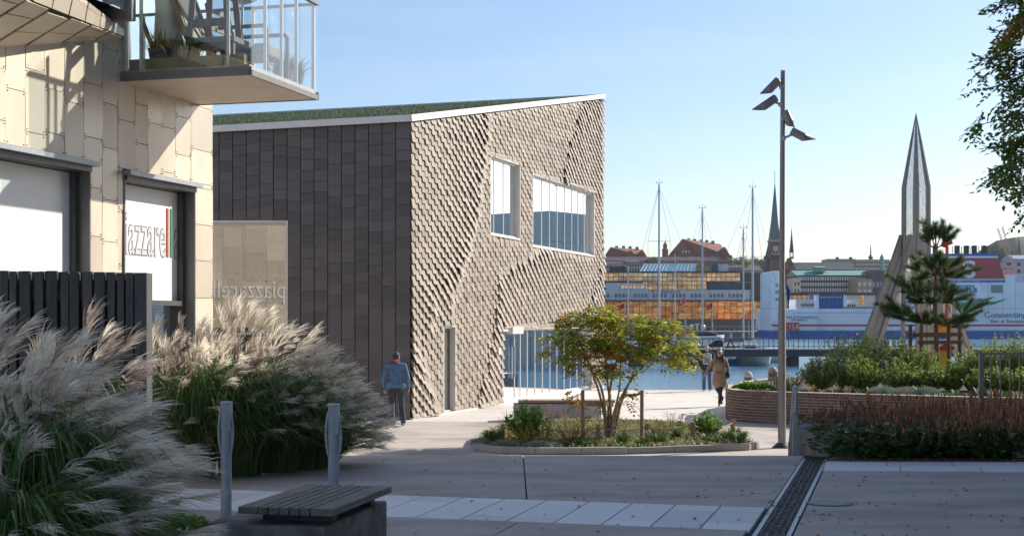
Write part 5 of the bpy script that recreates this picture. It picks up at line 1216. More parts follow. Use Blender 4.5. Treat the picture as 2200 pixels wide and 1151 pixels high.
# woman in the beige coat, walking towards us to the left
wf = G(1546, 873, ZP)
J = dict(sh=[(-.17, 0, 1.41), (.17, 0, 1.41)], el=[(-.25, -.08, 1.15), (.3, .06, 1.2)], wr=[(-.23, .02, .93), (.42, .16, 1.0)], hp=[(-.08, 0, .92), (.08, 0, .92)], kn=[(-.03, .06, .5), (.06, .0, .52)], an=[(.0, .05, .1), (-.06, -.3, .24)], ch=(0, 0, 1.3), nk=(0, .02, 1.48), hd=(0, .04, 1.62), look=(.25, 1, 0), toe=[(.0, 1, -.05), (.0, .75, -.65)])
def woman(part, t, R, k):
    part('coat_skirt', [((-.07, 0, 1.06), (-.11, .0, .74), .125, .135), ((.07, 0, 1.06), (.11, .0, .74), .125, .135), ((0, .02, 1.0), (0, .04, .74), .13, .14), ((0, -.02, 1.0), (0, -.05, .74), .13, .14)], [], COAT, .012)
    for z in (.7, .8, .9, 1.08, 1.17, 1.26):
        part('quilt_band', [((-.075, .0, z), (.075, .0, z), .127+(.02 if z < 1 else -.006), .127+(.02 if z < 1 else -.006))], [], COAT, .014) if z < 1 else None
    q = MB(); c = [R @ V((.135*cos(a)*1.12, .13*sin(a)+.01, 1.045)) for a in np.linspace(0, 2*pi, 20)]; q.tube(c, .014*k, 6); q.build('belt', pm('belt', (.06, .035, .02)), t)
    part('hair', [((-.07, .0, 1.66), (-.1, .07, 1.3), .045, .035), ((.075, .0, 1.66), (.1, .06, 1.28), .045, .032), ((0, -.06, 1.66), (.02, -.11, 1.3), .07, .06), ((-.06, -.04, 1.6), (-.08, -.06, 1.3), .05, .05), ((.06, -.04, 1.6), (.1, -.05, 1.3), .05, .045)], [((0, .005, 1.665), (.088, .088, .1))], DARKHAIR, .01)
    part('scarf', [((-.05, .05, 1.49), (.05, .05, 1.49), .05, .05), ((-.05, -.02, 1.5), (.05, -.02, 1.5), .05, .05), ((.0, .1, 1.47), (-.03, .13, 1.4), .04, .03)], [], BLK, .01)
    q = MB()
    for s_ in (-1, 1): q.tube([R @ V((.02+s_*.034+.022*cos(a), .135-.004*abs(s_), 1.632+.018*sin(a))) for a in np.linspace(0, 2*pi, 12)], .0035*k, 5)
    q.build('glasses', pm('glasses', (.12, .02, .02)), t, kind='stuff')
person('woman with long dark hair and glasses in a beige quilted coat walking on the plaza', (wf.x, wf.y, ZP), pi-.2, 1.72, J, dict(skin=SKIN, top=COAT, legs=TIGHT, shoes=BOOT, hem=-.02, cuff=.045, boot=True), woman, female=True)
hb = MB(); R_ = Matrix.Translation((wf.x, wf.y, ZP)) @ Matrix.Rotation(pi-.2, 4, 'Z')
hb.tube([R_ @ V(p) for p in ((-.1, .0, 1.47), (-.22, .07, 1.3), (-.27, .08, 1.1), (-.24, .0, .98))], .014, 6); hb.ell(R_ @ V((-.25, .0, .95)), (.06, .12, .1), 12, 8); one('shoulder_bag', hb, BLK, 'dark shoulder bag hanging at the side of the woman in beige', 'bag', kind='stuff')
# man with the backpack, standing at the quay
mf = G(1519, 840, ZP)
J = dict(sh=[(-.2, 0, 1.43), (.2, 0, 1.43)], el=[(-.27, .0, 1.15), (.26, .03, 1.15)], wr=[(-.25, .06, .92), (.22, .14, .95)], hp=[(-.1, 0, .93), (.1, 0, .93)], kn=[(-.11, .02, .5), (.1, .03, .5)], an=[(-.12, 0, .09), (.12, .02, .09)], look=(.25, 1, -.1))
def man2(part, t, R, k): part('jacket_hem', [((-.1, 0, 1.0), (-.11, 0, .84), .13, .13), ((.1, 0, 1.0), (.11, 0, .84), .13, .13)], [], BLK, .013)
person('bald man in a dark jacket and jeans standing at the quay, seen from behind', (mf.x, mf.y, ZP), -.08, 1.68, J, dict(skin=SKIN, top=BLK, legs=BLUEJ, shoes=pm('pale_shoes', (.5, .5, .5)), hem=.0, cuff=.07), man2)
bpk = thing('backpack', 'pale grey backpack on the back of the bald man', 'backpack', (mf.x, mf.y-.2, ZP+1.0)); Rb = Matrix.Translation((mf.x, mf.y, ZP)) @ Matrix.Rotation(-.08, 4, 'Z')
BPM = pm('backpack_grey', (.38, .44, .44), (.28, .33, .34), sc=14, rough=.8)
def bpart(nm, caps, m): me = blend_mesh([(Rb @ V(a), Rb @ V(b_), r1, r2) for a, b_, r1, r2 in caps], [], .012, m); me.transform(ROOT[bpk.name].inverted()); link(nm, me, bpk)
bpart('bag', [((-.1, -.19, 1.05), (-.09, -.18, 1.33), .075, .065), ((.1, -.19, 1.05), (.09, -.18, 1.33), .075, .065), ((0, -.2, 1.05), (0, -.19, 1.35), .08, .07)], BPM); bpart('front_pocket', [((-.07, -.27, 1.06), (.07, -.27, 1.06), .05, .05), ((-.07, -.27, 1.14), (.07, -.27, 1.14), .045, .045)], pm('backpack_dark', (.16, .2, .22)))
for s_ in (-1, 1): bpart('strap', [((s_*.1, -.13, 1.36), (s_*.13, .02, 1.5), .022, .022), ((s_*.13, .02, 1.5), (s_*.14, .12, 1.35), .022, .022)], BLK)
# walker on the far pier
wp = V((XX(1570, 146), 146, ZZ(748.5, 146)))
J = dict(sh=[(-.19, 0, 1.43), (.19, 0, 1.43)], el=[(-.24, .12, 1.18), (.24, -.12, 1.17)], wr=[(-.22, .28, 1.02), (.22, -.12, .95)], hp=[(-.09, 0, .92), (.09, 0, .92)], kn=[(-.09, .22, .56), (.09, -.14, .5)], an=[(-.09, .42, .12), (.09, -.48, .16)], hd=(0, .05, 1.63), toe=[(0, 1, 0), (0, .8, -.5)])
LB = pm('light_blue_shirt', (.35, .45, .65), rough=.8)
person('man in a light blue shirt striding left along the far pier', tuple(wp), pi/2, 1.8, J, dict(skin=SKIN, top=LB, legs=pm('dark_trousers', (.03, .035, .05)), shoes=BLK), None, vox=.016, hairf=short_hair(DARKHAIR))
# guests inside the lit room
fl = 1.345
def guest(px, Y, rz, H, top, hair, lab, legs=BLK, sit=False):
    J = dict(sh=[(-.19, 0, 1.42), (.19, 0, 1.42)], el=[(-.25, .06, 1.16), (.25, .06, 1.16)], wr=[(-.16, .2, 1.0), (.16, .2, 1.0)], hp=[(-.09, 0, .92), (.09, 0, .92)], kn=[(-.1, .03, .5), (.1, .03, .5)], an=[(-.11, 0, .09), (.11, 0, .09)])
    person(lab, (XX(px, Y), Y, fl), rz, H, J, dict(skin=SKIN, top=top, legs=legs, shoes=BLK), None, vox=.018, hairf=short_hair(hair), simple=True)
guest(505, 38.6, 1.2, 1.78, BLK, DARKHAIR, 'guest in black behind the front window, left of the mullion'); guest(547, 38.2, 2.5, 1.72, pm('blush_top', (.6, .4, .3)), pm('red_hair', (.3, .13, .05)), 'guest with red hair and a pale pink top behind the front window')
guest(570, 38.9, -.4, 1.82, pm('slate_jacket', (.1, .11, .14)), DARKHAIR, 'guest in a slate jacket seen from behind in the front window'); guest(600, 38.4, 1.6, 1.7, pm('wine_top', (.3, .06, .06)), DARKHAIR, 'guest in a wine red top at the right side of the front window')
m = MB(); m.bx(-12, -6.2, 41.5, 42.2, fl, fl+1.1); mm = one('bar_counter', m, MT['timberfloor'], 'brown bar counter in the room behind the front window', 'counter')
# ------------------------------------------------------------------ harbour: pier, boats, mesh spire
YPI = 145.0; zd = ZZ(749, YPI); pier = thing('pier', 'dark steel pier with thin railing crossing the harbour behind the plaza', 'pier', (18, YPI, ZW))
m = MB(); m.bx(-6, 60, YPI-.4, YPI+2.4, zd-.1, zd); m.build('deck', pm('deckwood', (.35, .33, .31), rough=.8), pier)
m = MB(); m.bx(-6, 60, YPI-.3, YPI-.05, zd-.78, zd-.1); m.build('girder', MT['darksteel'], pier)
m = MB(); m.bx(-6, 60, YPI+2.0, YPI+2.25, zd-.78, zd-.1); m.build('girder', MT['darksteel'], pier)
for yy in (YPI-.35, YPI+2.35):
    m = MB(); m.bx(-6, 60, yy-.03, yy+.03, zd+1.0, zd+1.07); m.build('hand_rail', MT['darksteel'], pier)
    m = MB(); m.bx(-6, 60, yy-.02, yy+.02, zd+.2, zd+.235); m.build('lower_rail', MT['darksteel'], pier)
x = 6
while x < 40:
    for yy in (YPI-.35, YPI+2.35):
        m = MB(); m.bx(x-.03, x+.03, yy-.03, yy+.03, zd, zd+1.0); m.build('post', MT['darksteel'], pier)
    x += 1.03
for x in (2, 13, XX(1708, 145), 44, 56):
    m = MB(); m.bx(x-.42, x+.42, YPI+.1, YPI+1.9, ZW-2, zd-.78); m.build('pile', MT['darksteel'], pier)
    m = MB(); m.bx(x-.95, x-.55, YPI+.2, YPI+1.8, ZW-2, zd-.9); m.build('fender', pm('fenderwood', (.12, .09, .07), rough=.9), pier)
# boats
def hull(mb, x0, x1, Y, z0, z1, B, bow=1):       # simple boat hull, bow at the right when bow = 1
    n = 12; vs = []; L_ = x1-x0
    for i in range(n+1):
        s_ = i/n; k = s_ if bow > 0 else 1-s_; w = B/2*(1 if k < .55 else sqrt(max(0, 1-((k-.55)/.45)**2)))*(.86+.14*min(1, k/.3)); x = x0+L_*s_; sheer = z1+(z1-z0)*.18*(k**2)
        rake = (L_*.05*(k > .9))*bow
        for a, h in ((-1, 1), (-.92, .5), (-.6, .12), (0, 0), (.6, .12), (.92, .5), (1, 1)): vs.append(V((x+(rake if h == 1 else 0), Y+a*w*(.35+.65*h**.6), z0-.35+(sheer-z0+.35)*h)))
    fs = [(i*7+j, i*7+j+1, (i+1)*7+j+1, (i+1)*7+j) for i in range(n) for j in range(6)]+[(i*7+6, i*7, (i+1)*7, (i+1)*7+6) for i in range(n)]+[(6, 5, 4, 3, 2, 1, 0), tuple(n*7+j for j in range(7))]
    mb.add(vs, fs)
BW = pm('boat_white', (.75, .75, .74), (.7, .7, .69), rough=.35); BN = pm('boat_navy', (.03, .04, .07), rough=.4); MAST = pm('mast', (.5, .5, .5), (.42, .42, .43), rough=.4, metal=.3); WIRE = MT['darksteel']; BTOP = pm('canvas', (.1, .11, .14), rough=.9); TINT = pm('tinted', (.03, .035, .04), rough=.15)
def sailboat(px, ptop, Y, Lb, hullm, lab, spread=None, w=.09, x_off=.45, rig=2.2):
    X = XX(px, Y); zt_ = ZZ(ptop, Y); t = thing('sailing_boat', lab, 'sailing boat', (X, Y, ZW), group='sailing boats in the harbour'); x0 = X-Lb*x_off; x1 = x0+Lb
    m = MB(); hull(m, x0, x1, Y, ZW, ZW+1.25, Lb*.3); m.build('hull', hullm, t, smooth=True)
    m = MB(); m.hexa([V(p) for p in ((x0+Lb*.3, Y-.8, ZW+1.2), (x0+Lb*.72, Y-.6, ZW+1.25), (x0+Lb*.72, Y+.6, ZW+1.25), (x0+Lb*.3, Y+.8, ZW+1.2), (x0+Lb*.33, Y-.65, ZW+1.75), (x0+Lb*.62, Y-.45, ZW+1.65), (x0+Lb*.62, Y+.45, ZW+1.65), (x0+Lb*.33, Y+.65, ZW+1.75))]); m.build('cabin', BW, t)
    m = MB(); m.hexa([V(p) for p in ((x0+Lb*.36, Y-.8, ZW+1.4), (x0+Lb*.6, Y-.66, ZW+1.4), (x0+Lb*.6, Y+.66, ZW+1.4), (x0+Lb*.36, Y+.8, ZW+1.4), (x0+Lb*.37, Y-.76, ZW+1.6), (x0+Lb*.58, Y-.6, ZW+1.58), (x0+Lb*.58, Y+.6, ZW+1.58), (x0+Lb*.37, Y+.76, ZW+1.6))]); m.build('cabin_window', TINT, t)
    m = MB(); m.tube([(X, Y, ZW+1.2), (X, Y, zt_)], [w, w*.7], 8); m.build('mast', MAST, t, smooth=True)
    m = MB(); m.tube([(X-Lb*.38, Y, ZW+2.3), (X-.1, Y, ZW+2.4)], .12, 8); m.build('boom', BTOP, t, smooth=True)
    ws = MB(); zs = ZZ(spread, Y) if spread else lerp(ZW, zt_, .6)
    m = MB(); m.bar((X-rig/2, Y, zs), (X+rig/2, Y, zs), .06, .05); m.build('spreader', MAST, t)
    for s_ in (-1, 1):
        m = MB(); m.tube([(X, Y, zt_-.3), (X+s_*rig/2, Y, zs), (X+s_*rig*.45, Y, ZW+1.2)], .016, 4); m.build('shroud', WIRE, t)
    for e in (x0+.1, x1-.1):
        m = MB(); m.tube([(X, Y, zt_-.2), (e, Y+.1, ZW+1.4)], .014, 4); m.build('stay', WIRE, t)
    m = MB(); m.bar((X-.35, Y, zt_+.12), (X+.35, Y, zt_+.12), .04); m.tube([(X, Y, zt_), (X, Y, zt_+.6)], .02, 4); m.tube([(X-.35, Y, zt_+.1), (X-.35, Y, zt_+.4)], .03, 4); m.tube([(X+.35, Y, zt_+.1), (X+.35, Y, zt_+.4)], .03, 4); m.build('wind_vane', WIRE, t)
    return t
sailboat(1416, 396, 172, 13, BN, 'sailing boat with the tallest mast and a wide spreader, left of the yacht', 518, .15, .4, 2.7)
sailboat(1509, 449, 166, 11, BW, 'sailing boat whose mast rises just behind the motor yacht', None, .12, .5, 1.8)
sailboat(1617, 404, 170, 13, BW, 'sailing boat with a tall pale mast near the church tower', None, .16, .62, 2.2)
sailboat(1597, 492, 158, 9, BW, 'sailing boat with a shorter mast and curved antennas', None, .11, .35, 1.4)
sailboat(1450, 545, 178, 8, BW, 'small sailing boat between the two left masts', None, .08, .5, 1.0)
sailboat(1349, 570, 180, 8, BN, 'small sailing boat next to the shingle building', None, .09, .5, 1.0)
# motor yacht
Yy = 152; yx0, yx1 = XX(1445, Yy), XX(1551, Yy); ya = thing('motor_yacht', 'white motor yacht with radar domes and dark flybridge canvas', 'yacht', ((yx0+yx1)/2, Yy, ZW))
m = MB(); hull(m, yx0, yx1, Yy, ZW, ZZ(728, Yy), 4.2); m.build('hull', BW, ya, smooth=True)
def lump(x0, x1, y0, y1, dx0, dx1, b_, mat, nm): 
    m = MB(); za, zb_ = ZZ(y1, Yy), ZZ(y0, Yy); a, c = XX(x0, Yy), XX(x1, Yy); e, f = XX(x0+dx0, Yy), XX(x1+dx1, Yy)
    m.hexa([V((a, Yy-b_, za)), V((c, Yy-b_, za)), V((c, Yy+b_, za)), V((a, Yy+b_, za)), V((e, Yy-b_*.85, zb_)), V((f, Yy-b_*.85, zb_)), V((f, Yy+b_*.85, zb_)), V((e, Yy+b_*.85, zb_))]); m.build(nm, mat, ya, bevel=.06)
lump(1472, 1550, 729, 745, 0, -3, 1.8, TINT, 'saloon_window'); lump(1470, 1549, 721, 730, 2, -6, 1.9, BW, 'deckhouse'); lump(1474, 1538, 717, 722, 2, -4, 1.6, TINT, 'bridge_window'); lump(1486, 1536, 711, 716, 10, -16, 1.5, BTOP, 'canopy')
for px in (1485, 1511): m = MB(); m.lathe((XX(px, Yy), Yy, ZZ(711, Yy)), [(.1, 0), (.12, .2), (.22, .3), (.24, .5), (.15, .68), (.02, .72)], 12); m.build('radar_dome', BW, ya, smooth='all')
m = MB(); m.tube([(XX(1498, Yy), Yy, ZZ(709, Yy)), (XX(1497, Yy), Yy, ZZ(697, Yy))], .07, 8); m.bar(P(1491, 697, Yy), P(1503, 696, Yy), .15, .12); m.build('radar_arm', BW, ya)
for px, lab in ((1476, 'a'), (1532, 'b')): m = MB(); m.tube([(XX(px, Yy), Yy, ZZ(722, Yy)), (XX(px-3, Yy), Yy, ZZ(686, Yy))], .02, 5); m.build('antenna', BW, ya)
# moored boats under the pier
b1 = thing('moored_boat', 'white hulled boat lying just behind the pier, right of the blue dinghy', 'boat', (XX(1620, 149), 149, ZW)); m = MB(); hull(m, XX(1578, 149), XX(1655, 149), 149, ZW, ZZ(764, 149), 3); m.build('hull', pm('hull_cream', (.62, .6, .56), rough=.45), b1, smooth=True)
m = MB(); m.hexa([V(p) for p in ((XX(1592, 149), 148.2, ZZ(764, 149)), (XX(1636, 149), 148.2, ZZ(764, 149)), (XX(1636, 149), 149.8, ZZ(764, 149)), (XX(1592, 149), 149.8, ZZ(764, 149)), (XX(1595, 149), 148.3, ZZ(738, 149)), (XX(1624, 149), 148.3, ZZ(738, 149)), (XX(1624, 149), 149.7, ZZ(738, 149)), (XX(1595, 149), 149.7, ZZ(738, 149)))]); m.build('cabin', BW, b1, bevel=.08)
m = MB(); m.bx(XX(1598, 149), XX(1620, 149), 148.24, 149.76, ZZ(752, 149), ZZ(743, 149)); m.build('cabin_window', TINT, b1)
m = MB(); m.tube([(XX(1610, 149), 149, ZZ(738, 149)), (XX(1608, 149), 149, ZZ(690, 149))], .05, 6); m.build('signal_mast', MAST, b1)
b2 = MB(); hull(b2, XX(1565, 147.8), XX(1586, 147.8), 147.8, ZW, ZZ(771, 147.8), 1.0); one('dinghy', b2, pm('dinghy_blue', (.03, .2, .5), rough=.5), 'small bright blue dinghy tied up under the pier', 'dinghy', smooth=True)
b3 = thing('moored_boat', 'dark blue keeled boat under the pier, left of the dinghy', 'boat', (XX(1480, 149.5), 149.5, ZW)); m = MB(); hull(m, XX(1440, 150), XX(1556, 150), 150, ZW, ZZ(766, 150), 3.2, -1); m.build('hull', pm('hull_grey', (.5, .52, .55), rough=.45), b3, smooth=True); m = MB(); hull(m, XX(1439, 150), XX(1557, 150), 150, ZW-.1, ZZ(779, 150), 3.25, -1); m.build('boot_stripe', BN, b3, smooth=True)
# red flags
for px, py, pb, lab in ((1472, 640, 724, 'red flag with white crescent flying on the pole left of the yacht'), (1531, 650, 700, 'plain red flag right of the yacht antenna'), (1342, 650, 700, 'red flag half hidden beside the shingle building')):
    Yf = 175; t = thing('flag_pole', lab, 'flag', (XX(px, Yf), Yf, ZW), group='red flags in the harbour'); m = MB(); m.tube([(XX(px, Yf), Yf, ZW), (XX(px, Yf), Yf, ZZ(py-1, Yf))], .04, 6); m.build('pole', MAST, t)
    vs = []; n = 8
    for i in range(n+1):
        s_ = i/n; xx = XX(px-14*s_, Yf)
        for h in (0, 1): vs.append(V((xx, Yf+.16*sin(s_*7), ZZ(py+1+h*11+s_*5, Yf)+.05*sin(s_*5+h))))
    m = MB(); m.add(vs, [(2*i, 2*i+1, 2*i+3, 2*i+2) for i in range(n)]); fo = m.build('cloth', MT['red'], t, smooth='all')
    if px == 1472:
        q = MB(); c = P(px-6, py+8, Yf-.2); pts = [c+V((.2*cos(a), 0, .2*sin(a))) for a in np.linspace(.7, 5.6, 10)]; q.ribbon(pts, [.01, .03, .05, .06, .065, .065, .06, .05, .03, .01], V((.6, 0, .8))); q.build('emblem', MT['white'], fo)
# mesh spire sculpture
def meshmat():
    m, N, L, b = nodes('wire_mesh'); tc = N.new('ShaderNodeTexCoord'); mp = N.new('ShaderNodeMapping'); mp.inputs['Scale'].default_value = (26, 26, 26); L.new(tc.outputs['Object'], mp.inputs[0])
    ck = N.new('ShaderNodeTexVoronoi'); ck.feature = 'DISTANCE_TO_EDGE'; ck.inputs['Scale'].default_value = 1; L.new(mp.outputs[0], ck.inputs['Vector']); lt = N.new('ShaderNodeMath'); lt.operation = 'LESS_THAN'; lt.inputs[1].default_value = .07; L.new(ck.outputs['Distance'], lt.inputs[0])
    tr = N.new('ShaderNodeBsdfTransparent'); mx = N.new('ShaderNodeMixShader'); b.inputs['Base Color'].default_value = (.5, .48, .45, 1); b.inputs['Metallic'].default_value = .5; L.new(lt.outputs[0], mx.inputs[0]); L.new(tr.outputs[0], mx.inputs[1]); L.new(b.outputs[0], mx.inputs[2]); L.new(mx.outputs[0], N['Material Output'].inputs['Surface']); return m
WM = meshmat(); YS = 62.0; SX = XX(1968, YS); sps = thing('mesh_spire', 'tall rocket shaped spire of see-through wire mesh on splayed legs', 'sculpture', (SX, YS, ZP)); SC_ = pm('spire_ribs', (.24, .205, .175), (.29, .25, .215), rough=.6, metal=.3)
rad = XX(1997, YS)-SX; n = 6; zA, zB, zC, zL = ZZ(243, YS), ZZ(402, YS), ZZ(500, YS), ZZ(585, YS)
def hx(r, z, a0=.35): return [V((SX+r*cos(a0+i*2*pi/n), YS+r*sin(a0+i*2*pi/n), z)) for i in range(n)]
r1, r2 = hx(rad, zB), hx(rad*1.02, zL); apex = V((SX, YS, zA))
for i in range(n):
    j = (i+1) % n
    m = MB(); m.add([r1[i], r1[j], apex], [(0, 1, 2)]); m.build('mesh_panel', WM, sps); m = MB(); m.add([r2[i], r2[j], r1[j], r1[i]], [(0, 1, 2, 3)]); m.build('mesh_panel', WM, sps)
    m = MB(); m.tube([r2[i], r1[i], r1[i].lerp(apex, .6), apex], [.085, .08, .05, .01], 6); m.build('rib', SC_, sps)
for sg, dy in ((-1, -.4), (1, .4), (-.25, 1.4)):
    if sg == -1: top_, bot = P(1949, 510, YS), P(1880, 712, YS-.5)
    elif sg == 1: top_, bot = P(1962, 505, YS), P(2052, 715, YS+.8)
    else: top_, bot = P(1968, 520, YS), P(1990, 715, YS+2.5)
    bot = top_+(bot-top_)*((top_.z-ZP)/(top_.z-bot.z)); m = MB(); w = .36
    for o in (-w, w): m.bar(top_+V((o*.6, 0, 0)), bot+V((o, 0, 0)), .2, .2); 
    m.bar(top_+V((0, .06, 0)), bot+V((0, .06, 0)), w*1.9, .12, up=(0, 1, 0)); m.build('leg', SC_, sps, kind='stuff'); m = MB(); m.add([top_+V((-w*.5, 0, 0)), top_+V((w*.5, 0, 0)), bot+V((w, 0, 0)), bot+V((-w, 0, 0))], [(0, 1, 2, 3)]); m.build('mesh_panel', WM, sps)
for i in range(3):
    a, b_ = r2[i*2], V((r2[i*2].x, r2[i*2].y, ZP)); m = MB(); m.tube([a, b_], [.09, .1], 6); m.build('column', SC_, sps)
# red mast with signs by the water
YN = 52; nm_ = thing('signal_mast', 'red mast with red signal boards and a yellow notice behind the pine', 'signal mast', (XX(2034, YN), YN, ZP))
m = MB(); m.tube([(XX(2034, YN), YN, ZP), (XX(2034, YN), YN, ZZ(516, YN))], .05, 8); m.build('pole', MT['red'], nm_)
for px, py, a in ((2028, 526, .3), (2040, 521, -.35)): m = MB(); m.box(P(px, py, YN), (.2, .06, .17), M=Matrix.Rotation(a, 3, 'Y')); m.build('signal_board', MT['red'], nm_)
YEL = pm('notice_yellow', (.75, .5, .03), rough=.5); m = MB(); m.bx(XX(2014, YN), XX(2043, YN), YN-.1, YN-.06, ZZ(714, YN), ZZ(696, YN)); m.build('notice_board', YEL, nm_)
m = MB(); m.bx(XX(2015, YN), XX(2042, YN), YN-.11, YN-.1, ZZ(713, YN), ZZ(700, YN)); m.build('notice_field', pm('notice_red', (.75, .16, .03), rough=.5), nm_)
m = MB(); [m.bx(XX(2017, YN), XX(2040-3*(k % 2), YN), YN-.114, YN-.11, ZZ(704.5+2.6*k, YN), ZZ(703+2.6*k, YN)) for k in range(3)]; m.build('notice_lines', YEL, nm_, kind='stuff')
m = MB(); [m.bar(P(a, b_, YN), P(c, d, YN), .035) for a, b_, c, d in ((2028, 653, 2044, 653), (2028, 653, 2028, 690), (2044, 653, 2044, 690), (2028, 676, 2042, 676))]; m.build('white_frame', MT['white'], nm_, kind='stuff')
pb = thing('life_ring_hut', 'small red and yellow pitched rescue station behind the planter shrubs', 'rescue station', (XX(2034, 49), 49, ZP)); m = MB(); m.prism([P(2018, 752, 49), P(2050, 752, 49), P(2052, 742, 49), P(2034, 731, 49), P(2016, 742, 49)], (0, .8, 0)); m.build('gable', MT['red'], pb); m = MB(); m.bar(P(2013, 744, 48.95), P(2034, 731, 48.95), .05, .1); m.bar(P(2034, 731, 48.95), P(2056, 744, 48.95), .05, .1); m.build('verge', MT['white'], pb, kind='stuff'); m = MB(); m.bx(XX(2020, 49), XX(2046, 49), 49.1, 49.7, ZP, ZZ(752, 49)); m.build('cabinet', YEL, pb)
# ------------------------------------------------------------------ far bank: ferry, terminal, town
def fb(mb, x0, x1, y0, y1, Y, D): return mb.bx(XX(x0, Y), XX(x1, Y), Y, Y+D, ZZ(y1, Y), ZZ(y0, Y))
def part_b(par, name, x0, x1, y0, y1, Y, D, mat, **k): m = MB(); fb(m, x0, x1, y0, y1, Y, D); return m.build(name, mat, par, **k)
def wins(par, x0, x1, y0, y1, nx, ny, Y, mat, fx=.6, fy=.6, d=.12, name='window', skip=0):
    cw, rh_ = (x1-x0)/nx, (y1-y0)/ny
    for j in range(ny):
        me = None
        for i in range(nx):
            if skip and (i % skip == skip-1): continue
            a = x0+cw*(i+.5-fx/2); b_ = y0+rh_*(j+.5-fy/2); w_, h_ = cw*fx/F*Y, rh_*fy/F*Y
            if me is None: q = MB(); q.box((0, 0, 0), (w_, d*2, h_)); me = q.mesh(name, mat)
            link(name, me, par, Matrix.Translation(((XX(a, Y)+w_/2), Y, ZZ(b_, Y)-h_/2)))
def gable(mb, x0, x1, ye, yr, Y, D, axis='x', xr=None):      # roof with eaves at ye, ridge at yr
    a, b_ = XX(x0, Y), XX(x1, Y); ze, zr_ = ZZ(ye, Y), ZZ(yr, Y)
    if axis == 'x': mb.add([V((a, Y, ze)), V((b_, Y, ze)), V((b_, Y+D, ze)), V((a, Y+D, ze)), V((a, Y+D/2, zr_)), V((b_, Y+D/2, zr_))], [(0, 1, 5, 4), (2, 3, 4, 5), (0, 4, 3), (1, 2, 5), (3, 2, 1, 0)])
    else:
        c = (a+b_)/2 if xr is None else XX(xr, Y); mb.add([V((a, Y, ze)), V((b_, Y, ze)), V((b_, Y+D, ze)), V((a, Y+D, ze)), V((c, Y, zr_)), V((c, Y+D, zr_))], [(0, 1, 4), (2, 3, 5), (1, 2, 5, 4), (3, 0, 4, 5), (3, 2, 1, 0)])
    return mb
def base_of(x, y, Y): return (XX(x, Y), Y, ZZ(y, Y))
SHIPW = pm('ship_white', (.84, .87, .9), (.78, .82, .86), sc=.05, rough=.5, dirt=(.6, .62, .64), dsc=.15); SHIPB = pm('ship_blue', (.02, .13, .45), (.02, .1, .38), sc=.1, rough=.5); SHIPR = pm('ship_red', (.45, .05, .06), (.4, .045, .05), sc=.1, rough=.55); INK = pm('ink_blue', (.06, .12, .3), rough=.6)
# ferry
YB = 400.0; fer = thing('ferry', 'huge white ferry with blue waterline, red stripe and red funnel across the harbour', 'ferry', base_of(1900, 730, YB))
hl = part_b(fer, 'hull', 1657, 2420, 663, 711, YB, 26, SHIPW, bevel=.4); part_b(fer, 'boot_top', 1659, 2420, 711.2, 730, YB+.05, 25, SHIPB, bevel=.3); part_b(hl, 'stripe', 1657.5, 2420, 696.5, 700.5, YB-.08, .07, SHIPR)
part_b(hl, 'bulwark_line', 1700, 1990, 671, 672, YB-.05, .04, pm('line_grey', (.35, .4, .45)))
part_b(fer, 'stern_tower', 1657, 1674, 582, 663, YB, 18, SHIPW, bevel=.3); part_b(fer, 'stern_fin', 1672, 1677, 585, 625, YB+2, 10, SHIPB)
wins(fer, 1665, 1673, 605, 650, 1, 3, YB, pm('ship_port', (.3, .38, .46), rough=.3), .8, .5)
m = MB()
for k in range(7): m.bar(P(1688+k*1.6, 605+k*3, YB+3), P(1694-k*.3, 662, YB+3), .35)
m.build('stern_ramp_gear', SHIPB, fer, kind='stuff')
part_b(fer, 'ramp_housing', 1761, 1812, 634, 664, YB+2, 14, SHIPB); part_b(fer, 'ramp_cap', 1760, 1813, 629, 634, YB+1.8, 14, pm('cap_dark', (.06, .06, .08)))
for k in range(5): part_b(fer, 'ramp_rib', 1766+k*9.5, 1768+k*9.5, 640, 662, YB+1.7, .2, pm('rib_blue', (.07, .1, .16)))
m = MB(); [fb(m, 1764+k*5, 1766.5+k*5, 637.5, 639.5, YB+1.6, .3) for k in range(9)]; m.build('ramp_lights', MT['white'], fer, kind='stuff')
for x0 in (1753, 1812.5): part_b(fer, 'ramp_post', x0, x0+6.5, 634, 664, YB+1.5, 3, SHIPW)
dh = part_b(fer, 'deck_house', 1710, 1752, 643, 664, YB+4, 10, pm('deck_white', (.7, .68, .66))); wins(dh, 1720, 1752, 651, 659, 6, 1, YB+4, TINT, .6, .7)
dh2 = part_b(fer, 'deck_house', 1819, 1845, 644, 664, YB+4, 10, pm('deck_white2', (.7, .68, .66))); wins(dh2, 1820, 1838, 652, 660, 4, 1, YB+4, TINT, .6, .7)
part_b(fer, 'mooring_deck', 1815, 1990, 658, 664, YB+.4, 18, pm('moor_grey', (.3, .33, .36)))
su = part_b(fer, 'superstructure', 1985, 2420, 606, 663.5, YB+.02, 25, SHIPW, bevel=.2)
part_b(su, 'blue_band', 1985, 2159, 602, 606.5, YB-.02, 24, SHIPB); part_b(su, 'white_band', 1983, 2158, 598.5, 602, YB+.4, 23, SHIPW)
for x in (2123, 2155, 2182): part_b(su, 'plate_seam', x, x+.5, 608, 690, YB-.03, .06, pm('seam_grey', (.3, .35, .4)))
part_b(su, 'plate_seam', 2103, 2182, 680, 680.5, YB-.03, .06, MT['steel'])
vt = part_b(su, 'vent', 2129, 2154, 612, 629, YB-.06, .1, pm('vent_grey', (.2, .22, .25)))
for k in range(5): part_b(vt, 'vent_slat', 2130+k*4.8, 2132.6+k*4.8, 613, 628, YB-.12, .1, pm('slat_grey', (.32, .35, .38)))
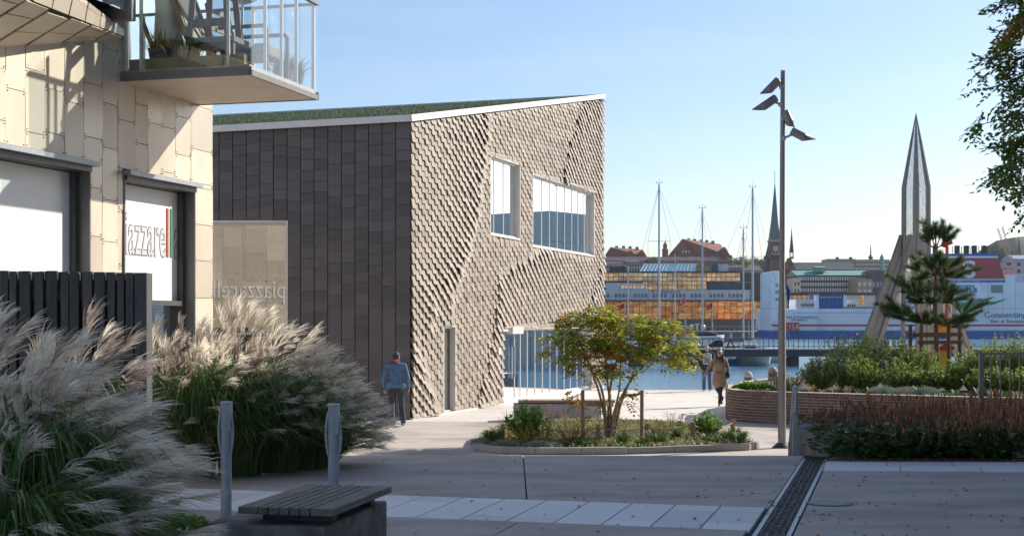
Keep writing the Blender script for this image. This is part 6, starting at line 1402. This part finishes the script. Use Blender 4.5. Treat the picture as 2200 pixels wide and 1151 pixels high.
fu = MB(); fu.add([P(1998, 598.5, YB), P(2158.5, 598.5, YB), P(2144, 554, YB), P(2004, 554, YB)]+[P(x, y, YB)+V((0, 15, 0)) for x, y in ((1998, 598.5), (2158.5, 598.5), (2144, 554), (2004, 554))], [(0, 1, 2, 3), (4, 7, 6, 5), (0, 4, 5, 1), (1, 5, 6, 2), (2, 6, 7, 3), (3, 7, 4, 0)]); fu = fu.build('funnel', SHIPR, fer)
part_b(fu, 'funnel_white_band', 2004, 2144, 550, 554, YB+.05, 14.8, SHIPW); part_b(fu, 'funnel_blue_band', 2004, 2143, 544.5, 550, YB+.02, 15, SHIPB)
for px in (2008, 2055, 2075, 2092, 2113): part_b(fu, 'exhaust_pipe', px, px+7, 527, 544.5, YB+4, 2, BLK)
for y in (529, 533, 537, 541): part_b(fu, 'top_rail', 2036, 2142, y, y+.7, YB+1, .15, MT['darksteel'])
for k in range(12): part_b(fu, 'rail_post', 2037+k*9.4, 2038+k*9.4, 529, 544.5, YB+1.02, .15, MT['darksteel'])
def ftext(par, body, px, py, hpx, mat, Y=YB-.1, wpx=None, bold=0, name='lettering'):
    size = hpx/F*Y/.72; vs, fs = text_mb(body, size, thick=.08, off=bold); w = max(v.x for v in vs); xs = 1 if wpx is None else (wpx/F*Y)/w; o = P(px, py, Y); m = MB(); m.add([o+V((v.x*xs, -v.z, v.y)) for v in vs], [f[::-1] for f in fs]); return m.build(name, mat, par, kind='stuff')
ftext(hl, 'STENA JUTLANDICA', 1675, 683.5, 5, INK, wpx=82); ftext(hl, 'GÖTEBORG', 1700, 688.8, 3.6, INK, wpx=34)
ftext(fu, 'S', 2067, 596, 37, SHIPW, wpx=29, bold=.12); ftext(su, 'Battery Power', 2052, 645, 7, INK, wpx=60); ftext(su, 'Connecting', 2114, 681.5, 12, INK, wpx=92); ftext(su, 'for a Sustainable', 2128, 693, 7.5, INK, wpx=100)
ftext(su, 'Improve Air Quality', 2073, 605.6, 2.6, SHIPW, Y=YB-.12, wpx=32); ftext(su, 'SUPER GREEN', 2040, 605.6, 2.6, SHIPW, Y=YB-.12, wpx=28)
CYB = pm('cyan_blue', (.02, .28, .55), rough=.5); bt = MB(); [fb(bt, *r, YB-.12, .1) for r in ((2052, 2094, 612.5, 615.5), (2052, 2094, 630.5, 633.5), (2091, 2094, 615.5, 630.5), (2094, 2099, 618, 628))]; bt.build('battery_outline', CYB, su, kind='stuff'); bt = MB(); [fb(bt, *r, YB-.12, .1) for r in ((2056, 2066, 617, 629), (2068, 2074, 617, 629), (2076, 2080, 617, 629), (2083, 2087, 617, 629))]; bt.build('battery_bars', CYB, su, kind='stuff')
GRN = pm('swoosh_green', (.03, .3, .1), rough=.5)
for pts in ([(1996, 652), (2030, 656), (2062, 655), (2090, 650), (2112, 645), (2130, 640), (2138, 637)], [(1996, 660), (2040, 663), (2080, 659), (2110, 653), (2135, 651), (2150, 646), (2163, 641)]):
    m = MB(); ws_ = [3, 4.5, 4, 3.4, 3, 1.8, .3]; vs = []
    for (x, y), w in zip(pts, ws_): vs += [P(x, y-w, YB-.1), P(x, y+w, YB-.1)]
    m.add(vs, [(2*i, 2*i+1, 2*i+3, 2*i+2) for i in range(6)]); m.build('green_swoosh', GRN, su)
part_b(fer, 'lift_housing', 2160, 2181, 592, 606, YB+.5, 8, SHIPW); part_b(fer, 'upper_deck', 2181, 2420, 588, 606, YB+2, 18, pm('deck_grey', (.55, .58, .62)))
# clearance sign in front of the ferry
YQ = 396; sg = thing('clearance_sign', 'red board reading 13,0 in front of the ferry, beside the lamp post', 'sign', base_of(1701, 726, YQ)); sb_ = part_b(sg, 'board', 1676, 1717, 692.5, 709.5, YQ, .3, pm('sign_red', (.55, .025, .03), rough=.6)); ftext(sb_, '13,0', 1694, 706.5, 10.5, pm('sign_cream', (.8, .68, .5)), YQ-.12, wpx=22, bold=.03); ftext(sb_, '·', 1688.5, 705.5, 10.5, pm('sign_dot', (.8, .68, .5)), YQ-.12)
for x in (1682, 1712): part_b(sg, 'post', x, x+1.5, 709.5, 728, YQ+.05, .2, MT['darksteel'])
# terminal with copper glass
def copper(name, ca, cb, sc):  # noise colour paints wavy reflections into the mirror panes
    m, N, L, b = nodes(name); b.inputs['Metallic'].default_value = .8; b.inputs['Roughness'].default_value = .12; tc = N.new('ShaderNodeTexCoord'); mp = N.new('ShaderNodeMapping'); mp.inputs['Scale'].default_value = (.5, .5, 1.3); L.new(tc.outputs['Object'], mp.inputs[0]); n = N.new('ShaderNodeTexNoise'); n.inputs['Scale'].default_value = sc; n.inputs['Detail'].default_value = 3; n.inputs['Distortion'].default_value = 2.2; L.new(mp.outputs[0], n.inputs['Vector']); r = N.new('ShaderNodeValToRGB'); e = r.color_ramp.elements; e[0].position = .36; e[1].position = .64; e[0].color = (*ca, 1); e[1].color = (*cb, 1); L.new(n.outputs['Fac'], r.inputs[0]); L.new(r.outputs[0], b.inputs['Base Color']); bp = N.new('ShaderNodeBump'); bp.inputs['Strength'].default_value = .5; bp.inputs['Distance'].default_value = .6; L.new(n.outputs['Fac'], bp.inputs['Height']); L.new(bp.outputs[0], b.inputs['Normal'])
    oi = N.new('ShaderNodeObjectInfo'); h = N.new('ShaderNodeHueSaturation'); mu = N.new('ShaderNodeMath'); mu.operation = 'MULTIPLY_ADD'; mu.inputs[1].default_value = .5; mu.inputs[2].default_value = .75; L.new(oi.outputs['Random'], mu.inputs[0]); L.new(mu.outputs[0], h.inputs['Value']); L.new(r.outputs[0], h.inputs['Color']); L.new(h.outputs[0], b.inputs['Base Color']); return m
COPL = copper('copper_glass', (1, .4, .09), (.66, .15, .03), .16); COPU = copper('copper_glass_upper', (.95, .58, .32), (.5, .26, .12), .08)
YTm = 470.0; tm = thing('ferry_terminal', 'long ferry terminal with copper coloured mirror glass and grey window band', 'building', base_of(1470, 720, YTm)); DK = pm('terminal_dark', (.05, .045, .045), rough=.6); GB = pm('terminal_grey', (.5, .54, .58), (.45, .49, .53), sc=.1, rough=.6)
core = part_b(tm, 'core', 1200, 1655, 586, 724, YTm+1.2, 30, DK)
for i in range(27):
    for j, (a, b_) in enumerate(((647, 658), (659, 671), (672, 685))): part_b(tm, 'copper_pane', 1276+i*14+.6, 1276+(i+1)*14-.6, a, b_, YTm-.0+rg(.04), .3, COPL)
for i in range(30):
    for j in range(4):
        a = 586.5+j*9; xa_, xb_ = 1276+i*10.5+.9, 1276+(i+1)*10.5-.2
        if j >= 2 and (xb_ < 1389 or 1523 < xb_): continue
        part_b(tm, 'copper_pane', xa_, min(xb_, 1590), a, a+7.8, YTm+1+rg(.04), .3, COPU)
part_b(tm, 'roof_edge', 1200, 1592, 582.5, 586.2, YTm+.6, 30, DK); part_b(tm, 'louvre', 1523, 1588, 605, 622.4, YTm+.8, 2, pm('louvre', (.045, .06, .09)))
wb = part_b(tm, 'white_box', 1302, 1388, 607.5, 622.4, YTm+.5, 2, GB); wins(wb, 1334, 1384, 610, 620, 6, 1, YTm+.45, COPU, .8, .8)
gb_ = part_b(tm, 'window_band', 1200, 1612, 622.5, 644, YTm-1, 14, GB); wins(gb_, 1278, 1605, 630, 639.5, 40, 1, YTm-1.05, pm('band_glass', (.1, .14, .18), rough=.2), .62, .8, skip=5)
part_b(tm, 'eave', 1200, 1656, 644, 647, YTm-1.6, 16, DK); part_b(tm, 'plinth', 1200, 1656, 685.5, 699, YTm-.6, 6, pm('plinth_brown', (.14, .09, .075))); qb = part_b(tm, 'base', 1200, 1656, 699, 726, YTm-2, 6, pm('base_stone', (.24, .22, .21)))
wins(qb, 1280, 1650, 702, 710, 36, 1, YTm-2.05, TINT, .6, .7)
ftext(gb_, 'S', 1398, 629, 6, MT['red'], YTm-1.15, wpx=8); ftext(gb_, 'Stena Line', 1411, 629, 6, INK, YTm-1.15, wpx=50)
rg_ = MB(); n = 10
for i in range(n):
    a0, a1 = pi*.5+pi*.5*i/n, pi*.5+pi*.5*(i+1)/n
rb = MB(); rb.add([P(1373, 583, YTm+3), P(1493, 583, YTm+3), P(1497, 566, YTm+12), P(1384, 566, YTm+12), P(1373, 583, YTm+22), P(1493, 583, YTm+22)], [(0, 1, 2, 3), (3, 2, 5, 4), (0, 3, 4), (1, 5, 2)]); gr_ = rb.build('glass_roof', pm('teal_glass', (.12, .34, .44), rough=.2, metal=.3), tm)
for k in range(16): m = MB(); m.bar(P(1375+k*7.7, 582.5, YTm+2.8), P(1385+k*7.3, 566.5, YTm+11.8), .18); m.build('glazing_bar', MT['steel'], gr_)
part_b(tm, 'roof_unit', 1529, 1543, 567, 582.4, YTm+3, 8, pm('unit_dark', (.06, .08, .11))); part_b(tm, 'roof_unit', 1543.2, 1565, 567, 582.4, YTm+3, 8, GB)
for k in range(6): part_b(tm, 'roof_duct', 1310+k*6, 1315+k*6, 571+(k % 2)*2, 582.4, YTm+3, 4, DK)
# low quay buildings right of the terminal, behind the ferry
def block(name, label, x0, x1, y0, y1, Y, D, mat, nx=0, ny=0, wm=None, wy=None, fx=.55, fy=.6, roof=None, ry=None):
    t = thing(name, label, 'building', base_of((x0+x1)/2, y1, Y)); w = part_b(t, 'wall', x0, x1, y0, y1, Y, D, mat)
    if nx: wins(w, x0+1, x1-1, (wy or (y0+2, y1-2))[0], (wy or (y0+2, y1-2))[1], nx, ny, Y-.05, wm or TINT, fx, fy)
    if roof: m = MB(); gable(m, x0-1, x1+1, y0, ry, Y-1, D+2); m.build('roof', roof, t)
    return t
OCH = pm('ochre', (.36, .26, .13)); SLT = pm('slate', (.07, .075, .09), rough=.7); COPG = pm('copper_green', (.16, .33, .28), (.12, .27, .24), sc=.2, rough=.7); BRK = pm('far_brick', (.24, .1, .075), (.19, .08, .06), sc=.2, rough=.85); TIL = pm('far_tile', (.26, .1, .07), (.2, .08, .055), sc=.2, rough=.8); PLA = pm('far_plaster', (.55, .48, .4), rough=.8); WG = pm('window_pale', (.55, .56, .56), rough=.3); ORW = copper('orange_glass', (.95, .5, .14), (.6, .25, .05), .3)  # last material: orange panes with the same painted reflections, nothing emits
t = block('harbour_shed', 'low dark shed with orange windows behind the ferry stern', 1612, 1880, 632, 725, 500, 12, pm('shed_white', (.62, .6, .58))); part_b(t, 'roof', 1612, 1880, 628, 634, 499.5, 13, DK); wins(t, 1621, 1656, 634.5, 644, 3, 1, 499.9, ORW, .85, .9); wins(t, 1703, 1755, 634.5, 643, 5, 1, 499.9, ORW, .85, .9); wins(t, 1845, 1857, 634, 662, 2, 4, 499.9, ORW, .8, .85); wins(t, 1615, 1656, 648, 690, 4, 3, 499.9, ORW, .9, .9)
block('brick_office', 'dark brick office block with green copper roof and rows of pale windows', 1712, 1872, 591, 640, 560, 20, pm('dark_brick', (.09, .065, .06)), 30, 3, WG, (592, 629), .62, .6, COPG, 579)
t = thing('roof_turret', 'green copper roof house on top of the dark brick office', 'roof house', base_of(1764, 582, 562)); part_b(t, 'wall', 1753, 1774, 574, 584, 562, 6, COPG); m = MB(); gable(m, 1752, 1775, 574.2, 571, 561, 8); m.build('roof', COPG, t)
block('ochre_office', 'ochre office block with large square windows right of the green roof', 1841, 1875, 599, 640, 545, 14, OCH, 3, 2, WG, (602, 634), .62, .55)
block('slate_block', 'tall dark slate block beside the ochre office', 1872, 1900, 581, 640, 552, 14, SLT, 3, 1, pm('sl_win', (.3, .36, .4)), (604, 618), .7, .8)
block('cream_house', 'cream coloured corner house behind the ferry stern', 1704, 1720, 597, 640, 530, 12, PLA, 2, 2, TINT, (602, 632), .4, .5)
block('green_house', 'ochre house with green roof left of the lamp post', 1622, 1660, 597, 632, 540, 12, OCH, 7, 2, WG, (600, 616), .6, .55, COPG, 590)
block('white_shed', 'white gabled building with a round window behind the masts', 1624, 1658, 620, 650, 520, 10, pm('shed_w2', (.66, .64, .6)))
block('long_apartments', 'long pale apartment building with many windows on the skyline right of the church', 1824, 1912, 557, 590, 700, 16, PLA, 22, 3, TINT, (559, 586), .45, .5); block('grey_apartments', 'grey flat-roofed block on the skyline beside the long apartments', 1778, 1838, 556, 590, 690, 14, pm('apt_grey', (.3, .28, .27)))
for x in (1797, 1826): part_b(bpy.data.objects['grey_apartments'], 'chimney', x, x+5, 552, 556.2, 692, 2, DK)
for x0, x1, y0, c in ((1560, 1600, 574, (.3, .26, .23)), (1596, 1640, 580, (.42, .38, .33)), (1300, 1345, 566, (.45, .42, .4)), (1345, 1375, 562, (.4, .37, .36)), (1575, 1592, 585, (.6, .57, .53))):
    block('town_house', 'small %s town house above the terminal roof' % {1560: 'brown', 1596: 'beige', 1300: 'pale grey', 1345: 'grey', 1575: 'cream'}[x0], x0, x1, y0, 630, 540+x0*.02, 12, pm('house%d' % x0, c), 5, 2, TINT, (y0+3, y0+22), .45, .5, SLT if x0 != 1575 else None, y0-5)
# church: tower with tall spire, nave, ridge turret
YC = 640.0; chh_ = thing('brick_church', 'red brick church with a tall slender spire half hidden by the lamp post', 'church', base_of(1690, 600, YC)); tx = 1666
tw_ = part_b(chh_, 'tower', 1654, 1678, 518, 620, YC, 5, BRK); part_b(tw_, 'cornice', 1652.5, 1679.5, 515.5, 518.5, YC-.3, 5.6, PLA)
m = MB(); a = XX(1654.5, YC); b_ = XX(1677.5, YC); ap = P(1667, 385, YC)+V((0, 2.5, 0)); zs = ZZ(516, YC); m.add([V((a, YC, zs)), V((b_, YC, zs)), V((b_, YC+5, zs)), V((a, YC+5, zs)), V((a+1, YC+1, zs+8)), V((b_-1, YC+1, zs+8)), V((b_-1, YC+4, zs+8)), V((a+1, YC+4, zs+8)), ap], [(0, 1, 5, 4), (1, 2, 6, 5), (2, 3, 7, 6), (3, 0, 4, 7), (4, 5, 8), (5, 6, 8), (6, 7, 8), (7, 4, 8)]); sp2 = m.build('spire', pm('spire_slate', (.1, .14, .15), (.13, .17, .17), sc=.3, rough=.7), chh_)
m = MB(); m.tube([ap-V((0, 0, 1)), ap+V((0, 0, 4))], .12, 5); m.build('finial', DK, sp2)
for x in (1654, 1676): m = MB(); m.lathe(P(x+.8, 516, YC)+V((0, .4, 0)), [(.5, 0), (.5, 2), (.02, 6)], 6); m.build('pinnacle', COPG, tw_)
m = MB(); c = P(1666.5, 534, YC-.3); m.lathe(c, [(1.25, 0), (1.25, .2)], 20, Matrix.Rotation(pi/2, 3, 'X')); m.build('clock_face', PLA, tw_)
for x in (1660, 1666.5, 1673): part_b(tw_, 'belfry_opening', x-2, x+2, 546, 560, YC-.1, .3, DK); m = MB(); m.prism([P(x-2.6, 547, YC-.25), P(x+2.6, 547, YC-.25), P(x, 541, YC-.25)], (0, .2, 0)); m.build('belfry_gable', PLA, tw_)
nv = part_b(chh_, 'nave', 1690, 1838, 578, 620, YC+2, 14, BRK); m = MB(); gable(m, 1690, 1838, 579, 562, YC+1, 16); m.build('nave_roof', SLT, nv)
tr_ = MB(); gable(tr_, 1687, 1710, 579, 553, YC-3, 8, 'y'); tr_.build('transept', BRK, chh_); m = MB(); m.lathe(P(1698.5, 567, YC-3.3), [(.9, 0), (.9, .2)], 16, Matrix.Rotation(pi/2, 3, 'X')); m.build('rose_window', DK, chh_)
lt = MB(); lt.lathe(P(1700.7, 556, YC+3), [(1.0, 0), (1.0, .9)], 8); ltn = lt.build('ridge_turret', SLT, chh_)
for k in range(6): m = MB(); q = P(1700.7, 556, YC+3)+V((.95*cos(k*pi/3), .95*sin(k*pi/3), .9)); m.tube([q, q+V((0, 0, 2.0))], .1, 5); m.build('lantern_post', DK, ltn)
m = MB(); q = P(1700.7, 542, YC+3); m.lathe(q, [(1.2, -.1), (1.05, .2), (.45, 6), (.05, 11.2)], 8); m.build('turret_spire', SLT, ltn)
m = MB(); gable(m, 1638, 1658, 590, 548, YC+1, 8, 'y'); m.build('side_gable', SLT, chh_); m = MB(); m.lathe(P(1650, 556, YC), [(1.1, 0), (1.1, 2), (.02, 6.5)], 8); m.build('stair_turret', SLT, chh_)
# thin green spire and small mast on the skyline
m = MB(); q = P(1870.6, 556, 760); m.lathe(q, [(1.1, -3), (1.1, .2), (1.4, .8), (.9, 1.6), (.4, 2.2), (.3, 5.5), (.05, 8)], 8); one('copper_flèche'.replace('è', 'e'), m, pm('verdigris', (.09, .16, .15)), 'thin dark green spire above the pale apartments on the skyline', 'spire')
m = MB(); m.lathe(P(1894.5, 582, 600), [(.9, 0), (.8, 6), (.5, 6.2), (.5, 6.8)], 8); m.tube([P(1894.5, 548, 600), P(1894.5, 540, 600)], .08, 4); one('harbour_mast', m, COPG, 'stubby green tower with an antenna beside the mesh spire', 'tower', kind='stuff')
# red brick school buildings on the hill
YR = 690.0; s1 = thing('red_school', 'large red brick gabled building with a row of chimneys on the hill', 'building', base_of(1505, 565, YR))
w = part_b(s1, 'wall', 1438, 1573, 548, 580, YR, 22, BRK); g1 = MB(); g1.add([P(1437, 548, YR), P(1498, 548, YR), P(1466, 513, YR)]+[P(1437, 548, YR)+V((0, 1, 0)), P(1498, 548, YR)+V((0, 1, 0)), P(1466, 513, YR)+V((0, 1, 0))], [(0, 1, 2), (5, 4, 3), (0, 3, 4, 1), (1, 4, 5, 2), (2, 5, 3, 0)]); g1.build('gable', BRK, s1)
m = MB(); m.add([P(1466, 513, YR+.8), P(1547, 524, YR+12), P(1570, 550, YR+.5), P(1500, 549, YR-.6), P(1437, 547, YR+14), P(1560, 549, YR+24)], [(0, 3, 2, 1), (0, 1, 5, 4)]); rf_ = m.build('roof', TIL, s1)
for x, y in ((1480, 519), (1493, 520), (1507, 521.5), (1519, 522.5), (1532, 524)): part_b(rf_, 'chimney', x-3, x+3, y-7, y+4, YR+9, 2, pm('chimney%d' % x, (.2, .12, .1)))
m = MB(); gable(m, 1546, 1573, 556, 530, YR-2, 10, 'y', 1558); m.build('gable', BRK, s1); m = MB(); gable(m, 1490, 1512, 546, 526, YR-.5, 8, 'y'); m.build('dormer', TIL, rf_)
for k in range(5): part_b(rf_, 'dormer', 1518+k*6, 1521+k*6, 540, 543, YR-.6, 1, DK)
wins(w, 1512, 1560, 551, 562, 11, 1, YR-.05, WG, .55, .8); wins(w, 1464, 1484, 536, 545, 3, 1, YR-.15, WG, .5, .6); wins(w, 1562, 1573, 552, 562, 3, 1, YR-2.2, WG, .5, .7)
s2 = thing('red_school', 'smaller red brick building with three gables at the left end of the hill', 'building', base_of(1345, 565, YR)); w = part_b(s2, 'wall', 1296, 1391, 552, 580, YR, 18, BRK); m = MB(); m.add([P(1313, 531, YR), P(1381, 536, YR+8), P(1391, 553, YR-.4), P(1335, 554, YR-.4), P(1296, 553, YR-.4)], [(0, 3, 2, 1), (0, 4, 3)]); rf2 = m.build('roof', TIL, s2)
for x0, x1, xr_, y in ((1297, 1336, 1313, 530), (1345, 1370, 1355, 537), (1369, 1392, 1380, 537)): m = MB(); gable(m, x0, x1, 554, y, YR-1.5, 8, 'y', xr_); m.build('gable', BRK if x0 == 1297 else TIL, s2)
for x, y in ((1325, 533), (1340, 533), (1354, 534), (1369, 535)): part_b(rf2, 'chimney', x-3, x+3, y-5, y+4, YR+6, 2, pm('chim%d' % x, (.2, .12, .1)))
wins(w, 1298, 1320, 552, 560, 4, 1, YR-1.6, WG, .5, .7)
t = thing('brick_turret', 'slender red turret with a lantern between the two red brick buildings', 'tower', base_of(1429, 560, YR)); m = MB(); m.lathe(P(1429, 555, YR), [(1.5, -4), (1.5, 4), (1.7, 4.2), (1.0, 4.8), (1.0, 6.2), (1.2, 6.4), (.5, 7.4), (.06, 8.6), (.06, 11)], 8); m.build('shaft', BRK, t)
block('dark_roof_row', 'long low row with dark red roof below the hill school', 1300, 1515, 560, 590, 650, 14, pm('row_wall', (.3, .2, .17)), 0, 0, None, None, .5, .5, pm('row_roof', (.1, .05, .05)), 550)
# trees on the far hill
FT = pm('far_foliage', (.07, .1, .03), (.14, .14, .035), sc=.2, rough=.8, iv=.7, transl=.2); FTG = pm('far_gold', (.2, .2, .04), (.14, .16, .035), sc=.2, rough=.8, iv=.6, transl=.2)
for i, (px, py, r, Y, g_, lab) in enumerate(((1393, 562, 8, 560, 0, 'far tree left of the teal glass roof'), (1405, 560, 9, 556, 0, 'rounder far tree above the teal glass roof'), (1508, 575, 13, 545, 1, 'golden far tree right of the teal glass roof'), (1583, 563, 12, 600, 0, 'far tree right of the hill school'), (1602, 566, 12, 610, 1, 'golden far tree below the skyline near the short mast'), (1634, 564, 12, 620, 0, 'far tree close left of the church'), (1620, 560, 10, 640, 1, 'far tree between the masts and the church'), (1571, 572, 9, 580, 1, 'low far tree under the hill school gable'), (2150, 545, 22, 760, 0, 'tree on the rocky hill behind the funnel'), (2175, 552, 16, 740, 0, 'lower tree on the rocky hill right of the crane'), (1595, 556, 8, 660, 0, 'small far tree on the ridge'), (1652, 556, 8, 660, 0, 'small dark far tree beside the church tower'))):
    c = P(px, py, Y); R_ = r/F*Y; t = thing('far_tree', lab, 'tree', (c.x, Y, c.z-R_*1.5), group='trees on the far bank'); m = MB(); m.tube([(c.x, Y, c.z-R_*1.8), (c.x, Y, c.z)], [R_*.1, R_*.04], 6); m.build('trunk', MT['bark'], t); m = MB()
    for k in range(420):
        d = V((rg(1), rg(1), rg(1))).normalized()*(rnd()**.4); p = c+V((d.x*R_*1.15, d.y*R_, d.z*R_*.8)); m.leaf(p+V((rg(.2), rg(.2), rg(.2))), V((rg(1), rg(1), rg(1))).normalized(), V((rg(1), rg(1), rg(1))), R_*ru(.16, .28), R_*.09)
    m.build('crown', FTG if g_ else FT, t, kind='stuff')
# harbour crane and yard house on the right
cr = thing('harbour_crane', 'pink lattice harbour crane with raised jib behind the ferry', 'crane', base_of(2170, 600, 470)); PK = pm('crane_pink', (.5, .33, .36), rough=.6); a, b_ = P(2172, 563, 470), P(2148, 488, 470)
dj = (b_-a).normalized(); pj = V((dj.z, 0, -dj.x)); m = MB()
for s_ in (-.55, .55):
    for dy in (-.5, .5): m.bar(a+pj*s_+V((0, dy, 0)), b_+pj*(s_*1.6)+V((0, dy, 0)), .16)
for k in range(11): q0, q1 = a.lerp(b_, k/11), a.lerp(b_, (k+1)/11); m.bar(q0+pj*(.55+k*.03), q1-pj*(.55+k*.03), .1); m.bar(q0-pj*.55, q0+pj*.55, .1)
m.build('jib', PK, cr, kind='stuff'); part_b(cr, 'cab', 2160, 2180, 562, 575, 470, 5, PK); part_b(cr, 'cab_window', 2163, 2172, 564, 570, 469.9, .2, TINT); part_b(cr, 'tower', 2163, 2177, 575, 700, 471, 4, PK)
block('yard_house', 'grey yard building with pitched blue roof at the right edge', 2180, 2260, 556, 610, 480, 12, pm('yard_grey', (.42, .42, .46)), 5, 2, TINT, (560, 590), .4, .5, pm('blue_roof', (.3, .4, .52)), 546)
# waterfront offices further right, mirrored in the shingle building's windows
OW = pm('office_glass', (.36, .42, .46), (.46, .5, .53), sc=.2, rough=.15, metal=.2); OF = pm('office_frame', (.62, .62, .6))
for x0, x1, y0, D, H_, lab in ((58, 84, 128, 16, 13, 'glass waterfront office beyond the right picture edge'), (90, 118, 140, 18, 17, 'taller glass waterfront office beyond the right picture edge'), (92, 112, 172, 14, 15, 'tower-like glass office furthest beyond the right picture edge')):
    t = thing('waterfront_office', lab, 'building', ((x0+x1)/2, y0, ZW)); m = MB(); m.bx(x0, x1, y0, y0+D, ZW-1, H_); m.build('core', OW, t); k = 0
    for zz in np.arange(0, H_, 3.3): m = MB(); m.bx(x0-.1, x1+.1, y0-.1, y0+D+.1, zz, zz+.5); m.build('floor_band', OF, t)
    for xx in np.arange(x0, x1+.1, 2.6): m = MB(); m.bx(xx-.08, xx+.08, y0-.14, y0-.0, ZW, H_); m.build('fin', OF, t)
    for yy in np.arange(y0, y0+D+.1, 2.6): m = MB(); m.bx(x0-.14, x0, yy-.08, yy+.08, ZW, H_); m.build('fin', OF, t)
# ------------------------------------------------------------------ thin harbour air
hz = MB(); hz.bx(-1540, 1540, -70, 1530, -6.4, 78); hz = hz.build('haze', None, None, kind='stuff', label='thin pale harbour haze over the whole place', category='haze')
hm = bpy.data.materials.new('haze'); hm.use_nodes = True; ht = hm.node_tree; ht.nodes.remove(ht.nodes['Principled BSDF'])
pv_ = ht.nodes.new('ShaderNodeVolumePrincipled'); pv_.inputs['Color'].default_value = (.86, .94, 1, 1); pv_.inputs['Density'].default_value = .00008; pv_.inputs['Anisotropy'].default_value = .2
ht.links.new(pv_.outputs[0], ht.nodes['Material Output'].inputs['Volume']); hz.data.materials.clear(); hz.data.materials.append(hm)
